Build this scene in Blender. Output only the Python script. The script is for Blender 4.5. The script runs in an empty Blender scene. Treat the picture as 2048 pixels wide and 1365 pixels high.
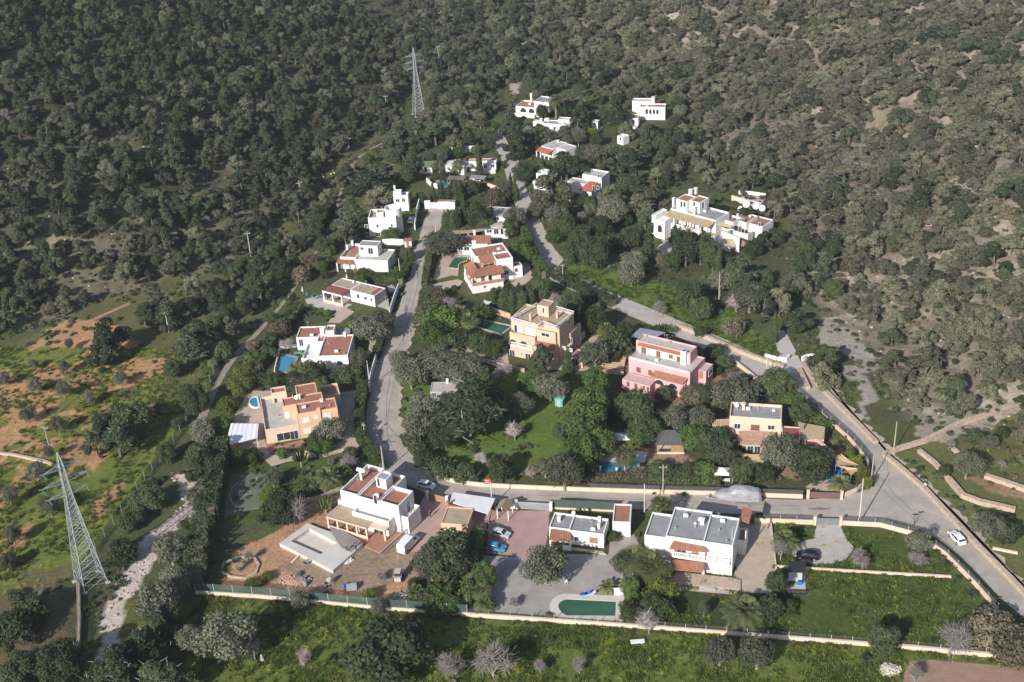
import bpy, math, random
import numpy as np
from mathutils import Vector, Matrix
random.seed(7); rng = np.random.default_rng(11)
SC = bpy.context.scene; COL = SC.collection
# ------------------------------------------------------------------ camera, sky, sun, exposure
TH = math.radians(28.6); PH = math.radians(3.25); FPX = 2544.0; CAMH = 150.0
F = np.array([0, math.cos(TH), -math.sin(TH)])
R0 = np.array([1.0, 0, 0]); U0 = np.array([0, math.sin(TH), math.cos(TH)])
R = math.cos(PH)*R0 - math.sin(PH)*U0
U = math.cos(PH)*U0 + math.sin(PH)*R0
cd = bpy.data.cameras.new('camera'); cam = bpy.data.objects.new('camera', cd); COL.objects.link(cam)
cam.matrix_world = Matrix(((R[0], U[0], -F[0], 0), (R[1], U[1], -F[1], 0), (R[2], U[2], -F[2], CAMH), (0, 0, 0, 1)))
cd.sensor_width = 36.0; cd.lens = 36.0*FPX/2048.0; cd.clip_start = 1.0; cd.clip_end = 9000.0
SC.camera = cam
SUN_AZ = math.radians(57.0); SUN_EL = math.radians(28.5)          # azimuth towards which shadows fall, sun height
w = bpy.data.worlds.new('World'); SC.world = w; w.use_nodes = True
nt = w.node_tree; bg = nt.nodes['Background']
sky = nt.nodes.new('ShaderNodeTexSky'); sky.sky_type = 'NISHITA'; sky.sun_disc = False
sky.sun_elevation = SUN_EL
sdir = Vector((-math.cos(SUN_AZ)*math.cos(SUN_EL), -math.sin(SUN_AZ)*math.cos(SUN_EL), math.sin(SUN_EL)))
sky.sun_rotation = math.atan2(sdir.x, sdir.y)
nt.links.new(sky.outputs[0], bg.inputs[0]); bg.inputs[1].default_value = 0.085
sl = bpy.data.lights.new('sun', 'SUN'); so = bpy.data.objects.new('sun', sl); COL.objects.link(so)
sl.energy = 4.7; sl.angle = math.radians(0.55); sl.color = (1.0, 0.955, 0.90)
so.rotation_euler = sdir.to_track_quat('Z', 'Y').to_euler()
SC.view_settings.view_transform = 'Standard'; SC.view_settings.look = 'None'
SC.view_settings.exposure = 0.50; SC.view_settings.gamma = 1.0
SC.cycles.max_bounces = 4; SC.cycles.diffuse_bounces = 2; SC.cycles.volume_bounces = 0

# ------------------------------------------------------------------ noise, terrain, pixel -> ground
def _hash(ix, iy, s):
    n = (ix*374761393 + iy*668265263 + s*974634777) & 0x7fffffff
    n = ((n ^ (n >> 13))*1274126177) & 0x7fffffff
    return ((n ^ (n >> 16)) & 0xffff)/65535.0
def vnoise(x, y, s=0):
    x = np.asarray(x, float); y = np.asarray(y, float)
    ix = np.floor(x).astype(np.int64); iy = np.floor(y).astype(np.int64)
    fx = x-ix; fy = y-iy; fx = fx*fx*(3-2*fx); fy = fy*fy*(3-2*fy)
    a = _hash(ix, iy, s); b = _hash(ix+1, iy, s); c = _hash(ix, iy+1, s); d = _hash(ix+1, iy+1, s)
    return (a*(1-fx)+b*fx)*(1-fy)+(c*(1-fx)+d*fx)*fy
def fbm(x, y, s=0, o=4):
    t = 0; a = 0.5
    for i in range(o):
        t = t + a*vnoise(x, y, s+i*17); x = x*2.03+3.1; y = y*2.03+1.7; a *= 0.5
    return t/(1-0.5**o)
CP = np.array([0, 0, CAMH])
def ray(px, py): return F*FPX + R*(px-1024) - U*(py-682.5)
def P(px, py, z=0.0):
    d = ray(px, py); t = (z-CAMH)/d[2]; return CP+d*t
LHILL = [(-500, 790), (0, 672), (230, 590), (470, 520), (640, 400), (740, 300), (800, 200), (835, 90), (850, 20)]
RHILL = [(2700, 930), (2048, 900), (1830, 835), (1720, 700), (1630, 600), (1590, 460), (1560, 350), (1420, 290), (1360, 180), (1180, 130), (1080, 70), (1050, 20)]
LH = np.array([P(*p)[:2] for p in LHILL]); RH = np.array([P(*p)[:2] for p in RHILL])
LH = np.vstack([LH, LH[-1]+(LH[-1]-LH[-2])*8]); RH = np.vstack([RH, RH[-1]+(RH[-1]-RH[-2])*8])
def sdist(x, y, pl):
    """distance to a polyline and on which side (positive = left of its direction)"""
    best = np.full(np.shape(x), 1e9); side = np.zeros(np.shape(x))
    for i in range(len(pl)-1):
        ax, ay = pl[i]; dx, dy = pl[i+1]-pl[i]; L2 = dx*dx+dy*dy
        t = np.clip(((x-ax)*dx+(y-ay)*dy)/L2, 0, 1)
        d = np.hypot(x-ax-t*dx, y-ay-t*dy); s = np.sign(dx*(y-ay)-dy*(x-ax))
        m = d < best; best = np.where(m, d, best); side = np.where(m, s, side)
    return best*side
def rise(d, slope, cap):
    d = np.maximum(d, 0); e = d*d/(d+25.0)*slope
    return cap*np.tanh(e/cap)
def hgt(x, y):
    x = np.asarray(x, float); y = np.asarray(y, float)
    dl = sdist(x, y, LH); dr = -sdist(x, y, RH)
    h = rise(dl, 0.44, 105.0)+rise(dr, 0.36, 105.0)
    k = np.clip(np.maximum(dl, dr)/40.0, 0, 1)
    return h + k*((fbm(x/38.0, y/38.0, 3)-0.5)*9.0+(fbm(x/11.0, y/11.0, 5)-0.5)*2.6)
def PT(px, py):
    d = ray(px, py); d = d/np.linalg.norm(d)
    t = np.arange(120, 1500, 1.0); q = CP[None]+d[None]*t[:, None]
    below = q[:, 2] < hgt(q[:, 0], q[:, 1])
    i = int(np.argmax(below)) if below.any() else len(t)-1
    p = q[i]; return np.array([p[0], p[1], float(hgt(p[0], p[1]))])
def proj(p):
    q = np.asarray(p, float)-CP; ww = q@F
    return 1024+FPX*(q@R)/ww, 682.5-FPX*(q@U)/ww
def crop(x0, y0, s): return lambda x, y: (x0+x/s, y0+y/s)

# ------------------------------------------------------------------ materials
MATS = {}
def nodes(name):
    m = bpy.data.materials.new(name); m.use_nodes = True
    return m, m.node_tree, m.node_tree.nodes['Principled BSDF']
def mat(name, c1, c2=None, scale=1.0, rough=0.85, bump=0.0, spec=0.25, metal=0.0, bscale=None, detail=5):
    if name in MATS: return MATS[name]
    m, t, b = nodes(name); L = t.links.new
    b.inputs['Roughness'].default_value = rough; b.inputs['Metallic'].default_value = metal
    b.inputs['Specular IOR Level'].default_value = spec
    if c2 is None: c2 = tuple(v*0.78 for v in c1)
    co = t.nodes.new('ShaderNodeTexCoord')
    n = t.nodes.new('ShaderNodeTexNoise'); n.inputs['Scale'].default_value = scale; n.inputs['Detail'].default_value = detail
    n.inputs['Roughness'].default_value = 0.65
    r = t.nodes.new('ShaderNodeValToRGB'); r.color_ramp.elements[0].position = 0.32; r.color_ramp.elements[1].position = 0.68
    r.color_ramp.elements[0].color = (*c2, 1); r.color_ramp.elements[1].color = (*c1, 1)
    L(co.outputs['Object'], n.inputs['Vector']); L(n.outputs['Fac'], r.inputs['Fac']); L(r.outputs['Color'], b.inputs['Base Color'])
    if bump:
        n2 = t.nodes.new('ShaderNodeTexNoise'); n2.inputs['Scale'].default_value = bscale or scale*6; n2.inputs['Detail'].default_value = 4
        bp = t.nodes.new('ShaderNodeBump'); bp.inputs['Strength'].default_value = bump; bp.inputs['Distance'].default_value = 0.15
        L(co.outputs['Object'], n2.inputs['Vector']); L(n2.outputs['Fac'], bp.inputs['Height']); L(bp.outputs['Normal'], b.inputs['Normal'])
    MATS[name] = m; return m
def leafmat(name, c1, c2, var=0.35, sc=0.55, trans=0.25):
    """foliage: colour differs from plant to plant and from clump to clump"""
    if name in MATS: return MATS[name]
    m, t, b = nodes(name); L = t.links.new
    b.inputs['Roughness'].default_value = 0.75; b.inputs['Specular IOR Level'].default_value = 0.15
    co = t.nodes.new('ShaderNodeTexCoord'); oi = t.nodes.new('ShaderNodeObjectInfo')
    n = t.nodes.new('ShaderNodeTexNoise'); n.inputs['Scale'].default_value = sc; n.inputs['Detail'].default_value = 4
    mx = t.nodes.new('ShaderNodeMix'); mx.data_type = 'RGBA'
    mx.inputs[6].default_value = (*c2, 1); mx.inputs[7].default_value = (*c1, 1)
    ad = t.nodes.new('ShaderNodeMath'); ad.operation = 'MULTIPLY_ADD'; ad.inputs[1].default_value = 0.6; ad.inputs[2].default_value = -0.3
    a2 = t.nodes.new('ShaderNodeMath'); a2.operation = 'ADD'; a2.use_clamp = True
    L(oi.outputs['Random'], ad.inputs[0]); L(ad.outputs[0], a2.inputs[0])
    rp = t.nodes.new('ShaderNodeMapRange'); rp.inputs[1].default_value = 0.3; rp.inputs[2].default_value = 0.7
    L(co.outputs['Object'], n.inputs['Vector']); L(n.outputs['Fac'], rp.inputs[0]); L(rp.outputs[0], a2.inputs[1])
    L(a2.outputs[0], mx.inputs[0])
    hv = t.nodes.new('ShaderNodeHueSaturation'); mr = t.nodes.new('ShaderNodeMapRange')
    mr.inputs[3].default_value = 1-var; mr.inputs[4].default_value = 1+var
    L(oi.outputs['Random'], mr.inputs[0]); L(mr.outputs[0], hv.inputs['Value']); L(mx.outputs[2], hv.inputs['Color'])
    L(hv.outputs['Color'], b.inputs['Base Color'])
    if trans:
        tr = t.nodes.new('ShaderNodeBsdfTranslucent'); ms = t.nodes.new('ShaderNodeMixShader'); ms.inputs[0].default_value = trans
        L(hv.outputs['Color'], tr.inputs['Color']); L(b.outputs[0], ms.inputs[1]); L(tr.outputs[0], ms.inputs[2])
        L(ms.outputs[0], t.nodes['Material Output'].inputs[0])
    MATS[name] = m; return m

# ------------------------------------------------------------------ objects
def tag(o, label=None, cat=None, group=None, kind=None):
    if label: o['label'] = label
    if cat: o['category'] = cat
    if group: o['group'] = group
    if kind: o['kind'] = kind
    return o
def empty(name, loc, rz=0.0, label=None, cat=None, group=None):
    o = bpy.data.objects.new(name, None); COL.objects.link(o); o.location = loc; o.rotation_euler = (0, 0, rz)
    o.empty_display_size = 0.5
    return tag(o, label, cat, group)
def rawmesh(name, V, nper, m, flat=True):
    """V: (k*nper, 3) array, k polygons of nper own vertices"""
    V = np.ascontiguousarray(V, dtype=np.float32); n = len(V); k = n//nper
    me = bpy.data.meshes.new(name)
    me.vertices.add(n); me.vertices.foreach_set('co', V.ravel())
    me.loops.add(n); me.loops.foreach_set('vertex_index', np.arange(n, dtype=np.int32))
    me.polygons.add(k); me.polygons.foreach_set('loop_start', np.arange(0, n, nper, dtype=np.int32))
    me.update(calc_edges=True); me.materials.append(m); return me
def link(name, me, parent=None):
    o = bpy.data.objects.new(name, me); COL.objects.link(o)
    if parent is not None: o.parent = parent
    return o
class MB:
    def __init__(s): s.v = []; s.f = []
    def face(s, pts):
        i = len(s.v); s.v += [tuple(map(float, p)) for p in pts]; s.f.append(tuple(range(i, i+len(pts)))); return s
    def box(s, x0, x1, y0, y1, z0, z1):
        i = len(s.v)
        s.v += [(x0, y0, z0), (x1, y0, z0), (x1, y1, z0), (x0, y1, z0), (x0, y0, z1), (x1, y0, z1), (x1, y1, z1), (x0, y1, z1)]
        s.f += [tuple(i+k for k in q) for q in ((0, 3, 2, 1), (4, 5, 6, 7), (0, 1, 5, 4), (1, 2, 6, 5), (2, 3, 7, 6), (3, 0, 4, 7))]; return s
    def prism(s, poly, z0, z1, cap0=True):
        n = len(poly); i = len(s.v)
        a = sum(poly[k][0]*poly[(k+1) % n][1]-poly[(k+1) % n][0]*poly[k][1] for k in range(n))
        if a < 0: poly = poly[::-1]
        zz = lambda z, p: z(p) if callable(z) else z
        s.v += [(p[0], p[1], zz(z0, p)) for p in poly]+[(p[0], p[1], zz(z1, p)) for p in poly]
        s.f += [(i+k, i+(k+1) % n, i+n+(k+1) % n, i+n+k) for k in range(n)]
        s.f.append(tuple(i+n+k for k in range(n)))
        if cap0: s.f.append(tuple(i+k for k in reversed(range(n))))
        return s
    def tube(s, pts, rad, n=6, cap=True):
        pts = [Vector(p) for p in pts]
        if not isinstance(rad, (list, tuple)): rad = [rad]*len(pts)
        i0 = len(s.v); up = Vector((0.31, 0.17, 0.93))
        for k, p in enumerate(pts):
            d = (pts[min(k+1, len(pts)-1)]-pts[max(k-1, 0)]).normalized()
            a = d.cross(up)
            if a.length < 0.1: a = d.cross(Vector((1, 0, 0)))
            a.normalize(); b = d.cross(a)
            for j in range(n):
                an = 2*math.pi*j/n; s.v.append(tuple(p+(a*math.cos(an)+b*math.sin(an))*rad[k]))
        for k in range(len(pts)-1):
            for j in range(n):
                a = i0+k*n; s.f.append((a+j, a+(j+1) % n, a+n+(j+1) % n, a+n+j))
        if cap:
            s.f.append(tuple(i0+j for j in reversed(range(n)))); e = i0+(len(pts)-1)*n; s.f.append(tuple(e+j for j in range(n)))
        return s
    def lathe(s, c, prof, n=12):
        """prof: (radius, z) from bottom to top about the point c"""
        i0 = len(s.v)
        for r, z in prof:
            for j in range(n):
                a = 2*math.pi*j/n; s.v.append((c[0]+r*math.cos(a), c[1]+r*math.sin(a), c[2]+z))
        for k in range(len(prof)-1):
            for j in range(n):
                a = i0+k*n; s.f.append((a+j, a+(j+1) % n, a+n+(j+1) % n, a+n+j))
        s.f.append(tuple(i0+j for j in reversed(range(n)))); e = i0+(len(prof)-1)*n; s.f.append(tuple(e+j for j in range(n)))
        return s
    def mesh(s, name, m, smooth=False):
        me = bpy.data.meshes.new(name); me.from_pydata(s.v, [], s.f); me.materials.append(m)
        if smooth: me.polygons.foreach_set('use_smooth', [True]*len(me.polygons))
        me.update(); return me
    def build(s, name, m, parent=None, smooth=False):
        return link(name, s.mesh(name, m, smooth), parent)
def copy_tree(o, parent=None):
    c = o.copy(); COL.objects.link(c)
    if parent is not None: c.parent = parent
    for ch in list(o.children): copy_tree(ch, c)
    return c
# ------------------------------------------------------------------ vegetation prototypes (kept out of the scene, copied from)
BARK = mat('bark', (0.20, 0.165, 0.13), (0.10, 0.08, 0.065), 3.0, 0.95)
TWIG = mat('twig', (0.29, 0.265, 0.245), (0.18, 0.16, 0.15), 2.0, 0.95)
PALE = mat('pale_bark', (0.33, 0.29, 0.25), (0.2, 0.17, 0.14), 2.0, 0.95)
LM = dict(
    pine=leafmat('shade_dark_pine_needles', (0.078, 0.098, 0.050), (0.040, 0.055, 0.030), 0.28),  # shade of the left hillside is put into this darker needle colour
    greypine=leafmat('grey_sunlit_pine_needles', (0.172, 0.172, 0.108), (0.098, 0.104, 0.066), 0.28),  # grey needles, lightened so the colour carries the sunlit right hillside
    carob=leafmat('dark_leaves', (0.094, 0.118, 0.054), (0.050, 0.068, 0.034), 0.22),
    olive=leafmat('olive_leaves', (0.185, 0.190, 0.132), (0.098, 0.108, 0.071), 0.22),
    green=leafmat('green_leaves', (0.107, 0.162, 0.043), (0.055, 0.093, 0.032), 0.25),
    lime=leafmat('yellow_green_leaves', (0.180, 0.198, 0.042), (0.096, 0.120, 0.036), 0.2),
    cyp=leafmat('cypress_leaves', (0.081, 0.107, 0.049), (0.042, 0.060, 0.031), 0.2),
    palm=leafmat('palm_leaves', (0.188, 0.206, 0.088), (0.094, 0.112, 0.053), 0.18),
    dead=leafmat('dry_leaves', (0.260, 0.200, 0.120), (0.170, 0.130, 0.085), 0.2),
    bloom=leafmat('almond_blossom', (0.620, 0.550, 0.550), (0.360, 0.300, 0.280), 0.1),
    hedge=leafmat('hedge_leaves', (0.101, 0.155, 0.041), (0.049, 0.081, 0.027), 0.15),
    reed=leafmat('dry_shrub_leaves', (0.191, 0.165, 0.108), (0.099, 0.092, 0.059), 0.2),
    agave=leafmat('agave_leaves', (0.220, 0.286, 0.220), (0.132, 0.187, 0.143), 0.15),
)
def leafcloud(blobs, n, size, seed, up=0.25, shell=0.35, squash=1.0):
    """leaf clumps scattered through the outer part of a set of lobes -> (4n,3) vertices"""
    g = np.random.default_rng(seed); B = np.asarray(blobs, float)
    w = B[:, 3]**2; k = g.choice(len(B), n, p=w/w.sum())
    d = g.normal(size=(n, 3)); d[:, 2] += up; d /= np.linalg.norm(d, axis=1)[:, None]
    rr = (1-shell*g.random(n)**1.5)*(1+0.18*(g.random(n)-0.3))
    pos = B[k, :3]+d*(B[k, 3]*rr)[:, None]*np.array([1, 1, squash])
    nm = d+0.5*g.normal(size=(n, 3))+np.array([0, 0, .25]); nm /= np.linalg.norm(nm, axis=1)[:, None]
    t = np.cross(nm, g.normal(size=(n, 3))); t /= np.linalg.norm(t, axis=1)[:, None]; b = np.cross(nm, t)
    s = size*(0.55+0.9*g.random(n)); a = (t*s[:, None]); c = b*(s*0.62)[:, None]
    V = np.empty((n, 4, 3)); V[:, 0] = pos-a; V[:, 1] = pos-c*0.9; V[:, 2] = pos+a; V[:, 3] = pos+c
    return V.reshape(-1, 3)
def limbs(mb, h, blobs, r, seed, n=7, base=0.35, lean=(0, 0)):
    g = random.Random(seed); top = Vector((lean[0], lean[1], h))
    mb.tube([(0, 0, -0.6), (lean[0]*.2, lean[1]*.2, h*.35), (lean[0]*.6, lean[1]*.6, h*.7), top], [r*1.25, r, r*.7, r*.3], 6)
    for b in g.sample(list(blobs), min(n, len(blobs))):
        f = base+0.45*g.random(); o = Vector((lean[0]*f, lean[1]*f, h*f)); e = Vector(b[:3])
        mid = o.lerp(e, .5)+Vector((0, 0, 0.25)); mb.tube([o, mid, e], [r*.45, r*.3, r*.12], 4, False)
PROTO = {}
def proto(kind, parts): PROTO.setdefault(kind, []).append(parts)
def pine_crown(V, leaf):
    me = rawmesh('pine_crown', V, 4, LM[leaf]); me.materials.append(TWIG); n = len(V)//4; mi = np.zeros(n, np.int32); mi[n-260:] = 1; me.polygons.foreach_set('material_index', mi); return me
def mk_pine(seed, leaf, R_, h, n=4300, size=0.25, tall=1.0):
    g = random.Random(seed); lean = (g.uniform(-.7, .7), g.uniform(-.7, .7)); bl = []
    m = g.randint(15, 21)
    for i in range(m):
        a = g.random()*6.283; q = math.sqrt((i+.6)/m); r = R_*0.82*q*g.uniform(.8, 1.12)
        zt = h-0.25-(h*0.66*tall)*(q**(1.9 if seed % 2 else 1.15))*g.uniform(.75, 1.12)
        bl.append((lean[0]+r*math.cos(a), lean[1]+r*math.sin(a), zt-0.7, R_*g.uniform(.22, .36)))
    mb = MB(); limbs(mb, h*0.86, bl, 0.2, seed, 9, 0.35, lean)
    V = leafcloud(bl, n, size, seed, 0.45, 0.5, 0.8)
    gg = np.random.default_rng(seed); BL = np.array(bl); kk = gg.integers(0, len(bl), 260); p0 = BL[kk, :3]+gg.normal(size=(260, 3))*BL[kk, 3:4]*.45; dv = gg.normal(size=(260, 3))*.55; dv[:, 2] = np.abs(dv[:, 2])*.6; sd = np.cross(dv, gg.normal(size=(260, 3))); sd /= np.linalg.norm(sd, axis=1)[:, None]
    W = np.empty((260, 4, 3)); W[:, 0] = p0-sd*.045; W[:, 1] = p0+sd*.045; W[:, 2] = p0+dv+sd*.02; W[:, 3] = p0+dv-sd*.02; V = np.vstack([V, W.reshape(-1, 3)])
    proto('pine' if leaf == 'pine' else 'greypine', [('trunk', mb.mesh('pine_trunk', BARK)), ('crown', pine_crown(V, leaf))])
for i in range(5): mk_pine(20+i, 'pine', 3.3+0.25*(i % 3), 7.2+0.6*(i % 3), tall=1.12 if i % 2 else .95)
for i in range(5): mk_pine(40+i, 'greypine', 3.4+0.3*(i % 3), 6.4+0.7*(i % 2), 3300, 0.25)
def mk_round(kind, leaf, seed, h, n, size, skirt=0.18, trunk=0.2, bark=BARK, m=17, shell=.45):
    """unit crown radius 3 m, height h; the lobes sit on an egg"""
    g = random.Random(seed); bl = []
    for i in range(m):
        zz = -0.75+1.7*(i+.5)/m; a = i*2.4+g.uniform(-.4, .4); q = math.sqrt(max(0.05, 1-zz*zz*0.92))
        r = 3*0.66*q*g.uniform(.75, 1.15); cz = h*(0.5+skirt*.5)+zz*h*(0.5-skirt*.5)*0.72
        bl.append((r*math.cos(a), r*math.sin(a), cz, g.uniform(.85, 1.35)))
    bl.append((0, 0, h*.6, 1.7))
    mb = MB(); limbs(mb, h*.75, bl, trunk, seed, 8, .2)
    V = leafcloud(bl, n, size, seed, .3, shell, 0.95)
    V[:, 2] = np.maximum(V[:, 2], 0.03)
    proto(kind, [('trunk', mb.mesh(kind+'_trunk', bark)), ('crown', rawmesh(kind+'_crown', V, 4, LM[leaf]))])
for i in range(3): mk_round('carob', 'carob', 60+i, 4.6+.4*i, 6500, .175, 0.05)
for i in range(3): mk_round('olive', 'olive', 70+i, 4.8+.4*i, 4600, .16, 0.25, .2, PALE)
for i in range(3): mk_round('green', 'green', 80+i, 5.2+.4*i, 5600, .18, 0.12)
for i in range(2): mk_round('lime', 'lime', 90+i, 4.2+.4*i, 2600, .18, 0.05)
for i in range(3): mk_round('shrub', 'carob', 95+i, 3.6, 3400, .22, 0.0, .12)
for i in range(2): mk_round('greenshrub', 'green', 100+i, 3.4, 3400, .22, 0.0, .12)
for i in range(2): mk_round('reed', 'reed', 104+i, 3.6, 3400, .21, 0.0, .12, TWIG)
def mk_cyp(seed):                                    # 8 m tall, 1.1 m radius
    g = random.Random(seed); bl = []
    for i in range(22):
        z = 0.5+7.1*i/21; q = (1-(i/21)**2.2)*0.75+.12; a = g.random()*6.28
        bl.append((.3*q*math.cos(a), .3*q*math.sin(a), z, q*g.uniform(.85, 1.15)))
    mb = MB(); mb.tube([(0, 0, -.6), (0, 0, 4), (0, 0, 7.3)], [.2, .13, .04], 6)
    proto('cypress', [('trunk', mb.mesh('cypress_trunk', BARK)), ('crown', rawmesh('cypress_crown', leafcloud(bl, 2100, .2, seed, .8, .3, 1.2), 4, LM['cyp']))])
for i in range(2): mk_cyp(120+i)
def mk_bare(kind, seed, h=4.2, bloom=0, bark=TWIG):
    g = random.Random(seed); mb = MB(); tw = []; tips = []
    def grow(p, d, L, r, lv):
        e = p+d*L; mb.tube([p, p.lerp(e, .5)+Vector((g.uniform(-.1, .1), g.uniform(-.1, .1), .05))*L, e], [r, r*.8, r*.55], 4 if lv < 2 else 3, False)
        if lv >= 3: tips.append(e); tips.append(p.lerp(e, .5))
        if lv >= 4: return
        for k in range(4 if lv < 1 else 3):
            dd = (d+Vector((g.gauss(0, .55), g.gauss(0, .55), g.gauss(0.12, .3)))).normalized()
            grow(p.lerp(e, g.uniform(.6, 1)), dd, L*g.uniform(.62, .8), r*.55, lv+1)
    grow(Vector((0, 0, -.3)), Vector((g.uniform(-.15, .15), g.uniform(-.15, .15), 1)).normalized(), h*.33, .16, 0)
    gg = np.random.default_rng(seed); T = np.array([tuple(t) for t in tips])
    k = gg.integers(0, len(T), 1500); p0 = T[k]; dv = gg.normal(size=(1500, 3))*.42; dv[:, 2] += .1
    sd = np.cross(dv, gg.normal(size=(1500, 3))); sd /= np.linalg.norm(sd, axis=1)[:, None]
    V = np.empty((1500, 4, 3)); V[:, 0] = p0-sd*.022; V[:, 1] = p0+sd*.022; V[:, 2] = p0+dv+sd*.01; V[:, 3] = p0+dv-sd*.01
    tri = [('trunk', mb.mesh(kind+'_trunk', bark)), ('crown', rawmesh(kind+'_twigs', V.reshape(-1, 3), 4, bark))]
    if bloom:
        bl = [(*t, .22) for t in T]
        V2 = leafcloud(bl, bloom, .10, seed, 0, .9); tri[1] = ('crown', rawmesh(kind+'_blossom', np.vstack([V.reshape(-1, 3), V2]), 4, LM['bloom']))
    proto(kind, tri)
for i in range(3): mk_bare('bare', 130+i)
for i in range(2): mk_bare('almond', 140+i, 4.0, 1500)
def mk_palm(kind, seed, th, nf, L, droop, fan=False):
    g = random.Random(seed); V = []
    for i in range(nf):
        a = i*2.399+g.uniform(-.2, .2); el = math.radians(78-100*(i/nf)**.85*droop)+g.uniform(-.1, .1)
        d = Vector((math.cos(a)*math.cos(el), math.sin(a)*math.cos(el), math.sin(el))); side = Vector((-math.sin(a), math.cos(a), 0))
        p = Vector((0, 0, th)); pts = []; LL = L*g.uniform(.85, 1.1)
        if fan:
            e = p+d*LL*.5
            V += [p-side*.03, p+side*.03, e+side*.03, e-side*.03]
            for k in range(12):
                b = -1.5+3*k/11; dd = (d*math.cos(b)+side*math.sin(b)); dn = Vector((0, 0, -.22*LL))
                q = e+dd*LL*.55+dn*(.4+abs(b)*.4); sd = dd.cross(Vector((0, 0, 1))).normalized()*.075
                V += [e, e+dd*LL*.3-sd, q, e+dd*LL*.3+sd]
            continue
        m = 11
        for k in range(m+1):
            t = k/m; pts.append(p+d*LL*t+Vector((0, 0, -1))*(LL*.42*t*t))
        for k in range(m):
            u, v = pts[k], pts[k+1]
            V += [u-side*.035, u+side*.035, v+side*.03, v-side*.03]
            ln = .62*math.sin(math.pi*(0.12+.82*k/m))*L/2.6; ax = (v-u).normalized()
            for s_ in (-1, 1):
                for q in (0, .5):
                    o = u.lerp(v, q); tip = o+side*s_*ln*.8+ax*ln*.55+Vector((0, 0, -.14*ln))
                    V += [o-ax*.05, o+ax*.07, tip+ax*.03, tip-ax*.02]
    mb = MB(); r = .24 if not fan else .17
    n = max(3, int(th/.5)); pts = [(0.04*math.sin(k), 0.04*math.cos(k*1.3), -.4+(th+.5)*k/n) for k in range(n+1)]
    mb.tube(pts, [r*(1.15 if k % 2 else .95)*(1.25 if k < 1 else 1) for k in range(n+1)], 8)
    bl = [(0, 0, th-.15, .5)]
    dead = leafcloud([(0, 0, th-.6, .55), (0, 0, th-1.1, .42)], 240, .3, seed, -.8, .6)
    out = [('trunk', mb.mesh(kind+'_trunk', PALE)), ('crown', rawmesh(kind+'_fronds', np.array([tuple(v) for v in V]), 4, LM['palm']))]
    out.append(('dead_fronds', rawmesh(kind+'_dead_fronds', dead, 4, LM['dead'])))
    proto(kind, out)
mk_palm('datepalm', 150, 2.4, 54, 3.6, 1.0); mk_palm('datepalm', 151, 3.2, 48, 3.1, 1.0)
mk_palm('tallpalm', 152, 7.0, 44, 2.9, 1.15)
mk_palm('fanpalm', 153, 4.0, 46, 2.3, 1.15, True); mk_palm('fanpalm', 154, 3.0, 40, 2.1, 1.1, True)
mk_palm('lowpalm', 155, 0.7, 30, 2.0, .95)
def mk_candel(seed):                                  # tree euphorbia: forked upright green arms
    g = random.Random(seed); mb = MB(); tr = MB(); tr.tube([(0, 0, -.3), (0, 0, 1.3)], [.16, .14], 7)
    for i in range(26):
        a = i*2.4; q = math.sqrt((i+.5)/26); r = 1.35*q; top = 3.6-1.0*q*q+g.uniform(-.25, .25)
        mb.tube([(0, 0, 1.1), (r*.6*math.cos(a), r*.6*math.sin(a), 1.7), (r*math.cos(a), r*math.sin(a), 2.3), (r*1.02*math.cos(a), r*1.02*math.sin(a), top)], [.09, .1, .11, .06], 5)
    proto('candelabra', [('trunk', tr.mesh('candelabra_trunk', PALE)), ('crown', mb.mesh('candelabra_arms', leafmat('euphorbia_green', (.115, .16, .055), (.07, .105, .04))))])
mk_candel(160)
def mk_agave(seed):
    g = random.Random(seed); V = []
    for i in range(28):
        a = i*2.4; el = math.radians(75-58*(i/28)); d = Vector((math.cos(a)*math.cos(el), math.sin(a)*math.cos(el), math.sin(el)))
        s = Vector((-math.sin(a), math.cos(a), 0))*.09; L = g.uniform(.85, 1.15)
        V += [s*.7, -s*.7, d*L*.55-s, d*L*.55+s]; V += [d*L*.55+s, d*L*.55-s, d*L+Vector((0, 0, -.08)), d*L+Vector((0, 0, -.08))+s*.1]
    proto('agave', [('leaves', rawmesh('agave_leaves', np.array([tuple(v) for v in V]), 4, LM['agave']))])
mk_agave(170)

# --- placing single plants: a thing per plant, its label is settled at the end from what stands near it
KIND = dict(pine=('pine_tree', 'pine tree', 'dark green pine'), greypine=('pine_tree', 'pine tree', 'grey green pine'), carob=('carob_tree', 'tree', 'dense dark green tree'),
            olive=('olive_tree', 'tree', 'grey leaved olive tree'), green=('leafy_tree', 'tree', 'bright green leafy tree'), lime=('leafy_shrub', 'shrub', 'yellow green shrub'),
            shrub=('shrub', 'shrub', 'dark green shrub'), greenshrub=('shrub', 'shrub', 'fresh green shrub'), reed=('dry_shrub', 'shrub', 'brownish dry shrub'),
            cypress=('cypress_tree', 'cypress', 'slim dark cypress'), bare=('bare_tree', 'bare tree', 'leafless grey tree'), almond=('almond_tree', 'almond tree', 'pale blossoming almond tree'),
            datepalm=('date_palm', 'palm', 'date palm with arching feather fronds'), tallpalm=('tall_palm', 'palm', 'tall slender palm'), fanpalm=('fan_palm', 'palm', 'fan palm with round crown'),
            lowpalm=('dwarf_palm', 'palm', 'low bushy palm'), candelabra=('candelabra_cactus', 'cactus', 'candelabra cactus tree with upright arms'), agave=('agave', 'agave', 'spiky pale agave'))
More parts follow.
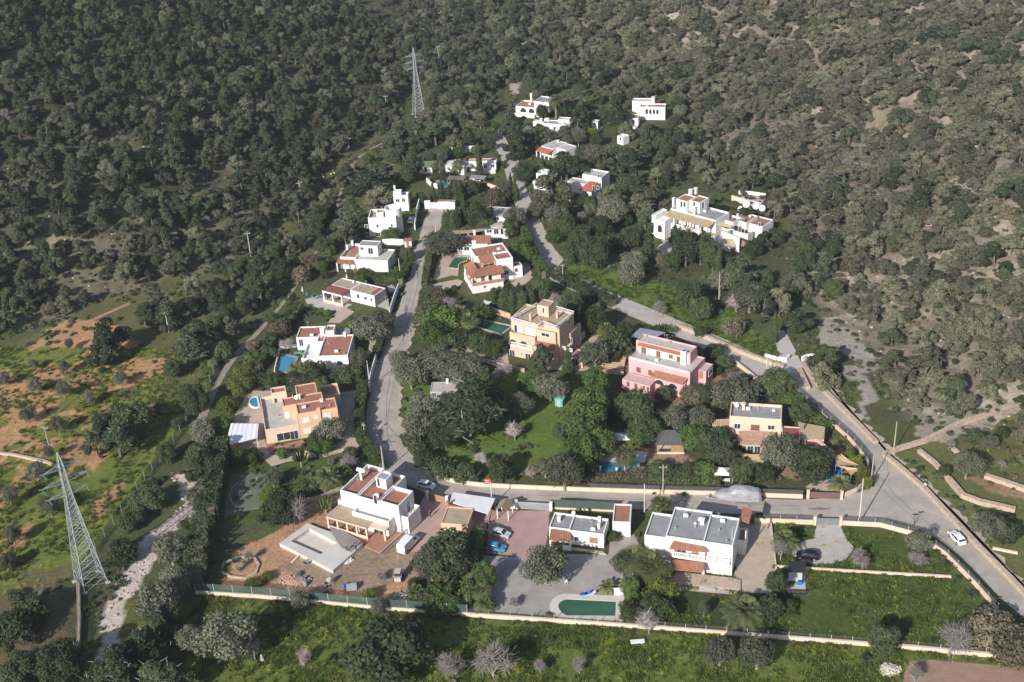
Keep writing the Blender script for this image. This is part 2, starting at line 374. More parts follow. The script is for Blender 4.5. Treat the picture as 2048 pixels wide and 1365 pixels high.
BASE = dict(pine=(3.5, 7.8), greypine=(3.7, 6.8), carob=(3.0, 5.0), olive=(3.0, 5.2), green=(3.0, 5.6), lime=(3.0, 4.4), shrub=(3.0, 3.6), greenshrub=(3.0, 3.4), reed=(3.0, 3.6),
            cypress=(1.0, 8.0), bare=(2.4, 4.2), almond=(2.4, 4.0), datepalm=(3.2, 4.3), tallpalm=(2.4, 8.0), fanpalm=(1.9, 4.8), lowpalm=(1.7, 1.8), candelabra=(1.5, 3.6), agave=(1.0, 1.0))
PLANTS = []
_cnt = {}
def plant(kind, loc, r, h, group=None, label=None, vary=True):
    """r: crown radius, h: height in metres"""
    n = _cnt[kind] = _cnt.get(kind, -1)+1
    parts = PROTO[kind][n % len(PROTO[kind])]
    nm, cat, ph = KIND[kind]; br, bh = BASE[kind]
    if len(parts) == 1:
        o = link(nm, parts[0][1])
    else:
        o = bpy.data.objects.new(nm, None); COL.objects.link(o); o.empty_display_size = .5
        for pn, me in parts:
            c = link(pn, me, o)
    o.location = loc; o.rotation_euler = (0, 0, random.random()*6.283)
    s = r/br; o.scale = (s*random.uniform(.93, 1.07), s*random.uniform(.93, 1.07), h/bh)
    o['category'] = cat
    if group: o['group'] = group
    if label: o['label'] = label
    PLANTS.append((o, kind, loc, r, h)); return o
OCC = []                                              # occupied discs (x, y, r): where scattered plants keep off
def tree(kind, px, py, wpx, hm=None, terrain=False, label=None):
    """px, py: centre of the crown in the photo, wpx: its width there in pixels of the photo"""
    br, bh = BASE[kind]
    q = PT(px, py) if terrain else P(px, py)
    for _ in range(3):
        dist = np.linalg.norm(q-CP); r = wpx*dist/FPX/2*.97
        h = hm or bh*r/br
        zc = h*(0.62 if kind not in ('tallpalm', 'fanpalm', 'datepalm') else .85)
        if terrain:
            g0 = PT(px, py); d = ray(px, py); d = d/np.linalg.norm(d); t = np.arange(-40, 2, .5); pp = g0+d[None]*t[:, None]
            i = int(np.argmin(np.abs(pp[:, 2]-hgt(pp[:, 0], pp[:, 1])-zc))); q = pp[i]; z0 = float(hgt(q[0], q[1]))
        else:
            q = P(px, py, zc); z0 = 0.0
    OCC.append((q[0], q[1], r*.75))
    return plant(kind, (q[0], q[1], z0-.02), r, h, label=label)

# --- ground cover and far woods: one object each, points carrying an instance
def scatter(name, pts, rots, scl, meshes, label, kind='stuff', idx=None):
    col = bpy.data.collections.new(name+'_sources')
    for i, me in enumerate(meshes):
        o = bpy.data.objects.new('%s_source_%02d' % (name, i), me); col.objects.link(o)
    me = bpy.data.meshes.new(name); n = len(pts)
    me.vertices.add(n); me.vertices.foreach_set('co', np.asarray(pts, np.float32).ravel())
    for nm, ty, arr in (('rot', 'FLOAT', rots), ('pick', 'INT', idx if idx is not None else rng.integers(0, len(meshes), n))):
        at = me.attributes.new(nm, ty, 'POINT'); at.data.foreach_set('value', np.asarray(arr, np.float32 if ty == 'FLOAT' else np.int32))
    at = me.attributes.new('scl', 'FLOAT_VECTOR', 'POINT'); at.data.foreach_set('vector', np.asarray(scl, np.float32).ravel())
    o = link(name, me); tag(o, label, None, None, kind)
    ng = bpy.data.node_groups.new(name+'_nodes', 'GeometryNodeTree')
    ng.interface.new_socket('Geometry', in_out='INPUT', socket_type='NodeSocketGeometry'); ng.interface.new_socket('Geometry', in_out='OUTPUT', socket_type='NodeSocketGeometry')
    N = ng.nodes.new; L = ng.links.new
    gi = N('NodeGroupInput'); go = N('NodeGroupOutput'); ip = N('GeometryNodeInstanceOnPoints'); ci = N('GeometryNodeCollectionInfo')
    ci.inputs['Collection'].default_value = col; ci.inputs['Separate Children'].default_value = True; ci.inputs['Reset Children'].default_value = True
    def attr(nm, dt):
        a = N('GeometryNodeInputNamedAttribute'); a.data_type = dt; a.inputs['Name'].default_value = nm
        return next(s for s in a.outputs if s.enabled)
    cx = N('ShaderNodeCombineXYZ'); L(attr('rot', 'FLOAT'), cx.inputs['Z'])
    L(gi.outputs[0], ip.inputs['Points']); L(ci.outputs[0], ip.inputs['Instance']); ip.inputs['Pick Instance'].default_value = True
    L(attr('pick', 'INT'), ip.inputs['Instance Index']); L(cx.outputs[0], ip.inputs['Rotation']); L(attr('scl', 'FLOAT_VECTOR'), ip.inputs['Scale'])
    L(ip.outputs[0], go.inputs[0])
    md = o.modifiers.new('scatter', 'NODES'); md.node_group = ng
    return o
def joined(parts):
    """one mesh out of a prototype's parts, for far trees"""
    V = []; Fc = []; mats = []; mi = []
    for pn, me in parts:
        o = len(V); b0 = len(mats); V += [tuple(v.co) for v in me.vertices]; mats += list(me.materials)
        for p in me.polygons: Fc.append([o+i for i in p.vertices]); mi.append(b0+p.material_index)
    m = bpy.data.meshes.new('far_tree'); m.from_pydata(V, [], Fc)
    for x in mats: m.materials.append(x)
    m.polygons.foreach_set('material_index', mi); m.update(); return m
# ------------------------------------------------------------------ ground sheet
def inpoly(x, y, poly):
    inside = np.zeros(np.shape(x), bool); n = len(poly)
    for i in range(n):
        x1, y1 = poly[i]; x2, y2 = poly[(i+1) % n]
        c = ((y1 > y) != (y2 > y)) & (x < (x2-x1)*(y-y1)/((y2-y1) if y2 != y1 else 1e-9)+x1); inside ^= c
    return inside
def gp(pts, terrain=False): return [tuple((PT(*p) if terrain else P(*p))[:2]) for p in pts]
GREEN = (0.112, 0.142, 0.034); LAWN = (0.048, 0.066, 0.026); SOIL = (0.40, 0.24, 0.145); RED = (0.43, 0.235, 0.12); ROCK = (0.50, 0.43, 0.37)
ZONES = [  # colour, edge wander in metres, outline in pixels of the photo, on the slope?
    ((0.115, 0.112, 0.050), 5, [(0, 690), (300, 560), (560, 400), (740, 260), (830, 330), (640, 520), (440, 720), (330, 880), (200, 1060), (130, 1180), (100, 1500), (-300, 1500), (-300, 800)], False),
    ((0.42, 0.24, 0.125), 3, [(-40, 700), (60, 690), (130, 640), (240, 655), (340, 725), (330, 765), (200, 790), (130, 880), (-60, 980)], False),
    ((0.135, 0.160, 0.036), 5, [(-60, 960), (110, 880), (290, 850), (400, 770), (455, 690), (400, 800), (300, 930), (210, 1060), (180, 1120), (90, 1150), (-60, 1180)], False),
    (RED, 2.5, [(130, 880), (230, 850), (240, 890), (180, 940), (150, 935)], False), (RED, 2.5, [(0, 900), (60, 915), (70, 940), (0, 935)], False),
    ((0.13, 0.105, 0.06), 3, [(-60, 1170), (120, 1170), (150, 1260), (110, 1500), (-60, 1500)], False),
    (GREEN, 2, [(395, 1195), (600, 1215), (900, 1240), (1250, 1262), (1530, 1285), (1800, 1300), (2100, 1330), (2100, 1600), (250, 1600), (370, 1320)], False),
    ((0.070, 0.098, 0.028), 1, [(1480, 1035), (1640, 1045), (1830, 1075), (1990, 1220), (2040, 1300), (1800, 1284), (1500, 1265), (1345, 1250), (1345, 1180), (1550, 1190)], False),
    (LAWN, .6, [(1338, 1180), (1480, 1190), (1560, 1200), (1560, 1262), (1320, 1245)], False),
    (SOIL, 1.5, [(430, 1182), (470, 1100), (560, 1050), (650, 985), (720, 1010), (880, 1030), (855, 1110), (830, 1200), (640, 1198)], False),
    ((0.29, 0.215, 0.155), 1.5, [(560, 1130), (760, 1080), (850, 1100), (820, 1160), (700, 1185), (640, 1180)], False),
    ((0.07, 0.095, 0.03), 1, [(440, 945), (540, 870), (700, 880), (720, 920), (640, 985), (500, 1050), (440, 1040)], False),
    (ROCK, 1.2, [(343, 950), (380, 945), (388, 975), (380, 1050), (330, 1072), (300, 1130), (252, 1210), (236, 1280), (222, 1400), (170, 1400), (205, 1240), (240, 1145), (290, 1082), (335, 1035), (370, 1010)], False),
    ((0.110, 0.158, 0.036), 3, [(1110, 545), (1190, 520), (1290, 560), (1360, 575), (1440, 610), (1545, 690), (1560, 735), (1440, 692), (1340, 645), (1240, 600), (1160, 585)], False),
    ((0.12, 0.125, 0.05), 2, [(1785, 912), (1860, 880), (2060, 815), (2060, 1180), (1970, 1090), (1880, 1000)], False),
    ((0.29, 0.19, 0.125), 1.5, [(1930, 950), (1990, 960), (2060, 975), (2060, 1000), (1980, 985)], False),
    ((0.105, 0.155, 0.034), 3, [(800, 770), (1000, 735), (1190, 780), (1190, 900), (1000, 960), (850, 930), (800, 880)], False),
    ((0.28, 0.15, 0.09), 1.5, [(1180, 715), (1250, 735), (1260, 800), (1420, 810), (1520, 765), (1440, 715), (1425, 770)], False),
    ((0.30, 0.20, 0.13), 1.5, [(1195, 865), (1320, 880), (1400, 930), (1600, 960), (1700, 950), (1690, 880), (1560, 900), (1430, 950), (1180, 905)], False),  # dark and light needles dealt out by slope imitate its shade and sun
    ((0.31, 0.275, 0.235), 7, [(1660, 640), (1690, 610), (1715, 650), (1725, 740), (1750, 800), (1730, 830), (1700, 780), (1670, 720)], True),
    ((0.31, 0.27, 0.22), 6, [(1760, 800), (1840, 830), (1990, 790), (2060, 770), (2060, 830), (1860, 875)], True),
    ((0.30, 0.26, 0.21), 9, [(1960, 360), (2020, 380), (2048, 470), (2030, 520), (1975, 450)], True),
    ((0.15, 0.135, 0.09), 9, [(300, 430), (400, 380), (560, 420), (520, 520), (330, 560), (120, 640), (0, 660), (0, 600), (200, 520)], True),
    ((0.40, 0.34, 0.28), 2, [(1050, 60), (1060, 130), (1040, 190), (1020, 190), (1030, 120), (1035, 70)], True),
]
def build_ground():
    ys = [-2500, -1200, -400, 0, 60, 100, 125]; y = 140.0
    while y < 900: ys.append(y); y += 0.62+max(0, y-170)*0.0028
    ys += [930, 1000, 1150, 1500, 2200, 3500, 6000]
    xs = [-5000, -3000, -1600, -900, -600, -480, -420]; xs += list(np.arange(-380, -130, 1.9)); xs += list(np.arange(-130, 150, .85)); xs += list(np.arange(150, 330, 1.9)); xs += [380, 450, 600, 900, 1600, 3000, 5000]
    xs = np.array(xs, float); ys = np.array(ys, float); X, Y = np.meshgrid(xs, ys)
    Z = hgt(X, Y); dl = sdist(X, Y, LH); dr = -sdist(X, Y, RH)
    base = np.zeros(X.shape+(3,)); base[:] = (0.075, 0.078, 0.042)
    f1 = fbm(X/9, Y/9, 31); f2 = fbm(X/26, Y/26, 32)
    def mixin(mask, c, f=None):
        k = mask[..., None]*1.0; base[:] = base*(1-k)+np.array(c)*k
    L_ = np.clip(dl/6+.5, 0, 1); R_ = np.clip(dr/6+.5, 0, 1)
    lc = (np.array((0.075, 0.072, 0.045))+np.clip((f1-.5)*3+(f2-.5)*2, 0, 1)[..., None]*np.array((.14, .12, .09)))  # left slope soil, darkened so its colour carries the hillside's shade
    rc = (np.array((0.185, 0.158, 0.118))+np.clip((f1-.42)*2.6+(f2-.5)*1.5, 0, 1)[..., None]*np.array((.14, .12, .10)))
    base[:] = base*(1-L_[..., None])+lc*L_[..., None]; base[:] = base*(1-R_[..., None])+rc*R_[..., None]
    gm = np.clip((f1-.5)*5+.35, 0, 1)*(1-np.maximum(L_, R_)); base[:] = base*(1-gm[..., None]*.5)+np.array((.10, .125, .035))*gm[..., None]*.5
    n1 = fbm(X/7, Y/7, 41, 3)-.5; n2 = fbm(X/7, Y/7, 47, 3)-.5
    for c, wander, poly, ter in ZONES:
        q = gp(poly, ter); mixin(inpoly(X+n1*wander*2, Y+n2*wander*2, q), c)
    red = inpoly(X, Y, gp([(-60, 690), (340, 700), (300, 930), (200, 1060), (-60, 1180)])) & (fbm(X/5, Y/12, 61) > .56); mixin(red, (0.36, .215, .115))
    gr = inpoly(X, Y, gp([(-60, 690), (340, 700), (300, 930), (-60, 960)])) & (fbm(X/7, Y/7, 63) > .53); mixin(gr, (0.15, .165, .04))
    yel = inpoly(X, Y, gp([(250, 1200), (2048, 1310), (2100, 1600), (200, 1600)])) & (fbm(X/8, Y/5, 65) > .57); mixin(yel*.5, (0.125, .135, .03))
    shade = .78+.44*fbm(X/3.2, Y/3.2, 71, 3); base *= shade[..., None]
    rough = np.clip(np.maximum(L_, R_), 0, 1)*(fbm(X/2.2, Y/2.2, 77, 3)-.5)*1.1
    Z = Z+np.where(np.hypot(X, Y-250) < 700, rough, 0)
    nx, ny = len(xs), len(ys)
    me = bpy.data.meshes.new('ground'); V = np.stack([X, Y, Z], -1).reshape(-1, 3).astype(np.float32)
    i = np.arange(nx*ny).reshape(ny, nx); Q = np.stack([i[:-1, :-1], i[:-1, 1:], i[1:, 1:], i[1:, :-1]], -1).reshape(-1, 4).astype(np.int32)
    me.vertices.add(len(V)); me.vertices.foreach_set('co', V.ravel()); me.loops.add(Q.size); me.loops.foreach_set('vertex_index', Q.ravel())
    me.polygons.add(len(Q)); me.polygons.foreach_set('loop_start', np.arange(0, Q.size, 4, dtype=np.int32)); me.update(calc_edges=True)
    me.polygons.foreach_set('use_smooth', np.ones(len(Q), bool))
    at = me.color_attributes.new('soil_and_shade_colour', 'FLOAT_COLOR', 'POINT')
    at.data.foreach_set('color', np.concatenate([base.reshape(-1, 3), np.ones((nx*ny, 1))], 1).astype(np.float32).ravel())
    m, t, b = nodes('ground'); L = t.links.new; b.inputs['Roughness'].default_value = .95; b.inputs['Specular IOR Level'].default_value = .1
    ca = t.nodes.new('ShaderNodeVertexColor'); ca.layer_name = 'soil_and_shade_colour'; co = t.nodes.new('ShaderNodeTexCoord')
    n = t.nodes.new('ShaderNodeTexNoise'); n.inputs['Scale'].default_value = 1.1; n.inputs['Detail'].default_value = 7; n.inputs['Roughness'].default_value = .75
    mr = t.nodes.new('ShaderNodeMapRange'); mr.inputs[1].default_value = .3; mr.inputs[2].default_value = .7; mr.inputs[3].default_value = .62; mr.inputs[4].default_value = 1.4
    hv = t.nodes.new('ShaderNodeHueSaturation'); bp = t.nodes.new('ShaderNodeBump'); bp.inputs['Strength'].default_value = .7; bp.inputs['Distance'].default_value = .35
    L(co.outputs['Object'], n.inputs['Vector']); L(n.outputs['Fac'], mr.inputs[0]); L(mr.outputs[0], hv.inputs['Value']); L(ca.outputs['Color'], hv.inputs['Color'])
    L(hv.outputs['Color'], b.inputs['Base Color']); L(n.outputs['Fac'], bp.inputs['Height']); L(bp.outputs['Normal'], b.inputs['Normal'])
    me.materials.append(m); o = link('ground', me); tag(o, None, None, None, 'structure')
HOUSES = []
build_ground()
# ------------------------------------------------------------------ roads, paths, yards (sheets just above the ground)
ASPH = mat('asphalt', (0.44, 0.39, 0.345), (0.29, 0.258, 0.228), .22, .95, .3, bscale=3.0, detail=9)
GRAVEL = mat('gravel', (0.46, 0.42, 0.38), (0.35, 0.32, 0.29), .5, .95, .4)
DUST = mat('dusty_track', (0.50, 0.44, 0.37), (0.37, 0.32, 0.26), .3, .95, .4)
CONC = mat('concrete', (0.47, 0.45, 0.42), (0.38, 0.36, 0.34), .5, .9, .2)
PAVE = mat('stone_paving', (0.47, 0.385, 0.315), (0.38, 0.30, 0.24), .6, .9, .2)
PINKP = mat('pink_paving', (0.42, 0.275, 0.255), (0.34, 0.225, 0.21), .4, .9, .1)
TERRA = mat('terracotta_floor', (0.40, 0.20, 0.135), (0.30, 0.15, 0.105), .8, .85, .1)
ROADPOLY = []
def sheet(name, pts, m, z=.03, terrain=False, keep=True, label=None):
    q = gp(pts); ROADPOLY.append(q) if keep else None
    mb = MB(); mb.face([(x, y, z) for x, y in q]); o = mb.build(name, m); return tag(o, None, None, None, 'structure')
def smooth(pts, k=6):
    P_ = [np.array(p, float) for p in pts]; out = []
    for i in range(len(P_)-1):
        p0 = P_[max(i-1, 0)]; p1 = P_[i]; p2 = P_[i+1]; p3 = P_[min(i+2, len(P_)-1)]
        for j in range(k):
            t = j/k; out.append(.5*((2*p1)+(-p0+p2)*t+(2*p0-5*p1+4*p2-p3)*t*t+(-p0+3*p1-3*p2+p3)*t**3))
    out.append(P_[-1]); return out
def band(name, pa, pb, m, z=.04, terrain=False):
    """road between its two edges, each a list of pixels"""
    A = smooth([(P(*p))[:2] for p in pa]); B = smooth([(P(*p))[:2] for p in pb]); n = min(len(A), len(B))
    mb = MB()
    for i in range(n-1): mb.face([(*A[i], z), (*A[i+1], z), (*B[i+1], z), (*B[i], z)])
    ROADPOLY.append([tuple(p) for p in A[:n]]+[tuple(p) for p in B[:n]][::-1])
    o = mb.build(name, m); return tag(o, None, None, None, 'structure')
def track(name, pts, wd, m, z=.05, terrain=True):
    C_ = smooth([(PT(*p) if terrain else P(*p))[:2] for p in pts]); mb = MB(); A = []; B = []
    wd = wd if isinstance(wd, list) else [wd]*len(pts)
    for i, c in enumerate(C_):
        d = C_[min(i+1, len(C_)-1)]-C_[max(i-1, 0)]; d = d/np.linalg.norm(d); s = np.array([-d[1], d[0]]); f = i/(len(C_)-1)*(len(wd)-1); k = int(f); W = wd[k]+(wd[min(k+1, len(wd)-1)]-wd[k])*(f-k)
        A.append(c+s*W/2); B.append(c-s*W/2)
    zz = lambda p: (float(hgt(p[0], p[1]))+z) if terrain else z
    for i in range(len(A)-1): mb.face([(*A[i], zz(A[i])), (*A[i+1], zz(A[i+1])), (*B[i+1], zz(B[i+1])), (*B[i], zz(B[i]))])
    ROADPOLY.append([tuple(p) for p in A]+[tuple(p) for p in B][::-1])
    o = mb.build(name, m); return tag(o, None, None, None, 'structure')
band('main_street', [(862, 408), (846, 450), (832, 500), (818, 560), (803, 610), (788, 655), (765, 705), (752, 745), (742, 785), (732, 825), (732, 865), (745, 905), (775, 950), (850, 985), (900, 1000), (1000, 1008), (1100, 1012), (1200, 1016), (1300, 1020), (1400, 1025), (1500, 1030), (1600, 1036), (1700, 1040), (1780, 1046)],
     [(909, 408), (884, 450), (866, 500), (856, 560), (840, 610), (828, 655), (806, 705), (797, 745), (796, 785), (793, 825), (800, 865), (822, 905), (860, 948), (905, 966), (960, 974), (1010, 977), (1100, 980), (1200, 984), (1300, 988), (1400, 992), (1500, 996), (1600, 1000), (1700, 990), (1765, 965)], ASPH)
band('hill_road', [(2075, 1260), (2000, 1195), (1910, 1105), (1840, 1060), (1762, 1030), (1748, 960), (1742, 925), (1700, 878), (1650, 832), (1590, 785), (1560, 755)],
     [(2075, 1205), (2030, 1165), (1960, 1085), (1900, 1022), (1840, 965), (1800, 930), (1770, 902), (1740, 868), (1692, 815), (1640, 748), (1612, 715)], ASPH, .045)
track('concrete_lane', [(1588, 752), (1578, 715), (1566, 685), (1556, 662)], [5.5, 4.4, 3.8, 3.2], CONC, .06, False)
track('upper_lane', [(1592, 775), (1525, 738), (1440, 694), (1340, 650), (1240, 608), (1170, 578), (1105, 545), (1092, 510), (1068, 455), (1046, 405), (1032, 365), (1018, 315), (1000, 285), (990, 262)], [8, 8, 7.2, 6.5, 6.5, 6.0, 5.2, 5.5, 5.5, 5.2, 5.0, 5.5, 5.2, 4], GRAVEL, .035, False)
track('creek_path', [(400, 850), (432, 775), (470, 715), (535, 645), (600, 560), (660, 450), (705, 330), (770, 285)], [2.2, 1.6, 1.7, 1.2, .9, 1.0, 1.2, 1.0], mat('earth_path', (.33, .28, .22), (.22, .185, .14), .4, .95, .4), .04, True)
track('field_track', [(60, 705), (110, 680), (190, 640), (260, 610)], 1.3, mat('red_earth_track', (.40, .25, .15), (.30, .18, .11), .5, .95, .3), .06, True)
sheet('gravel_yard', [(968, 1112), (1060, 1116), (1100, 1108), (1217, 1110), (1222, 1070), (1270, 1070), (1285, 1110), (1250, 1180), (1238, 1245), (945, 1220)], mat('grey_gravel', (.37, .34, .32), (.27, .245, .23), .35, .95, .5, bscale=3), .03)
sheet('pink_paved_yard', [(985, 1022), (1100, 1022), (1094, 1080), (1086, 1108), (1056, 1117), (972, 1106), (975, 1060)], PINKP, .045)
sheet('house_driveway', [(1478, 1046), (1540, 1046), (1552, 1150), (1544, 1188), (1484, 1186), (1466, 1175)], PAVE, .03)
sheet('concrete_ramp', [(1636, 1043), (1676, 1043), (1692, 1077), (1627, 1075)], CONC, .05)
sheet('parking_yard', [(1590, 1088), (1635, 1075), (1690, 1075), (1708, 1096), (1692, 1120), (1650, 1131), (1606, 1126), (1582, 1108)], GRAVEL, .035)
sheet('paved_driveway', [(850, 990), (900, 1008), (886, 1060), (860, 1112), (800, 1100), (838, 1045), (842, 1005)], mat('rosy_paving', (.44, .325, .275), (.36, .26, .22), .4, .9, .1), .03)
sheet('side_yard', [(892, 1010), (985, 1020), (968, 1065), (945, 1062), (885, 1060)], PINKP, .028)
c4 = crop(420, 740, 4.55)
sheet('tiled_terrace', [c4(400, 190), (545, 782), c4(520, 480), c4(580, 720), c4(540, 790), c4(440, 760), c4(150, 730), c4(190, 470), c4(330, 240)], PAVE, .03)
sheet('garden_path', [c4(440, 760), c4(560, 880), c4(700, 840), c4(960, 790), c4(1360, 730), c4(1350, 590), c4(1250, 620), c4(1000, 760), c4(700, 750), c4(560, 780)], PAVE, .035)
sheet('shaded_drive', [c4(1000, 230), c4(1380, 180), c4(1340, 480), c4(1340, 600), c4(1180, 640), c4(1150, 400)], ASPH, .028)
c9 = crop(520, 440, 4.015)
sheet('grey_terrace', [c9(360, 640), c9(500, 600), c9(560, 640), c9(740, 680), c9(640, 740), c9(540, 730), c9(380, 680)], CONC, .03)
sheet('side_drive', [c9(930, 690), c9(1030, 600), c9(1090, 560), c9(1060, 520), c9(1020, 540), c9(1060, 700), c9(1040, 730)], CONC, .03)
sheet('flagstone_path', [c9(660, 690), c9(760, 740), c9(640, 830), c9(540, 830), c9(580, 780)], PAVE, .033)
sheet('lattice_paving', [c9(880, 930), c9(950, 920), c9(900, 1070), c9(870, 1040)], PAVE, .03)
sheet('back_patio', [c9(540, 1250), c9(580, 1200), c9(780, 1200), c9(900, 1180), c9(880, 1260), c9(680, 1275)], PAVE, .03)
c10 = crop(820, 400, 5.6875)
sheet('pool_terrace', [c10(330, 640), c10(420, 610), c10(540, 590), c10(690, 600), c10(700, 660), c10(560, 700), c10(545, 870), c10(480, 860), c10(260, 920), c10(300, 760)], PAVE, .03)
sheet('paved_ramp', [c10(255, 960), c10(540, 905), c10(600, 930), c10(560, 985), c10(260, 1050)], PAVE, .04)
sheet('rear_yard', [c10(1100, 910), c10(1250, 870), c10(1260, 740), c10(1370, 660), c10(1370, 790), c10(1400, 880), c10(1310, 960), c10(1200, 990)], PAVE, .03)
c11 = crop(840, 560, 4.2667)
sheet('lower_court', [c11(140, 570), c11(290, 470), c11(480, 520), c11(560, 640), c11(520, 670), c11(250, 600)], PAVE, .03)
sheet('side_court', [c11(590, 670), c11(740, 560), c11(760, 720), c11(880, 760), c11(860, 770)], PAVE, .03)
sheet('front_terrace', [c11(980, 700), c11(1200, 660), c11(1300, 700), c11(1480, 760), c11(1380, 780), c11(1000, 760)], PAVE, .03)
sheet('carport_yard', [c11(1330, 590), c11(1480, 480), c11(1600, 450), c11(1600, 480), c11(1420, 620)], PAVE, .03)
c12 = crop(1240, 340, 5.689)
sheet('villa_drive', [c12(400, 940), c12(480, 800), c12(660, 800), c12(640, 960)], GRAVEL, .04)
sheet('pool_lawn_deck', [(1213, 905), (1240, 900), (1295, 905), (1290, 925), (1190, 930)], mat('white_deck', (.66, .63, .60), (.56, .53, .50), .5), .03)
sheet('dirt_forecourt', [(1625, 980), (1680, 985), (1700, 950), (1640, 955), (1610, 975)], PAVE, .03)
sheet('ploughed_field', [(1812, 1326), (1845, 1319), (2100, 1340), (2150, 1480), (1790, 1480)], mat('ploughed_soil', (.33, .225, .17), (.25, .16, .12), .5, .95, .5), .03)
sheet('villa_track', [(1128, 520), (1110, 500), (1092, 470), (1100, 505), (1110, 540)], DUST, .03)
RP = [(np.array(q).min(0)-2, np.array(q).max(0)+2, q) for q in ROADPOLY]
def verge(name, pa, inner, wd, m, seed, z=.022):
    """ragged dusty strip along a road edge"""
    g = random.Random(seed); A = smooth([(P(*p))[:2] for p in pa], 10); mb = MB(); prev = None
    for i, c in enumerate(A):
        d = A[min(i+1, len(A)-1)]-A[max(i-1, 0)]; d = d/np.linalg.norm(d); n = np.array([-d[1], d[0]])*inner; o = c+n*wd*g.uniform(.25, 1.3); q = c-n*.6
        if prev is not None: mb.face([(*prev[0], z), (*q, z), (*o, z), (*prev[1], z)])
        prev = (q, o)
    tag(mb.build(name, m), None, None, None, 'structure')
VD = mat('verge_dust', (.47, .41, .34), (.34, .29, .23), .7, .95, .4)
verge('road_verge', [(872, 462), (856, 560), (840, 610), (828, 655), (806, 705), (797, 745), (796, 785), (793, 825), (800, 865), (822, 905), (860, 948), (905, 966), (960, 974), (1100, 980), (1300, 988), (1500, 996)], 1, 1.2, VD, 1)
verge('road_verge', [(832, 500), (818, 560), (803, 610), (788, 655), (765, 705), (752, 745), (742, 785)], 1, 1.0, VD, 2); verge('road_verge', [(2075, 1205), (1960, 1085), (1900, 1022), (1840, 965), (1800, 930), (1770, 902), (1740, 868), (1692, 815), (1640, 748)], -1, 1.6, VD, 3); verge('road_verge', [(2075, 1205), (1960, 1085), (1900, 1022), (1840, 965), (1800, 930), (1770, 902), (1740, 868), (1692, 815), (1640, 748)], 1, 1.2, VD, 4)
PD = mat('asphalt_repair', (.23, .21, .195), (.17, .155, .145), .8, .95, .3); PL = mat('asphalt_pale_patch', (.43, .395, .36), (.34, .31, .28), .6, .95, .3)
for k, (x, y, a, b) in enumerate(((778, 800, 14, 20), (762, 870, 12, 26), (1150, 998, 60, 6), (1010, 992, 30, 5), (1340, 1006, 40, 5), (1640, 1018, 50, 7), (1800, 985, 26, 16), (1720, 930, 18, 20), (1870, 1055, 24, 18), (1960, 1140, 20, 18), (812, 620, 8, 26), (835, 545, 7, 30), (856, 470, 8, 18), (1690, 865, 16, 16), (1620, 800, 12, 14), (905, 985, 26, 7))):
    g = random.Random(k+60); q = [P(x+a*.5*math.cos(t)*g.uniform(.6, 1.1), y+b*.5*math.sin(t)*g.uniform(.6, 1.1))[:2] for t in np.linspace(0, 6.283, 9)[:-1]]; mb = MB(); mb.face([(*p, .052) for p in q][::-1]); tag(mb.build('road_patch', PD if k % 3 else PL), None, None, None, 'structure')
def crack(pts, w_=.07, z=.056, m=None):
    Q = [P(*p)[:2] for p in pts]; mb = MB(); g = random.Random(len(pts)+int(pts[0][0])); S = smooth(Q, 5); S = [s+np.array([g.uniform(-.12, .12), g.uniform(-.12, .12)]) for s in S]
    for a, b in zip(S, S[1:]): d = (b-a)/np.linalg.norm(b-a); n = np.array([-d[1], d[0]])*w_/2; mb.face([(*(a-n), z), (*(b-n), z), (*(b+n), z), (*(a+n), z)])
    tag(mb.build('road_seam', m or mat('tar_seam', (.10, .095, .09), (.07, .066, .062), 1)), None, None, None, 'structure')
crack([(868, 455), (845, 530), (828, 600), (812, 660), (790, 715), (778, 770), (772, 830), (778, 880), (805, 925), (850, 965)]); crack([(1000, 990), (1150, 994), (1300, 1001), (1450, 1007), (1600, 1013)], .06); crack([(1680, 860), (1740, 930), (1800, 1000), (1860, 1050), (1950, 1140)], .06); crack([(1650, 845), (1720, 925), (1775, 990), (1835, 1045)], .06)
def onroad(x, y):
    m = np.zeros(np.shape(x), bool)
    for lo, hi, q in RP: m |= inpoly(x, y, q)
    return m
# ------------------------------------------------------------------ building kit
def plaster(n, c, v=.86):
    """rendered wall with rain streaks and faded patches"""
    m = mat(n, c, tuple(k*v for k in c), .45, .9, .05, .2, detail=8); t = m.node_tree; L = t.links.new; b = t.nodes['Principled BSDF']; src = b.inputs['Base Color'].links[0].from_socket
    co = t.nodes.new('ShaderNodeTexCoord'); mp = t.nodes.new('ShaderNodeMapping'); mp.inputs['Scale'].default_value = (1.6, 1.6, .22); nn = t.nodes.new('ShaderNodeTexNoise'); nn.inputs['Scale'].default_value = 1.3; nn.inputs['Detail'].default_value = 7
    mr = t.nodes.new('ShaderNodeMapRange'); mr.inputs[1].default_value = .56; mr.inputs[2].default_value = .74; mr.inputs[3].default_value = 0; mr.inputs[4].default_value = .5; mx = t.nodes.new('ShaderNodeMix'); mx.data_type = 'RGBA'; mx.inputs[7].default_value = (*[k*.62 for k in c], 1)
    L(co.outputs['Object'], mp.inputs[0]); L(mp.outputs[0], nn.inputs['Vector']); L(nn.outputs['Fac'], mr.inputs[0]); L(mr.outputs[0], mx.inputs[0]); L(src, mx.inputs[6]); L(mx.outputs[2], b.inputs['Base Color']); return m
WHITE = plaster('white_plaster', (.80, .78, .75)); ORANGE = plaster('orange_plaster', (.68, .44, .29)); SAND = plaster('sand_plaster', (.64, .445, .33)); PEACH = plaster('peach_plaster', (.69, .52, .41))
PINK = plaster('pink_plaster', (.68, .385, .395)); CREAM = plaster('cream_plaster', (.66, .54, .43)); GREYW = plaster('grey_plaster', (.42, .41, .40))
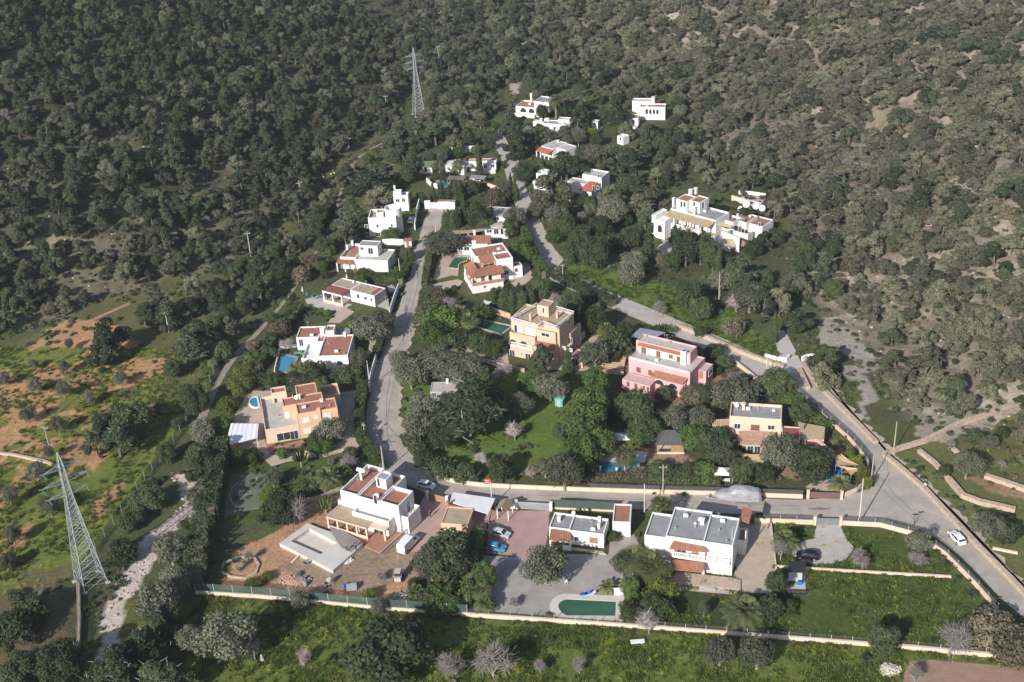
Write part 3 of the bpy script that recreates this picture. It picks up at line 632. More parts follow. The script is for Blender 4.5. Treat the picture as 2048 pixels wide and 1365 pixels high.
REDROOF = mat('red_tiled_roof_terrace', (.36, .165, .12), (.28, .125, .095), .7, .85, .05)
GREYROOF = mat('grey_roof_felt', (.30, .30, .30), (.22, .225, .23), .5, .9, .05)
PALEROOF = mat('pale_roof_screed', (.50, .47, .44), (.38, .36, .33), .5, .9, .05)
BROWNROOF = mat('brown_roof_screed', (.42, .335, .24), (.31, .25, .18), .6, .9, .05)
MAROON = mat('maroon_roof_paint', (.30, .095, .085), (.24, .075, .07), .5, .8)
TILE = mat('clay_tiles', (.37, .175, .115), (.25, .115, .08), 1.4, .85, .1)
OLDTILE = mat('weathered_clay_tiles', (.50, .34, .235), (.34, .21, .145), 1.5, .9, .1)
STRAW = mat('straw_coloured_tiles', (.42, .33, .22), (.30, .23, .15), 1.0, .95, .2)
STONE = mat('dry_stone', (.55, .44, .335), (.34, .27, .205), 1.6, .95, .8, bscale=3.5)
GLASS = mat('window_glass', (.045, .05, .055), (.03, .033, .036), .5, .12, 0, .5)
SHUT = mat('brown_shutters', (.20, .105, .08), (.16, .08, .06), 2, .7); WSHUT = mat('white_shutters', (.74, .72, .70), None, 2, .7)
WOOD = mat('wood', (.36, .225, .125), (.26, .155, .085), 1.5, .8, .1)
STEEL = mat('galvanised_steel', (.50, .51, .52), (.38, .39, .40), 2, .55, 0, .4, .25); DARKM = mat('dark_metal', (.05, .05, .052), None, 2, .6)
BEIGE = mat('beige_shade_cloth', (.52, .385, .22), (.45, .33, .185), .4, .9); BLUE = mat('blue_plastic', (.03, .17, .50), (.02, .13, .42), 1, .4)
def waterm(n, c, c2): return mat(n, c, c2, .25, .08, .05, .5, bscale=2.0)
POOLG = waterm('green_pool_water', (.045, .125, .072), (.03, .095, .055)); POOLB = waterm('blue_pool_water', (.06, .27, .42), (.04, .22, .37)); POOLT = waterm('teal_pool_water', (.065, .22, .27), (.035, .15, .20)); POOLL = waterm('light_pool_water', (.36, .52, .62), (.30, .46, .58))
def meshmat(n, c, a):
    m, t, b = nodes(n); b.inputs['Base Color'].default_value = (*c, 1); b.inputs['Roughness'].default_value = .8; b.inputs['Alpha'].default_value = a
    co = t.nodes.new('ShaderNodeTexCoord'); nn = t.nodes.new('ShaderNodeTexNoise'); nn.inputs['Scale'].default_value = .8; mr = t.nodes.new('ShaderNodeMapRange')
    mr.inputs[3].default_value = a*.75; mr.inputs[4].default_value = min(1, a*1.25); t.links.new(co.outputs['Object'], nn.inputs['Vector']); t.links.new(nn.outputs['Fac'], mr.inputs[0]); t.links.new(mr.outputs[0], b.inputs['Alpha']); return m
GMESH = meshmat('green_fence_mesh', (.07, .12, .10), .62); DMESH = meshmat('dark_fence_mesh', (.09, .09, .085), .72)
class House:
    """A, B, C: near left, near right and far right roof corners (pixels of the crop) at height h"""
    def __init__(s, name, label, A, B, C, h, c, cat='house', group=None):
        s.c = c; a, b, d = [P(*c(*q), h) for q in (A, B, C)]
        u = (b-a)[:2]; u = u/np.linalg.norm(u); v = np.array([-u[1], u[0]])
        s.rz = math.atan2(u[1], u[0]); s.o = np.array([a[0], a[1]]); s.u = u; s.v = v
        s.e = empty(name, (a[0], a[1], 0), s.rz, label, cat, group); s.hx = [9e9, -9e9]; s.hy = [9e9, -9e9]; s.rec = [a[0], a[1], s.hx, s.hy, s.rz]; HOUSES.append(s.rec)
        s.main = (A, B, C, h)
    def p(s, px, py, z):
        q = P(*s.c(px, py), z)[:2]-s.o; return (float(q@s.u), float(q@s.v), z)
    def ext(s, x0, x1, y0, y1): s.hx[0] = min(s.hx[0], x0); s.hx[1] = max(s.hx[1], x1); s.hy[0] = min(s.hy[0], y0); s.hy[1] = max(s.hy[1], y1)
    def box(s, pts, z1, e=(0, 0, 0, 0)):
        q = [s.p(*k, z1) for k in pts]; xs = [k[0] for k in q]; ys = [k[1] for k in q]
        return (min(xs)+e[0], max(xs)+e[1], min(ys)+e[2], max(ys)+e[3])
    def blk(s, pts, z1, wall=WHITE, roof=GREYROOF, z0=-.4, par=.4, t=.22, cap=None, e=(0, 0, 0, 0), nm='wall', roofname='roof'):
        x0, x1, y0, y1 = pts if isinstance(pts, tuple) and not isinstance(pts[0], tuple) else s.box(pts, z1, e)
        s.ext(x0, x1, y0, y1); mb = MB()
        for a, b in (((x0, y0), (x1, y0)), ((x1, y0), (x1, y1)), ((x1, y1), (x0, y1)), ((x0, y1), (x0, y0))): mb.face([(*a, z0), (*b, z0), (*b, z1), (*a, z1)])
        zr = z1-par; X0, X1, Y0, Y1 = x0+t, x1-t, y0+t, y1-t
        o = [(x0, y0), (x1, y0), (x1, y1), (x0, y1)]; i = [(X0, Y0), (X1, Y0), (X1, Y1), (X0, Y1)]
        for k in range(4):
            a, b, c_, d = o[k], o[(k+1) % 4], i[(k+1) % 4], i[k]; mb.face([(*a, z1), (*b, z1), (*c_, z1), (*d, z1)]); mb.face([(*d, z1), (*c_, z1), (*c_, zr), (*d, zr)])
        w_ = mb.build(nm, wall, s.e)
        rb = MB(); rb.face([(X0, Y0, zr), (X1, Y0, zr), (X1, Y1, zr), (X0, Y1, zr)]); rb.build(roofname, roof, s.e)
        return dict(x0=x0, x1=x1, y0=y0, y1=y1, z0=z0, z1=z1)
    def hit(s, b, face, px, py):
        d = ray(*s.c(px, py)); o = np.array([*(CP[:2]-s.o), 0]); oo = np.array([o[:2]@s.u, o[:2]@s.v, CAMH]); dd = np.array([d[:2]@s.u, d[:2]@s.v, d[2]])
        ax, val = {'S': (1, b['y0']), 'N': (1, b['y1']), 'W': (0, b['x0']), 'E': (0, b['x1'])}[face]
        q = oo+dd*((val-oo[ax])/dd[ax]); return (q[0] if ax == 1 else q[1]), q[2]
    def fmap(s, b, face):
        return {'S': lambda k, z, o: (k, b['y0']-o, z), 'N': lambda k, z, o: (k, b['y1']+o, z), 'W': lambda k, z, o: (b['x0']-o, k, z), 'E': lambda k, z, o: (b['x1']+o, k, z)}[face]
    def obx(s, mb, f, k0, k1, z0, z1, o0, o1):
        a = f(k0, z0, o0); b = f(k1, z1, o1); mb.box(*[v for i in range(3) for v in sorted((a[i], b[i]))])
    def win(s, b, face, px, py, w=1.2, h=1.2, style='glass', fm=None, name=None):
        k, z = s.hit(b, face, px, py); lo = k-w/2; hi = k+w/2; z0 = z-h/2; z1 = z+h/2; f = s.fmap(b, face)
        pm = {'glass': GLASS, 'shut': SHUT, 'white': WSHUT, 'wood': WOOD, 'arch': GLASS}[style]; fm = fm or {'shut': SHUT, 'wood': WOOD}.get(style, WSHUT)
        door = h > 1.75; nm = name or ('door' if door else 'window'); fr = MB(); t = .09
        if style == 'arch':
            n = 8; ring = []; inn = []
            for q in range(n+1): a = math.pi*q/n; ring.append((k-w/2*math.cos(a), z1-w/2+w/2*math.sin(a))); inn.append((k-(w/2-t)*math.cos(a), z1-w/2+(w/2-t)*math.sin(a)))
            ring = [(lo, z0)]+ring+[(hi, z0)]; inn = [(lo+t, z0)]+inn+[(hi-t, z0)]
            for q in range(len(ring)-1):
                a, b_, c_, d = ring[q], ring[q+1], inn[q+1], inn[q]; fr.face([f(*a, .06), f(*b_, .06), f(*c_, .06), f(*d, .06)]); fr.face([f(*a, .0), f(*b_, .0), f(*b_, .06), f(*a, .06)])
            o = fr.build(nm, s_wallmat(b, fm), s.e); pb = MB(); pb.face([f(*q, .022) for q in inn]); pb.build('pane', pm, o); return o
        s.obx(fr, f, lo, lo+t, z0, z1, -.02, .07); s.obx(fr, f, hi-t, hi, z0, z1, -.02, .07); s.obx(fr, f, lo+t, hi-t, z1-t, z1, -.02, .07)
        if not door: s.obx(fr, f, lo-.08, hi+.08, z0-.08, z0, -.02, .13)
        if style == 'glass' and w > .9: s.obx(fr, f, k-.035, k+.035, z0, z1-t, -.02, .055)
        o = fr.build(nm, fm, s.e); pb = MB()
        if style in ('shut', 'white', 'wood') :
            n = max(3, int(h/.22))
            for q in range(n): s.obx(pb, f, lo+t, hi-t, z0+(z1-t-z0)*q/n+.012, z0+(z1-t-z0)*(q+1)/n-.012, -.02, .03+.012*(q % 2))
            pb.build('panel' if door else 'shutter', pm, o)
        else: s.obx(pb, f, lo+t, hi-t, z0, z1-t, -.02, .025); pb.build('pane', pm, o)
        return o
    def wins(s, b, face, L_, **k):
        for q in L_: s.win(b, face, *q, **k)
    def tile(s, LL, LR, HR, HL, zl, zh, m=TILE, pitch=.32, parent=None, nm='tile_roof'):
        q = [Vector(s.p(*LL, zl)), Vector(s.p(*LR, zl)), Vector(s.p(*HR, zh)), Vector(s.p(*HL, zh))]; return s.tile3(q, m, pitch, nm)
    def tile3(s, q, m=TILE, pitch=.32, nm='tile_roof'):
        mb = MB(); n = max(4, int((q[1]-q[0]).length/pitch)); up = (q[1]-q[0]).cross(q[3]-q[0]).normalized()
        if up.z < 0: up = -up
        D = Vector((0, 0, -.14))
        mb.face([v for v in q]); mb.face([v+D for v in reversed(q)])
        for a, b in ((0, 1), (1, 2), (2, 3), (3, 0)): mb.face([q[a]+D, q[b]+D, q[b], q[a]])
        g = random.Random(n)
        for k in range(n):
            t0 = (k+.12)/n; t1 = (k+.88)/n; tm = (k+.5)/n; hgt_ = .085*g.uniform(.85, 1.15)
            a0 = q[0].lerp(q[1], t0); a1 = q[0].lerp(q[1], t1); am = q[0].lerp(q[1], tm)+up*hgt_; b0 = q[3].lerp(q[2], t0); b1 = q[3].lerp(q[2], t1); bm = q[3].lerp(q[2], tm)+up*hgt_
            e_ = up*.004; mb.face([a0+e_, am, bm, b0+e_]); mb.face([am, a1+e_, b1+e_, bm]); mb.face([a0+e_, a1+e_, am])
        xs = [v.x for v in q]; ys = [v.y for v in q]; s.ext(min(xs), max(xs), min(ys), max(ys))
        return mb.build(nm, m, s.e)
    def chim(s, px, py, z, w=.6, h=1.1, m=WHITE, cap=True, z0=None):
        x, y, _ = s.p(px, py, z); mb = MB(); b = z if z0 is None else z0
        mb.box(x-w/2, x+w/2, y-w/2, y+w/2, b-.1, z+h)
        if cap: mb.box(x-w*.65, x+w*.65, y-w*.65, y+w*.65, z+h+.12, z+h+.22); [mb.box(x+a*w*.4-.06, x+a*w*.4+.06, y+c*w*.4-.06, y+c*w*.4+.06, z+h, z+h+.12) for a in (-1, 1) for c in (-1, 1)]
        return mb.build('chimney', m, s.e)
    def post(s, px, py, z0, z1, w=.28, m=WHITE, nm='post'):
        x, y, _ = s.p(px, py, z0); return MB().box(x-w/2, x+w/2, y-w/2, y+w/2, z0-.3, z1).box(x-w*.65, x+w*.65, y-w*.65, y+w*.65, z1-.16, z1-.004).build(nm, m, s.e)
    def slab(s, pts, z, m, th=.18, nm='canopy', zs=None):
        q = [s.p(*k, z) for k in pts]; mb = MB(); s.ext(min(k[0] for k in q), max(k[0] for k in q), min(k[1] for k in q), max(k[1] for k in q))
        mb.prism([k[:2] for k in q], z-th, z); return mb.build(nm, m, s.e)
    def bal(s, pa, pb, z, h=.9, m=WHITE, nm='balustrade', rail=False):
        a = Vector(s.p(*pa, z+h)); b = Vector(s.p(*pb, z+h)); a.z = b.z = z; L_ = (b-a).length; n = max(3, int(L_/(.30 if not rail else 1.4))); mb = MB(); U_ = Vector((0, 0, 1))
        d = (b-a).normalized(); sd = Vector((-d.y, d.x, 0))
        def bar(p, q, hw, z0, z1):
            mb.face([p-sd*hw+U_*z1, q-sd*hw+U_*z1, q+sd*hw+U_*z1, p+sd*hw+U_*z1]); mb.face([p-sd*hw+U_*z0, q-sd*hw+U_*z0, q-sd*hw+U_*z1, p-sd*hw+U_*z1]); mb.face([p+sd*hw+U_*z0, q+sd*hw+U_*z0, q+sd*hw+U_*z1, p+sd*hw+U_*z1])
        bar(a, b, .11, h-.13, h); bar(a, b, .10, 0, .12) if not rail else (bar(a, b, .03, .18, .26), bar(a, b, .03, .45, .53))
        for k in range(n+1):
            p = a.lerp(b, k/n); w_ = .075 if not rail else .04; mb.tube([p+U_*.05, p+U_*h*.35, p+U_*(h-.1)], [w_*.8, w_*1.2 if not rail else w_, w_*.7], 5, False)
        return mb.build(nm, m, s.e)
def s_wallmat(b, fm): return fm
def dish(px, py, z, r, name='satellite_dish', label=None, group=None, c=None, az=-100):
    p = P(*(c(px, py) if c else (px, py)), z); e = empty(name, (p[0], p[1], z), math.radians(az), label, 'satellite dish', group)
    MB().tube([(0, 0, -.1), (0, 0, r*.9)], .05, 6).build('mast', STEEL, e)
    mb = MB(); T = Matrix.Translation((.12, 0, r*1.1)) @ Matrix.Rotation(math.radians(58), 4, 'Y')
    n = 14
    for k in range(4):
        for j in range(n):
            f = lambda kk, jj: tuple(T @ Vector((r*kk/4*math.cos(6.283*jj/n), r*kk/4*math.sin(6.283*jj/n), .28*r*(kk/4)**2)))
            mb.face([f(k, j), f(k+1, j), f(k+1, j+1), f(k, j+1)] if k else [f(0, 0), f(1, j), f(1, j+1)])
    mb.build('reflector', WHITE, e); MB().tube([tuple(T @ Vector((0, -r*.9, .25*r))), tuple(T @ Vector((0, -.05, r*.8)))], .025, 4).build('feed_arm', STEEL, e); return e
def pool(name, pts, water, label, c, coping=.45, z=.14, cm=None, cat='swimming pool'):
    """pts: outline of the water in pixels of the crop"""
    q = [np.array(P(*c(*k), z)[:2]) for k in pts]; ct = sum(q)/len(q); cm = cm or CONC; OCC.append((ct[0], ct[1], np.linalg.norm(q[0]-ct)*.9))
    e = empty(name, (ct[0], ct[1], 0), 0, label, cat); n = len(q); q = [k-ct for k in q]; ar = sum(q[i][0]*q[(i+1) % n][1]-q[(i+1) % n][0]*q[i][1] for i in range(n)); q = q if ar > 0 else q[::-1]; out = []
    for i in range(n):
        a, b, d = q[i-1], q[i], q[(i+1) % n]; e1 = (b-a)/np.linalg.norm(b-a); e2 = (d-b)/np.linalg.norm(d-b); nn = np.array([e1[1]+e2[1], -e1[0]-e2[0]]); nn /= np.linalg.norm(nn); cs = max(.5, nn@np.array([e1[1], -e1[0]])); out.append(b+nn*coping/cs)
    mb = MB()
    for i in range(n):
        j = (i+1) % n; mb.face([(*out[i], z), (*out[j], z), (*q[j], z), (*q[i], z)]); mb.face([(*out[i], -.2), (*out[j], -.2), (*out[j], z), (*out[i], z)]); mb.face([(*q[i], z), (*q[j], z), (*q[j], z-.12), (*q[i], z-.12)])
    mb.build('coping', cm, e); MB().face([(*k, z-.1) for k in q]).build('water', water, e); ROADPOLY.append([tuple(k+ct) for k in out]); RP.append((np.array(ROADPOLY[-1]).min(0)-2, np.array(ROADPOLY[-1]).max(0)+2, ROADPOLY[-1])); return e
def wall(name, pts, h, th, m, label, fence=0, fmat=None, posts=3.0, c=None, cat='wall', coping=None, terrain=False, postm=None, pierw=0):
    """wall along ground pixels, with an optional mesh fence standing on it"""
    c = c or (lambda x, y: (x, y)); q = [PT(*c(*k)) if terrain else P(*c(*k)) for k in pts]; o = q[0].copy()
    e = empty(name, tuple(o), 0, label, cat); q = [k-o for k in q]; W = MB()
    if h > 0:
        dirs = [(q[i+1]-q[i])[:2]/max(1e-6, np.linalg.norm((q[i+1]-q[i])[:2])) for i in range(len(q)-1)]; L_ = []; R_ = []
        for i, k in enumerate(q):
            d = dirs[max(0, i-1)]+dirs[min(len(dirs)-1, i)]; d = d/np.linalg.norm(d); nn = np.array([-d[1], d[0]]); L_.append((*(k[:2]+nn*th/2), k[2])); R_.append((*(k[:2]-nn*th/2), k[2]))
        up = lambda p, z: (p[0], p[1], p[2]+z)
        for i in range(len(q)-1):
            W.face([up(R_[i], -.5), up(R_[i+1], -.5), up(R_[i+1], h), up(R_[i], h)]); W.face([up(L_[i+1], -.5), up(L_[i], -.5), up(L_[i], h), up(L_[i+1], h)]); W.face([up(R_[i], h), up(R_[i+1], h), up(L_[i+1], h), up(L_[i], h)])
        for i, sgn in ((0, 1), (len(q)-1, -1)): W.face([up(L_[i], -.5), up(R_[i], -.5), up(R_[i], h), up(L_[i], h)][::sgn])
        W.build('wall', m, e)
    if fence:
        fb = MB()
        for i in range(len(q)-1): fb.face([(q[i][0], q[i][1], q[i][2]+h+.05), (q[i+1][0], q[i+1][1], q[i+1][2]+h+.05), (q[i+1][0], q[i+1][1], q[i+1][2]+h+fence), (q[i][0], q[i][1], q[i][2]+h+fence)])
        fb.build('mesh_panel', fmat or GMESH, e)
    if posts and (fence or pierw):
        s = np.cumsum([0]+[np.linalg.norm(q[i+1]-q[i]) for i in range(len(q)-1)]); n = max(2, int(s[-1]/posts)); r_ = pierw or .05; hp = h+(fence or .3)
        pm = MB().box(-r_, r_, -r_, r_, (0 if pierw else h-.02)-.2*(h == 0), hp+.06).mesh('post', postm or STEEL)
        for k in range(n+1):
            t = s[-1]*k/n; i = min(int(np.searchsorted(s, t, 'right'))-1, len(q)-2); p = q[i]+(q[i+1]-q[i])*((t-s[i])/max(1e-6, s[i+1]-s[i])); po = link('post', pm, e); po.location = tuple(p)
    return e
def hedge(pts, w_, h, label, leaf='hedge', dens=34, size=.19, c=None, lumpy=.25, seed=1, ragged=False):
    c = c or (lambda x, y: (x, y)); q = [P(*c(*k)) for k in pts]; o = q[0].copy(); g = np.random.default_rng(seed); V = []
    e = [k-o for k in q]; core = MB()
    for i in range(len(e)-1):
        a, b = e[i][:2], e[i+1][:2]; L_ = np.linalg.norm(b-a); d = (b-a)/L_; nn = np.array([-d[1], d[0]]); n = int(L_*(2*h+w_)*dens/ (size/.19)**2)
        t = g.random(n)*(L_+.3)-.15; f = g.random(n)*(2*h+w_); side = np.where(f < h, -w_/2, np.where(f < h+w_, f-h-w_/2, w_/2)); z = np.where(f < h, f, np.where(f < h+w_, h, f-h-w_))
        wob = 1+lumpy*(vnoise(t/1.1+i*7, z/1.1+side, seed)-.5)*2; wz = 1+lumpy*(vnoise(t/(1.6 if not ragged else .9)+i*5, side*0+3, seed+3)-.5)*(2 if not ragged else 4)
        pos = np.stack([a[0]+d[0]*t+nn[0]*side*wob, a[1]+d[1]*t+nn[1]*side*wob, np.maximum(.04, z*wz)], -1)+g.normal(size=(n, 3))*.07
        nm = g.normal(size=(n, 3)); nm /= np.linalg.norm(nm, axis=1)[:, None]; tt = np.cross(nm, g.normal(size=(n, 3))); tt /= np.linalg.norm(tt, axis=1)[:, None]; bb = np.cross(nm, tt); s = (size*(.6+.8*g.random(n)))[:, None]
        Q = np.empty((n, 4, 3)); Q[:, 0] = pos-tt*s; Q[:, 1] = pos-bb*s*.7; Q[:, 2] = pos+tt*s; Q[:, 3] = pos+bb*s*.7; V.append(Q.reshape(-1, 3))
        core.prism([tuple(a-nn*w_*.3), tuple(b-nn*w_*.3), tuple(b+nn*w_*.3), tuple(a+nn*w_*.3)], 0, h*.72)
        OCC.append((o[0]+(a[0]+b[0])/2, o[1]+(a[1]+b[1])/2, 1.0))
    ob = empty('hedge', tuple(o), 0, label, 'hedge'); link('foliage', rawmesh('hedge_foliage', np.vstack(V), 4, LM[leaf]), ob); core.build('branches', BARK, ob); return ob
# ------------------------------------------------------------------ the houses, nearest first
# white house being renovated, with the empty pool
c = c1 = crop(380, 840, 3.4115)
h = House('villa', 'white cubic two storey house under renovation beside the empty concrete pool', (1025, 478), (1380, 577), (1522, 485), 6.6, c)
ul = h.blk([(1025, 478), (1142, 513), (1285, 322)], 6.6, WHITE, REDROOF, par=.8)
um = h.blk([(1142, 520), (1352, 503), (1240, 450), (1400, 372)], 6.45, WHITE, REDROOF, par=.65, e=(.05, 0, 0, .3))
ur = h.blk([(1284, 545), (1380, 577), (1522, 485)], 6.6, WHITE, REDROOF, par=.8)
lf = h.blk((ul['x1']-.3, ur['x1']-1.2, ur['y0']-2.1, um['y0']+.2, ), 3.9, WHITE, PALEROOF, par=.7)
rw = h.blk((ur['x1']-.4, ur['x1']+1.5, ur['y0']+.6, ur['y1']-.4), 3.85, WHITE, PALEROOF, par=.7)
lw = h.blk((ul['x0']-1.3, ul['x0']+.4, ul['y0']+.5, ul['y1']-1.5), 3.5, WHITE, PALEROOF, par=.4)
sb = h.blk([(1268, 392), (1335, 412), (1310, 352)], 8.2, WHITE, mat('blue_grey_roof', (.30, .33, .40), None, .5), z0=5.9, par=.08)
h.win(um, 'S', 1266, 543, .9, 2.1); h.win(sb, 'S', 1287, 425, .7, 1.9); h.win(ur, 'E', 1490, 592, 1.1, 2.2); h.win(rw, 'E', 1550, 640, 1.3, 2.0, 'white'); h.win(lf, 'S', 1290, 760, 2.2, 2.2, 'glass'); h.win(ul, 'S', 1085, 690, 1.2, 2.1, 'wood')
x0, x1, y0, y1 = h.box([(950, 648), (1205, 745), (1010, 588)], 2.95); y1 = lf['y0']+.02
MB().prism([(x0, y0), (x1, y0), (x1, ul['y0']+.02), (x0, ul['y0']+.02)], 2.7, 2.95).build('porch_roof', BROWNROOF, h.e); MB().box(x0-.02, x1+.02, y0-.02, y0+.16, 2.95, 3.1).box(x0-.02, x0+.14, y0+.16, ul['y0'], 2.95, 3.1).build('porch_parapet', PEACH, h.e)
for k in range(5):
    a = x0+.2+(x1-x0-.4)*k/4; MB().box(a-.18, a+.18, y0+.02, y0+.38, .3, 2.7).build('porch_pillar', PEACH, h.e)
MB().box(x0+.1, x1-.1, y0+.1, y0+.26, .3, .95).build('porch_wall', PEACH, h.e)
for a in (lf['x0']+2.4, lf['x1']-.2): MB().box(a-.18, a+.18, lf['y0']-1.5, lf['y0']-1.14, .3, 2.7).build('porch_pillar', PEACH, h.e)
MB().box(x1-.1, lf['x1']+.15, lf['y0']-1.7, lf['y0']-.02, 2.7, 2.93).build('porch_roof', PEACH, h.e)
q = [h.p(*k, .35)[:2] for k in ((955, 740), (1190, 858), (1297, 905), (1480, 740), (1570, 665), (1400, 560), (1010, 640))]; MB().prism(q, -.3, .35).build('terrace_floor', TERRA, h.e)
h.ext(x0, x1, y0, y1); h.bal((1297, 905), (1480, 740), .36, .9, STEEL, 'railing', True)
e = empty('solar_water_heater', tuple(P(*c(1168, 392), 6.5)), h.rz, 'white cylindrical solar water tank on the roof of the renovated white house', 'water tank')
MB().tube([(0, 0, -.6), (0, 0, 1.2)], [.28, .26], 8).build('stand', WHITE, e); MB().tube([(-1.0, .3, 1.5), (-.95, .3, 1.5), (.95, .3, 1.5), (1.0, .3, 1.5)], [.3, .42, .42, .3], 12).build('tank', WHITE, e, True)
# empty pool
oc = [P(*c(*k), .8)[:2] for k in ((610, 842), (800, 705), (1180, 850), (975, 1028))]; ic = [P(*c(*k), .8)[:2] for k in ((688, 828), (815, 740), (1000, 838), (892, 917))]; ct = sum(oc)/4
e = empty('empty_swimming_pool', (ct[0], ct[1], 0), 0, 'empty unfinished concrete pool with a pale rim on the bare soil', 'swimming pool'); oc = [k-ct for k in oc]; ic = [k-ct for k in ic]; a = MB(); b = MB()
if sum(oc[i][0]*oc[(i+1) % 4][1]-oc[(i+1) % 4][0]*oc[i][1] for i in range(4)) < 0: oc = oc[::-1]; ic = ic[::-1]
for i in range(4):
    j = (i+1) % 4; a.face([(*oc[i], .8), (*oc[j], .8), (*ic[j], .8), (*ic[i], .8)]); a.face([(*oc[i], -.4), (*oc[j], -.4), (*oc[j], .8), (*oc[i], .8)]); b.face([(*ic[i], .8), (*ic[j], .8), (*ic[j], .06), (*ic[i], .06)])
a.build('rim', mat('fresh_concrete', (.56, .54, .50), (.47, .45, .42), .4, .85, .1), e); b.face([(*k, .06) for k in ic]); b.build('basin', mat('rendered_basin', (.60, .54, .47), (.5, .45, .40), .5, .9), e)
ROADPOLY.append([tuple(k+ct) for k in oc]); RP.append((np.array(ROADPOLY[-1]).min(0)-2, np.array(ROADPOLY[-1]).max(0)+2, ROADPOLY[-1])); OCC.append((ct[0], ct[1], 7))
mb = MB(); mb.prism([P(*c(*k), .8)[:2] for k in ((960, 765), (950, 705), (1185, 835), (1100, 905), (1030, 870))], .3, .815); o = mb.build('wet_cement_floor', mat('wet_cement', (.30, .275, .245), (.22, .20, .18), .4, .7)); tag(o, None, None, None, 'structure')
# orange annexe and white canopy beside it
c = c2 = crop(860, 900, 3.791)
h = House('garage', 'small orange flat roofed garage between the renovated house and the white canopy', (85, 555), (275, 570), (330, 442), 2.9, c)
b = h.blk([(82, 553), (285, 570), (325, 442)], 2.9, ORANGE, BROWNROOF, par=.18); h.chim(135, 425, 2.7, .5, 1.2, mat('brick', (.42, .19, .13)), False); h.win(b, 'E', 325, 510, 1.0, 2.0, 'wood'); h.win(b, 'S', 180, 600, 1.2, 1.0)
h = House('carport', 'white corrugated canopy roof standing beside the street and the orange garage', (150, 395), (440, 487), (495, 368), 2.6, c, 'canopy')
h.slab([(150, 395), (440, 487), (495, 368), (172, 322)], 2.7, mat('white_sheet_roof', (.72, .72, .72), (.62, .62, .63), .4, .6), .12, 'roof_sheet')
for k in ((440, 490), (490, 372), (180, 325), (330, 345)): x, y, _ = h.p(*k, 2.6); MB().box(x-.07, x+.07, y-.07, y+.07, -.3, 2.57).build('post', STEEL, h.e)
# low white house with grey roof
h = House('bungalow', 'low white bungalow with flat grey roof and small clay tile porch', (920, 592), (1312, 640), (1338, 492), 3.3, c)
b1 = h.blk([(925, 588), (1062, 598), (945, 472)], 3.3, WHITE, GREYROOF, par=.35); b2 = h.blk((b1['x1']-.2, h.p(1316, 640, 3.3)[0], h.p(1316, 640, 3.3)[1], b1['y1']-.05), 3.27, WHITE, GREYROOF, par=.35)
h.tile((903, 683), (1068, 690), (1066, 604), (915, 600), 2.35, 3.0); h.win(b2, 'S', 1240, 684, 1.6, 1.2, 'wood'); h.win(b2, 'S', 1112, 672, .9, .9); h.win(b1, 'S', 950, 705, 1.0, 2.0, 'wood')
for k in ((912, 690), (1062, 697)): x, y, _ = h.p(*k, 2.2); MB().box(x-.15, x+.15, y-.02, y+.28, -.3, 2.24).build('porch_pillar', WHITE, h.e)
x, y, _ = h.p(1062, 697, 2.2); MB().box(x-1.5, x-.15, y, y+.2, -.3, 1.1).build('porch_wall', WHITE, h.e)
h.chim(980, 540, 2.95, .55, .8); h.chim(1285, 540, 2.95, .5, .7); h.chim(1280, 592, 2.95, .5, .7); dish(1088, 487, 3.3, .38, label='white satellite dish on the grey roof of the low bungalow', c=c)
q = [h.p(*k, .3)[:2] for k in ((1068, 752), (1335, 790), (1345, 700), (1318, 690), (1312, 770), (1080, 740))]; MB().prism(q[:2]+[q[1], h.p(1312, 770, .3)[:2], h.p(1080, 740, .3)[:2]][1:], -.2, .3).build('planter_kerb', STONE, h.e)
h = House('shed', 'narrow white shed with a red flat roof between the bungalow and the big white house', (1383, 545), (1518, 550), (1530, 412), 3.4, c)
b = h.blk([(1383, 545), (1518, 550), (1530, 412)], 3.4, WHITE, REDROOF, par=.25)
h.win(b, 'E', 1523, 600, .8, 1.9, 'wood')
# big white two storey house
c = c3 = crop(1200, 940, 3.938)
h = House('large_house', 'big white two storey house with grey flat roofs, clay tile porch and balustrades', (578, 530), (1047, 597), (1040, 372), 7.0, c)
r1 = h.blk([(578, 530), (822, 562), (590, 290)], 7.0, WHITE, GREYROOF, par=.35); r2 = h.blk((r1['x1']-.2, h.p(1047, 597, 7)[0], h.p(1047, 597, 7)[1], h.p(1040, 372, 7)[1]), 6.96, WHITE, GREYROOF, par=.35)
l1 = h.blk((h.p(338, 548, 6.4)[0], r1['x0']+.2, r1['y0']+.25, h.p(365, 325, 6.4)[1]), 6.4, WHITE, GREYROOF, par=.35)
h.tile((543, 622), (848, 648), (815, 548), (592, 535), 5.5, 6.5); h.tile((556, 785), (812, 806), (820, 728), (565, 705), 2.5, 3.35)
h.win(r2, 'S', 926, 652, 3.0, 1.3, 'white', mat('pink_trim', (.74, .50, .45))); h.win(r2, 'S', 921, 780, 2.5, 1.0, 'white', mat('pink_trim', (.74, .50, .45))); h.win(l1, 'S', 465, 605, 2.2, 1.2, 'white', mat('pink_trim', (.74, .50, .45))); h.win(l1, 'S', 440, 760, 1.6, 1.2, 'white'); h.win(r1, 'S', 640, 660, 1.8, 2.1); h.win(r1, 'S', 750, 672, 1.2, 2.1, 'wood'); h.win(r1, 'S', 680, 840, 1.6, 2.0, 'wood')
y_ = r1['y0']
xa = h.p(556, 640, 5.4)[0]; xb = h.p(826, 655, 5.4)[0]; ya = h.p(826, 655, 5.4)[1]+.25
MB().box(xa, h.p(1020, 740, 3.4)[0], ya, y_+.01, 3.1, 3.38).build('balcony_floor', WHITE, h.e)
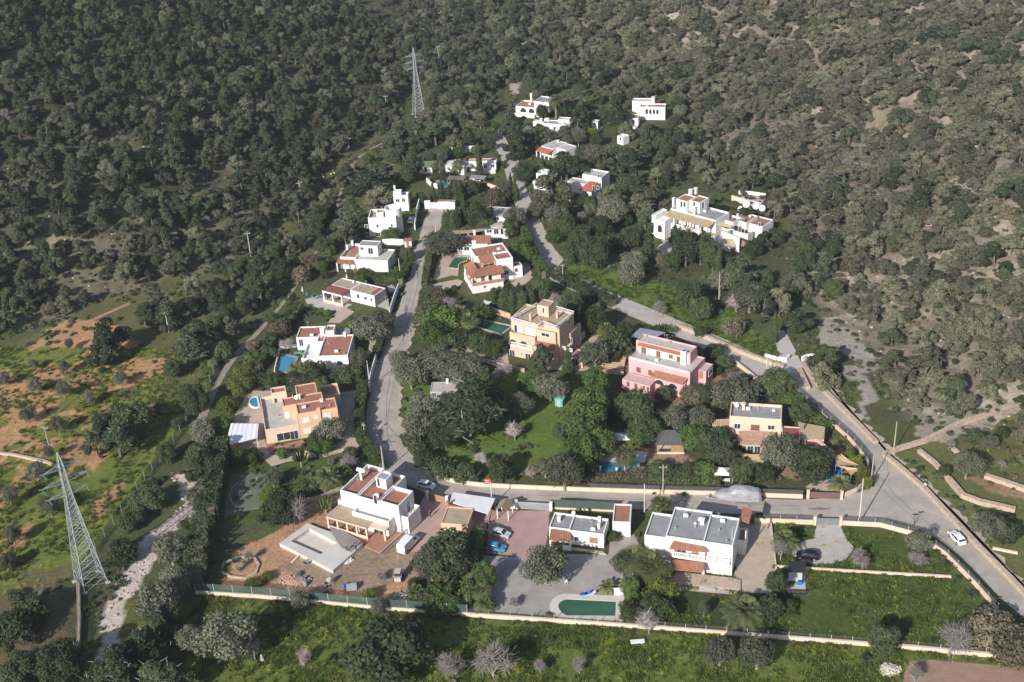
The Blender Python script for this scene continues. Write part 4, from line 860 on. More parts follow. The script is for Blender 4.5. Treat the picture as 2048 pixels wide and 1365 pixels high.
for a in (xa+.25, xb-.25): MB().box(a-.22, a+.22, ya+.02, ya+.46, 3.38, 5.35).build('balcony_pillar', WHITE, h.e); MB().box(a-.22, a+.22, ya+.02, ya+.46, -.2, 3.1).build('porch_pillar', WHITE, h.e)
def balx(h, x0, x1, y, z, hh=.95):
    n = int((x1-x0)/.3); mb = MB().box(x0, x1, y-.09, y+.09, z+hh-.14, z+hh).box(x0, x1, y-.09, y+.09, z, z+.1)
    for k in range(n): a = x0+(k+.5)*(x1-x0)/n; mb.tube([(a, y, z+.1), (a, y, z+.4), (a, y, z+hh-.14)], [.055, .085, .05], 5, False)
    return mb.build('balustrade', WHITE, h.e)
balx(h, xa+.5, (xa+xb)/2-.15, ya+.2, 3.38); balx(h, (xa+xb)/2+.15, xb-.5, ya+.2, 3.38); balx(h, xb+.1, h.p(915, 740, 3.4)[0], ya+.2, 3.38); balx(h, h.p(930, 740, 3.4)[0], h.p(1018, 750, 3.4)[0], ya+.2, 3.38)
MB().box((xa+xb)/2-.14, (xa+xb)/2+.14, ya+.05, ya+.35, 3.38, 4.4).build('balcony_pillar', WHITE, h.e)
e_ = h.blk((r2['x1']-.1, r2['x1']+1.5, h.p(1085, 540, 3.2)[1]-.6, h.p(1085, 540, 3.2)[1]+3.2), 3.3, WHITE, TERRA, par=.25)
h.tile3([Vector((r2['x1']+1.7, e_['y0']+2.2, 5.7)), Vector((r2['x1']+1.7, e_['y1']+2.6, 5.7)), Vector((r2['x1']+.02, e_['y1']+2.6, 6.4)), Vector((r2['x1']+.02, e_['y0']+2.2, 6.4))])
h.win(r2, 'E', 1043, 500, 1.2, 2.0)
MB().box(e_['x1']-.15, e_['x1']+.02, e_['y0'], e_['y0']+.17, 3.3, 5.6).build('balcony_pillar', WHITE, h.e)
h.chim(805, 425, 6.65, .7, .9); h.chim(750, 425, 6.65, .4, .3, cap=False); dish(785, 400, 7.0, .36, label='white satellite dish beside the chimney on the big grey roof', c=c)
q = [h.p(*k, .35)[:2] for k in ((560, 895), (1108, 940), (1108, 868), (1040, 850), (600, 800))]; MB().prism(q, -.3, .35).build('terrace_floor', PAVE, h.e)
x, y, _ = h.p(850, 928, .1); [MB().box(x-1.5, x+1.5, y-.35-.34*k, y+.02-.34*k, -.1, .27-.085*k).build('step', CONC, h.e) for k in range(3)]
mb = MB(); mb.face([(*P(*c(*k), .05)[:2], .05) for k in ((545, 940), (1075, 985), (1105, 940), (820, 915), (560, 900))]); tag(mb.build('garden_path', PAVE), None, None, None, 'structure')
h = House('garden_shelter', 'small open shelter with a black roof beside the round clipped bush', (1478, 800), (1618, 808), (1622, 722), 2.3, c, 'shelter')
h.slab([(1478, 800), (1618, 808), (1622, 722), (1490, 716)], 2.35, mat('black_roof', (.035, .035, .04), (.025, .025, .028), 1), .2, 'roof'); 
for k in ((1485, 796), (1612, 803), (1616, 727), (1494, 722)): x, y, _ = h.p(*k, 2.2); MB().box(x-.07, x+.07, y-.07, y+.07, -.3, 2.14).build('post', DARKM, h.e)
q = [h.p(*k, .12)[:2] for k in ((1466, 968), (1622, 972), (1612, 800), (1484, 800))]; MB().prism(q, -.2, .12).build('floor', CONC, h.e)
q = [h.p(*k, .75)[:2] for k in ((1480, 868), (1592, 872), (1594, 812), (1482, 808))]; MB().prism(q, .66, .75).build('table_top', WHITE, h.e)
x, y, _ = h.p(1575, 890, .4); mb = MB(); mb.box(x-.35, x+.35, y-.3, y+.3, .12, .75).box(x-.38, x+.38, y-.33, y+.33, .75, .82); tag(mb.build('plastic_crate', BLUE), 'blue plastic bin on the floor of the black roofed shelter', 'bin').matrix_world = Matrix.Translation((h.o[0], h.o[1], 0)) @ Matrix.Rotation(h.rz, 4, 'Z')
h.bal((1472, 950), (1622, 955), .12, .8, DARKM, 'railing')
# orange house with red roof terraces
c = c4
h = House('villa', 'orange two storey house with stepped red flat roofs beside the round pool', (795, 402), (1155, 340), (1102, 252), 6.3, c)
m1 = h.blk([(795, 402), (1158, 342), (1105, 254)], 6.3, ORANGE, REDROOF, par=.22); fx = m1['x1']
m2 = h.blk((h.p(668, 352, 6.3)[0], h.p(1030, 262, 6.3)[0], m1['y1']-.1, h.p(640, 262, 6.3)[1]), 6.26, ORANGE, REDROOF, par=.2)
m3 = h.blk((h.p(790, 225, 6.3)[0], h.p(975, 190, 6.3)[0], m2['y1']-.1, h.p(930, 114, 6.3)[1]), 6.22, ORANGE, REDROOF, par=.2)
tb = h.blk([(600, 530), (806, 492), (452, 252)], 3.75, PEACH, PALEROOF, par=.7); st = h.blk([(578, 212), (692, 192), (548, 165)], 5.6, PEACH, REDROOF, par=.35)
bk = h.blk([(1010, 235), (1182, 215), (1125, 122)], 3.4, PEACH, REDROOF, par=.7)
h.win(m1, 'S', 873, 455, 1.6, 1.2, 'white'); h.win(m1, 'S', 1063, 416, 1.8, 1.2, 'white'); h.win(m1, 'S', 885, 552, 1.7, 1.3, 'white'); h.win(m2, 'S', 702, 424, 1.1, 2.2, 'white'); h.win(m1, 'W', 780, 440, .9, 2.0, 'white'); h.win(tb, 'S', 670, 605, 3.0, 1.9, 'glass'); h.win(tb, 'S', 768, 592, 1.8, 2.2, 'glass'); h.win(st, 'S', 600, 290, .8, 1.9); h.win(tb, 'W', 490, 420, 1.0, 1.6); h.win(m1, 'E', 1165, 420, 1.2, 1.2); h.win(m1, 'S', 965, 425, 1.0, .8, 'white')
x, y, _ = h.p(990, 400, 5.5); MB().box(x-.4, x+.4, m1['y0']-.3, m1['y0']+.05, -.3, 7.1).build('chimney', ORANGE, h.e); h.chim(815, 265, 6.05, .45, .9); h.chim(1015, 290, 6.05, .6, .4); dish(790, 268, 6.1, .5, label='white satellite dish on the red roof of the orange house', c=c)
q = [h.p(*k, .5)[:2] for k in ((605, 735), (755, 720), (868, 665), (840, 635), (610, 690))]; MB().prism(q, -.2, .5).build('front_terrace', TERRA, h.e)
for k in range(4): q = [h.p(*z, .4-.1*k)[:2] for z in ((610-12*k, 740+7*k), (750-12*k, 722+7*k), (752-12*k, 712+7*k), (612-12*k, 730+7*k))]; MB().prism(q, -.2, .4-.1*k).build('step', TERRA, h.e)
q = [h.p(*k, .12)[:2] for k in ((495, 640), (545, 770), (620, 735), (510, 500))]; MB().prism(q, -.2, .12).build('side_terrace', TERRA, h.e)
h = House('pergola', 'white metal canopy with sloping roof panels on the paved terrace of the orange house', (140, 690), (430, 615), (442, 490), 2.6, c, 'canopy')
q = [Vector(h.p(*k, z)) for k, z in (((138, 692), 2.35), ((430, 617), 2.35), ((442, 490), 2.8), ((190, 488), 2.8))]; h.tile3(q, mat('white_metal_roof', (.70, .72, .76), (.64, .66, .70), .3, .5), 1.05, 'roof_panel')
for k in ((142, 692), (220, 672), (425, 618), (440, 500), (200, 492)): x, y, _ = h.p(*k, 2.3); MB().box(x-.06, x+.06, y-.06+.1, y+.06+.1, -.3, 2.2).build('post', WHITE, h.e)
pts = [(415+52*math.cos(a), 292+44*math.sin(a)) for a in [math.radians(t) for t in range(60, 300, 20)]]; pool('round_pool', pts, POOLB, 'small half round pool with white rim at the wall of the orange house', c, .35, .3, WHITE)
# white house with the bright blue pool
c = c9
h = House('villa', 'white house with red flat roofs and a white sun terrace above the bright blue pool', (466, 1095), (697, 1088), (752, 920), 3.7, c)
a1 = h.blk([(466, 1095), (697, 1088), (752, 920)], 3.7, WHITE, REDROOF, par=.3); a2 = h.blk([(292, 940), (500, 940), (398, 856)], 3.5, WHITE, REDROOF, par=.3); a3 = h.blk([(340, 1110), (470, 1112), (512, 985)], 2.4, WHITE, WHITE, par=.5, e=(0, -.1, 0, 0)); a4 = h.blk([(525, 892), (592, 890), (606, 842)], 4.9, WHITE, REDROOF, par=.3)
a5 = h.blk((a1['x0']-1.6, a1['x0']+.3, a1['y1']-3.2, a1['y1']+.6), 3.66, WHITE, REDROOF, par=.3)
h.chim(505, 928, 3.3, .9, 1.9, z0=3.2); h.chim(683, 940, 3.3, .5, 1.1); h.win(a1, 'S', 640, 1150, 1.2, 1.0); h.win(a1, 'E', 720, 1080, 1.1, 1.2); h.win(a2, 'S', 330, 985, 1.1, 1.9); h.win(a3, 'W', 350, 1090, 1.0, 1.6)
h.slab([(600, 915), (722, 912), (728, 868), (625, 865)], 2.9, mat('slatted_shade', (.33, .32, .31), (.2, .19, .18), 3), .1, 'pergola_roof')
q = [h.p(*k, .9)[:2] for k in ((330, 1110), (470, 1180), (470, 1120), (360, 1100))]; MB().prism(q, -.2, .9).build('terrace_floor', WHITE, h.e)
pool('swimming_pool', [(140, 1208), (187, 1080), (292, 1104), (240, 1222)], POOLB, 'bright blue rectangular pool below the white sun terrace', c, .5, .2, mat('grey_deck', (.32, .28, .27)))
wall('pool_wall', [(118, 1230), (160, 1045), (300, 1020)], .9, .2, WHITE, 'white wall round two sides of the bright blue pool', c=c)
# white house with maroon roof strips
h = House('bungalow', 'low white house with maroon and brown flat roofs and an open corner porch', (500, 570), (655, 608), (740, 568), 3.3, c)
x0, x1, y0, y1 = h.box([(500, 570), (655, 608), (590, 526)], 3.3); b2 = h.blk((x0+.02, x1-.02, y1, h.p(700, 474, 3.3)[1]), 3.3, WHITE, BROWNROOF, par=.2); b3 = h.blk((x1, h.p(916, 610, 3.3)[0], h.p(916, 610, 3.3)[1], h.p(1020, 550, 3.3)[1]), 3.27, WHITE, BROWNROOF, par=.2)
MB().box(x0, x1, y0, y1-.01, 3.0, 3.28).build('porch_roof', MAROON, h.e); MB().box(x0-.02, x1+.02, y0-.1, y0-.005, 2.95, 3.36).build('porch_fascia', WHITE, h.e)
for a in (x0+.2, (x0+x1)/2, x1-.2): MB().box(a-.2, a+.2, y0+.02, y0+.42, .8, 3.0).build('porch_pillar', WHITE, h.e)
MB().box(x0-.05, x1+.05, y0-.05, y0+.16, -.3, .85).build('porch_wall', PEACH, h.e); MB().box(x0, x1, y0+.16, y1-.01, -.3, .4).build('porch_floor', PAVE, h.e)
MB().box(b3['x1']-1.9, b3['x1']-.25, b3['y0']+.25, b3['y1']-.25, 3.08, 3.12).build('roof_strip', MAROON, h.e); MB().box(b3['x1']-.02, b3['x1']+.06, b3['y0']+.1, b3['y1']-.1, -.3, 3.1).build('stone_cladding', mat('grey_stone_cladding', (.40, .37, .33), (.24, .22, .20), 2.0, .9, .4), h.e)
h.wins(b3, 'S', [(788, 612, .9, 1.2), (848, 628, .9, 1.0), (895, 640, .8, .8)]); h.win(b2, 'S', 640, 620, 1.6, 2.0); h.chim(752, 506, 3.1, .5, .4); h.win(b3, 'E', 1005, 602, 1.0, 1.1)
e = empty('garden_finial', tuple(P(*c(698, 466), 3.3)), 0, 'cream pointed chimney cowl on the far corner of the maroon roofed house', 'chimney cowl'); MB().lathe((0, 0, 0), [(.28, 0), (.3, .4), (.12, .9), (.04, 1.1)], 8).build('cowl', CREAM, e)
# white house with roof terrace and tower room
h = House('villa', 'white house with a raised upper room, red roof terrace and clay tile porch', (757, 316), (966, 326), (1086, 238), 3.5, c)
b1 = h.blk([(757, 316), (966, 326), (1086, 238)], 3.5, WHITE, PALEROOF, par=.3); b2 = h.blk((h.p(650, 290, 3.5)[0], b1['x0']+.1, h.p(700, 300, 3.5)[1]-.2, h.p(760, 192, 3.5)[1]), 3.6, WHITE, TERRA, par=.7); b3 = h.blk([(790, 205), (932, 208), (972, 170)], 6.4, WHITE, GREYROOF, par=.15)
h.tile((608, 348), (746, 355), (772, 312), (630, 302), 2.5, 3.0); h.wins(b3, 'S', [(818, 230, 1.0, .9), (888, 250, 1.5, 1.9)]); h.wins(b1, 'S', [(828, 368, 2.0, .8), (918, 374, 1.6, .8)], style='white')
for k in ((616, 352), (744, 358), (680, 355)): x, y, _ = h.p(*k, 2.45); MB().box(x-.15, x+.15, y, y+.3, -.3, 2.4).build('porch_pillar', WHITE, h.e)
h.win(b1, 'E', 1055, 315, 1.2, 1.2); h.chim(703, 240, 3.3, .5, 1.2); h.chim(745, 205, 3.3, .5, 1.2); h.chim(1000, 250, 3.2, .4, .6, cap=False)
x, y, _ = h.p(820, 440, .1); [MB().box(x-2.5+.45*k, x-2.05+.45*k, y-.3, y+1.0, -.2, 1.5-.28*k).build('step', TERRA, h.e) for k in range(5)]
h = House('gate_house', 'tiny white gate hut with a clay tile roof at the edge of the street', (1158, 170), (1214, 168), (1216, 146), 2.4, c)
b = h.blk([(1158, 172), (1214, 170), (1216, 148)], 2.4, WHITE, TERRA, par=.1); h.tile((1154, 172), (1218, 170), (1216, 146), (1158, 147), 2.45, 2.85, pitch=.25); h.win(b, 'S', 1185, 190, .8, 1.9, 'wood')
wall('garden_wall', [(985, 205), (1060, 200), (1155, 206)], 1.9, .25, WHITE, 'white wall running from the tower room house to the tiny gate hut', c=c)
# round tower house
c = cN = crop(680, 240, 5.12)
h = House('villa', 'white two storey house with a round tower at its corner, half in tree shade', (285, 1005), (570, 995), (572, 920), 6.0, c)
b = h.blk([(285, 1005), (570, 995), (572, 905)], 6.0, WHITE, BROWNROOF, par=.8); h.wins(b, 'S', [(268, 1090, 1.0, 1.1), (383, 1086, .7, 1.0), (530, 1080, .6, .9), (280, 1175, 1.3, 1.2), (392, 1172, 1.4, 1.2)])
x, y, _ = h.p(540, 895, 7.6); r = 2.5; n = 24; mb = MB(); mb.lathe((x, y, 0), [(r*1.04, -.3), (r, 7.6), (r-.3, 7.6), (r-.3, 6.7), (.05, 6.7)], n); mb.build('round_tower', WHITE, h.e, False); h.ext(x-r, x+r, y-r, y+r)
MB().lathe((h.p(470, 940, 6.4)[0], h.p(470, 940, 6.4)[1], 5.2), [(1.2, 0), (1.1, .6), (.15, 1.5)], 10).build('stone_cone', OLDTILE, h.e); h.blk([(372, 950), (440, 950), (440, 912)], 6.9, WHITE, BROWNROOF, z0=5, par=.2)
c = cN
h = House('house', 'pale house wholly in shade behind the round tower house', (545, 775), (692, 772), (690, 738), 5.2, c); b = h.blk([(545, 775), (692, 772), (690, 738)], 5.2, WHITE, PALEROOF, par=.5); h.blk([(545, 735), (625, 732), (625, 712)], 6.4, WHITE, PALEROOF, z0=4, par=.4); h.chim(560, 710, 6.2, .5, .9); h.wins(b, 'S', [(650, 820, 1.0, 1.2), (590, 825, 1.2, 1.0)])
# white and terracotta house with the green pool
c = c10
h = House('villa', 'white house with terracotta tile verandah and balustraded balcony by the kidney pool', (985, 682), (1168, 652), (1090, 580), 6.4, c)
b1 = h.blk([(985, 682), (1168, 652), (1090, 580)], 6.4, WHITE, REDROOF, par=.35); b2 = h.blk((h.p(755, 660, 6.4)[0], b1['x1']-.05, b1['y1']-.4, h.p(985, 495, 6.4)[1]), 6.36, WHITE, REDROOF, par=.35)
lo = h.blk((h.p(548, 735, 2.1)[0]+.3, b1['x0']+.3, h.p(735, 985, 2.1)[1], b2['y0']+.4), 2.1, WHITE, TERRA, par=.02)
an = h.blk((b1['x1']-.1, b1['x1']+2.6, b1['y0']+.3, b1['y0']+3.0), 3.4, WHITE, TERRA, par=.2)
yw = b1['y0']+1.2; inner = h.blk((lo['x0']+1.6, b1['x0']+.2, lo['y0']+2.2, b2['y0']+.3), 4.5, WHITE, TERRA, par=.1, z0=2.0)
X0 = lo['x0']-.1; X1 = b1['x0']+1.0; Y0 = lo['y0']+1.0; YB = b2['y0']+.2; Z0, Z1 = 4.25, 5.3
h.tile3([Vector((X0, Y0, Z0)), Vector((X1, Y0, Z0)), Vector((X1, Y0+2.6, Z1)), Vector((X0+2.6, Y0+2.6, Z1))]); h.tile3([Vector((X0, YB, Z0)), Vector((X0, Y0, Z0)), Vector((X0+2.6, Y0+2.6, Z1)), Vector((X0+2.6, YB, Z1))])
for a, b_ in ((X0+.3, Y0+.25), (X0+.3, Y0+3.2), (X0+.3, YB-.5), ((X0+X1)/2, Y0+.25)): MB().box(a-.18, a+.18, b_-.18, b_+.18, 2.0, 4.3).build('verandah_pillar', WHITE, h.e)
h.tile3([Vector((b2['x0']+.6, b1['y0']+.4, 5.4)), Vector((b1['x0']-.02, b1['y0']+.4, 5.4)), Vector((b1['x0']-.02, b2['y0']-.02, 6.5)), Vector((b2['x0']+.6, b2['y0']-.02, 6.5))])
for a in (b2['x0']+.9, b1['x0']-.4): MB().box(a-.15, a+.15, b1['y0']+.5, b1['y0']+.8, 4.8, 5.6).build('verandah_pillar', WHITE, h.e)
def balt(h, x0, x1, y, z, hh=.9, m=TERRA):
    n = int((x1-x0)/.32); mb = MB().box(x0, x1, y-.1, y+.1, z+hh-.16, z+hh).box(x0, x1, y-.1, y+.1, z, z+.1)
    for k in range(n): a = x0+(k+.5)*(x1-x0)/n; mb.tube([(a, y, z+.1), (a, y, z+.4), (a, y, z+hh-.15)], [.06, .1, .06], 5, False)
    return mb.build('balustrade', m, h.e)
balt(h, lo['x0']+.1, lo['x1']+.4, lo['y0']+.12, 2.1, .9, mat('pink_terracotta', (.62, .33, .25)))
for k in range(3): MB().box(lo['x0']+.02, lo['x0']+.2, lo['y0']+.3+k*2.4, lo['y0']+2.4+k*2.4, 2.1, 2.95).build('balcony_wall', mat('pink_terracotta', (.62, .33, .25)), h.e)
h.wins(b1, 'S', [(1092, 828, 1.5, 1.1)]); h.win(an, 'S', 1208, 798, .9, 1.0); h.wins(inner, 'S', [(828, 888, 1.1, 1.9), (905, 872, 1.1, 1.9)]); h.wins(lo, 'W', [(595, 900, 1.0, 1.3), (625, 925, 1.0, 1.3), (658, 955, .9, 1.6)], style='glass'); h.win(lo, 'S', 850, 988, .8, .6); h.wins(b2, 'W', [(675, 650, .7, 1.2), (718, 680, 1.6, 1.3)]); h.win(b1, 'W', 968, 730, .9, 1.2); h.win(b2, 'S', 840, 735, 1.2, 1.4)
h.chim(730, 545, 4.5, .9, 1.8, z0=0); h.chim(960, 620, 6.0, .9, .5, cap=False)
pool('swimming_pool', [(440, 765), (480, 690), (520, 652), (600, 645), (655, 650), (640, 690), (580, 705), (545, 740), (545, 778)], POOLG, 'dark green kidney shaped pool on the paved terrace of the white and terracotta house', c, .3, .2, PAVE)
h = House('house', 'long low house with a brown clay tile roof behind the green kidney pool', (535, 497), (915, 492), (915, 402), 2.6, c)
b = h.blk([(540, 500), (905, 496), (905, 410)], 2.5, WHITE, TERRA, par=.2); h.tile((528, 502), (918, 494), (916, 402), (532, 410), 2.6, 3.5, pitch=.5); h.chim(735, 405, 3.0, .6, 1.3); x = h.p(540, 500, 2.4)
s_ = h.blk((b['x0'], b['x0']+4.6, b['y0']-2.0, b['y0']+.1), 2.3, WHITE, PALEROOF, par=.1); h.wins(s_, 'S', [(575, 553, 1.2, 1.2), (645, 553, 1.5, 1.2)])
h = House('house', 'low white house with a flat brown roof behind the long tiled house', (850, 348), (1095, 332), (1105, 300), 3.0, c)
b = h.blk([(850, 348), (1095, 332), (1110, 300)], 3.0, WHITE, BROWNROOF, par=.12); h.win(b, 'S', 900, 356, 1.6, .9); h.win(b, 'S', 980, 358, 1.4, 1.7); h.win(b, 'S', 1045, 358, .9, 1.9); h.slab([(470, 380), (670, 375), (845, 345), (845, 320), (660, 345), (478, 352)], 2.7, BROWNROOF, .2, 'pergola_roof'); h.slab([(910, 300), (1095, 290), (1095, 255), (915, 268)], 3.4, PALEROOF, .2, 'rear_roof')
for k in ((480, 380), (660, 376), (560, 377)): x, y, _ = h.p(*k, 2.5); MB().box(x-.1, x+.1, y, y+.2, -.3, 2.48).build('post', WHITE, h.e)
h = House('house', 'pale grey flat roof among the trees behind the brown roofed house', (872, 180), (1050, 192), (1130, 128), 3.0, c); b = h.blk([(872, 182), (1050, 192), (1130, 128), (868, 70)], 3.0, WHITE, PALEROOF, par=.06); h.wins(b, 'S', [(985, 208, 1.6, 1.2)])
h.chim(910, 85, 2.9, .4, .5); h.chim(905, 140, 2.9, .4, .4)
# tall orange house
c = c11
h = House('large_house', 'tall orange house with white railings round its brown roof terrace', (775, 322), (1165, 402), (1312, 282), 9.5, c)
m = h.blk([(775, 322), (1165, 402), (1312, 285)], 9.5, SAND, BROWNROOF, par=.3); lo = h.blk((m['x0']+.3, h.p(980, 492, 6.4)[0], h.p(980, 492, 6.4)[1], m['y0']+.2), 6.4, SAND, TERRA, par=.7)
rw = h.blk((m['x1']-.2, h.p(1422, 380, 5.6)[0]-1.5, h.p(1310, 465, 5.6)[1], h.p(1422, 380, 5.6)[1]), 5.6, SAND, BROWNROOF, par=.4); sb = h.blk([(1003, 208), (1080, 228), (1148, 182)], 12.0, SAND, BROWNROOF, z0=9, par=.12)
br = h.blk((lo['x1']+.2, m['x1']-.6, m['y0']-.9, m['y0']+.2), 8.3, SAND, BROWNROOF, par=.15)
for a, b_ in (((775, 318), (1010, 382)), ((1010, 382), (1050, 348)), ((1050, 348), (1165, 392)), ((1165, 392), (1312, 270)), ((778, 318), (1000, 196)), ((1150, 220), (1312, 268))): h.bal(a, b_, 9.5, .95, WHITE, 'railing', True)
h.wins(m, 'S', [(818, 415, .9, 2.0)]); h.wins(m, 'S', [(852, 420, 1.3, 2.1), (945, 448, 2.6, 2.1)], style='white'); h.wins(br, 'S', [(1070, 468, 2.2, .9)]); h.wins(lo, 'S', [(795, 532, 2.3, 1.7), (885, 548, 2.3, 1.7)], style='arch', fm=SAND); h.wins(lo, 'S', [(787, 628, 1.5, 2.0), (922, 660, 1.5, 2.0)]); h.win(lo, 'S', 868, 632, .5, .6)
h.win(sb, 'S', 1053, 258, .6, 1.5, 'arch'); h.wins(m, 'E', [(1230, 430, 1.0, 1.2), (1270, 350, 1.0, 1.2)]); h.wins(rw, 'E', [(1340, 510, 1.8, 1.5), (1392, 470, 1.8, 1.5)]); h.wins(rw, 'S', [(1252, 510, 1.2, 2.0), (1285, 525, 1.0, 2.0)])
h.chim(945, 345, 9.2, .5, 1.5, SAND); h.chim(1172, 325, 9.2, .5, 1.5, SAND); h.chim(1290, 415, 5.2, 1.2, .5, GREYW, False)
MB().box(lo['x0']+.4, lo['x1']-.4, lo['y0']-.62, lo['y0']-.005, 3.1, 3.3).build('balcony_floor', WHITE, h.e); balx(h, lo['x0']+.5, lo['x1']-.5, lo['y0']-.5, 3.3, .9)
h.tile3([Vector((lo['x1']+.05, m['y0']-2.4, 4.6)), Vector((m['x1']-.3, m['y0']-2.4, 4.6)), Vector((m['x1']-.3, m['y0']-.92, 5.3)), Vector((lo['x1']+.05, m['y0']-.92, 5.3))])
h.blk((lo['x1']+.05, m['x1']-.4, m['y0']-2.2, m['y0']), 4.4, SAND, TERRA, par=.1)
po = h.blk([(1290, 645), (1385, 668), (1440, 610)], 2.8, PEACH, TERRA, par=.2); h.win(po, 'S', 1325, 700, 2.0, 1.8, 'glass'); h.bal((1200, 560), (1300, 590), 3.0, .9)
MB().box(rw['x0'], rw['x1']+.4, rw['y0']-3.0, rw['y0']+.02, -.3, 3.0).build('side_terrace', PEACH, h.e)
c = c11
pool('swimming_pool', [(440, 382), (530, 342), (770, 392), (768, 402), (690, 460)], POOLG, 'dark green rectangular pool beside the tall orange house', c, .45, .15)
h = House('hut', 'small hut with a flat beige roof half hidden by the big pine', (85, 955), (300, 950), (330, 868), 2.6, c); b = h.blk([(85, 955), (310, 950), (330, 868)], 2.6, GREYW, PALEROOF, par=.12); h.chim(235, 885, 2.4, .5, 1.0); h.wins(b, 'S', [(120, 980, 1.0, 1.2), (200, 985, 1.0, 1.0)])
h = House('tool_shed', 'small teal garden shed with a pitched roof in the overgrown plot', (1150, 1012), (1215, 1022), (1240, 985), 2.0, c, 'shed'); TEAL = mat('teal_sheet', (.20, .36, .33), (.16, .30, .28), 1.5, .6)
x0, x1, y0, y1 = h.box([(1150, 1012), (1212, 1020), (1238, 985)], 2.0); mb = MB(); mb.box(x0, x1, y0, y1, -.2, 1.95); xm = (x0+x1)/2; mb.face([(x0, y0, 1.95), (x1, y0, 1.95), (xm, y0, 2.5)]); mb.build('wall', TEAL, h.e)
h.tile3([Vector((x0-.2, y1+.1, 1.9)), Vector((x0-.2, y0-.2, 1.9)), Vector((xm, y0-.2, 2.6)), Vector((xm, y1+.1, 2.6))], TEAL, .4); h.tile3([Vector((x1+.2, y0-.2, 1.9)), Vector((x1+.2, y1+.1, 1.9)), Vector((xm, y1+.1, 2.6)), Vector((xm, y0-.2, 2.6))], TEAL, .4)
MB().box(xm-.45, xm+.45, y0-.05, y0-.003, 0, 1.8).build('door', mat('pale_teal', (.32, .48, .45)), h.e)
# pink house
c = cP = crop(1130, 640, 4.265)
h = House('large_house', 'three storey pink house with white upper wall and brown shutters', (543, 328), (1065, 458), (1195, 322), 5.7, c)
lo = h.blk([(543, 328), (1065, 458), (1195, 322)], 5.7, PINK, PALEROOF, par=.25)
up = h.blk((h.p(600, 180, 8.4)[0], h.p(1070, 285, 8.4)[0], h.p(1070, 285, 8.4)[1], h.p(1140, 228, 8.4)[1]), 8.4, PINK, PALEROOF, z0=5, par=.35)
MB().box(up['x0']+1.0, up['x1']-.6, up['y0']-.06, up['y0']-.004, 5.46, 7.7).build('white_wall_panel', WHITE, h.e); up2 = dict(up); up2['y0'] = up['y0']-.06
h.tile3([Vector((up['x0']+.7, up['y0']-.75, 7.65)), Vector((up['x1']-2.1, up['y0']-.75, 7.65)), Vector((up['x1']-2.1, up['y0']-.01, 8.1)), Vector((up['x0']+.7, up['y0']-.01, 8.1))])
h.wins(up2, 'S', [(672, 268, 1.25, 2.0), (797, 300, 1.1, 2.0), (976, 347, 1.4, 2.0), (903, 312, 1.0, .9)], style='shut'); h.wins(lo, 'S', [(628, 425, 1.1, 1.2), (728, 450, 1.0, 1.2)], style='shut')
x, y, _ = h.p(1040, 390, 5.5); MB().box(up['x1']-2.0, up['x1']-.75, up['y0']-.9, up['y0']-.07, 5.4, 8.9).build('chimney', WHITE, h.e); MB().box(up['x1']-1.7, up['x1']-1.05, up['y0']-.7, up['y0']-.25, 8.9, 9.0).build('chimney_cap', DARKM, h.e)
ex = h.blk([(488, 505), (732, 560), (545, 455)], 2.7, PINK, mat('pink_roof_screed', (.56, .42, .40), (.46, .34, .32), .6), par=.12, e=(0, 0, 0, .4)); h.wins(ex, 'S', [(538, 545, .7, 1.1), (605, 562, .7, 1.1), (672, 580, .6, .9), (708, 592, .6, 1.0)], style='shut')
pr = h.blk((ex['x1']-.1, h.p(1010, 560, 3.3)[0], h.p(1010, 560, 3.3)[1], lo['y0']+.1), 3.3, PINK, TERRA, par=.1); h.tile((728, 480), (1003, 552), (1058, 492), (778, 418), 3.5, 4.5)
h.wins(pr, 'S', [(805, 530, 2.6, 1.3), (920, 562, 2.6, 1.3)], style='arch', fm=WHITE); h.win(pr, 'E', 1030, 555, 1.6, 1.3, 'arch', WHITE)
an = h.blk((lo['x1']-.1, h.p(1270, 380, 4.2)[0]-.2, h.p(1205, 442, 4.2)[1], h.p(1270, 380, 4.2)[1]), 4.2, PINK, PALEROOF, par=.12); h.win(an, 'E', 1240, 445, 2.0, 1.5); h.win(an, 'S', 1162, 470, .9, 2.0, 'wood')
h.bal((548, 322), (1062, 452), 5.7, .12, WHITE, 'parapet_rail', True)
h = House('carport', 'blue grey flat canopy behind the pink house beside the lane', (553, 150), (780, 140), (860, 108), 3.4, c, 'canopy'); h.slab([(553, 150), (780, 142), (860, 108), (640, 68)], 3.4, mat('blue_grey_sheet', (.27, .31, .38), (.22, .25, .31), .5), .14, 'roof_sheet')
for k in ((560, 152), (770, 140), (850, 108), (640, 72)): x, y, _ = h.p(*k, 3.2); MB().box(x-.08, x+.08, y-.08, y+.08, -.3, 3.25).build('post', STEEL, h.e)
e = h  # stepped garden beside the pink house
mb = MB()
for k in range(11):
    t0 = k/11; t1 = (k+1)/11; L = lambda a, b, t: (a[0]+(b[0]-a[0])*t, a[1]+(b[1]-a[1])*t)
    q = [P(*c(*z), 0)[:2] for z in (L((262, 405), (430, 250), t0), L((500, 430), (535, 300), t0), L((500, 430), (535, 300), t1), L((262, 405), (430, 250), t1))]; mb.prism(q, -.2, .12+.13*k)
tag(mb.build('garden_steps', mat('step_paving', (.56, .40, .28), (.42, .29, .20), .8, .9, .2)), 'broad terracotta garden steps between the tall orange house and the pink house', 'steps')
wall('retaining_wall', [(258, 442), (500, 470)], .9, .4, STONE, 'stone retaining wall at the foot of the broad garden steps', c=c); wall('retaining_wall', [(262, 400), (345, 315), (470, 225)], 1.6, .3, CREAM, 'grey and cream garden wall up the left side of the broad garden steps', c=c)
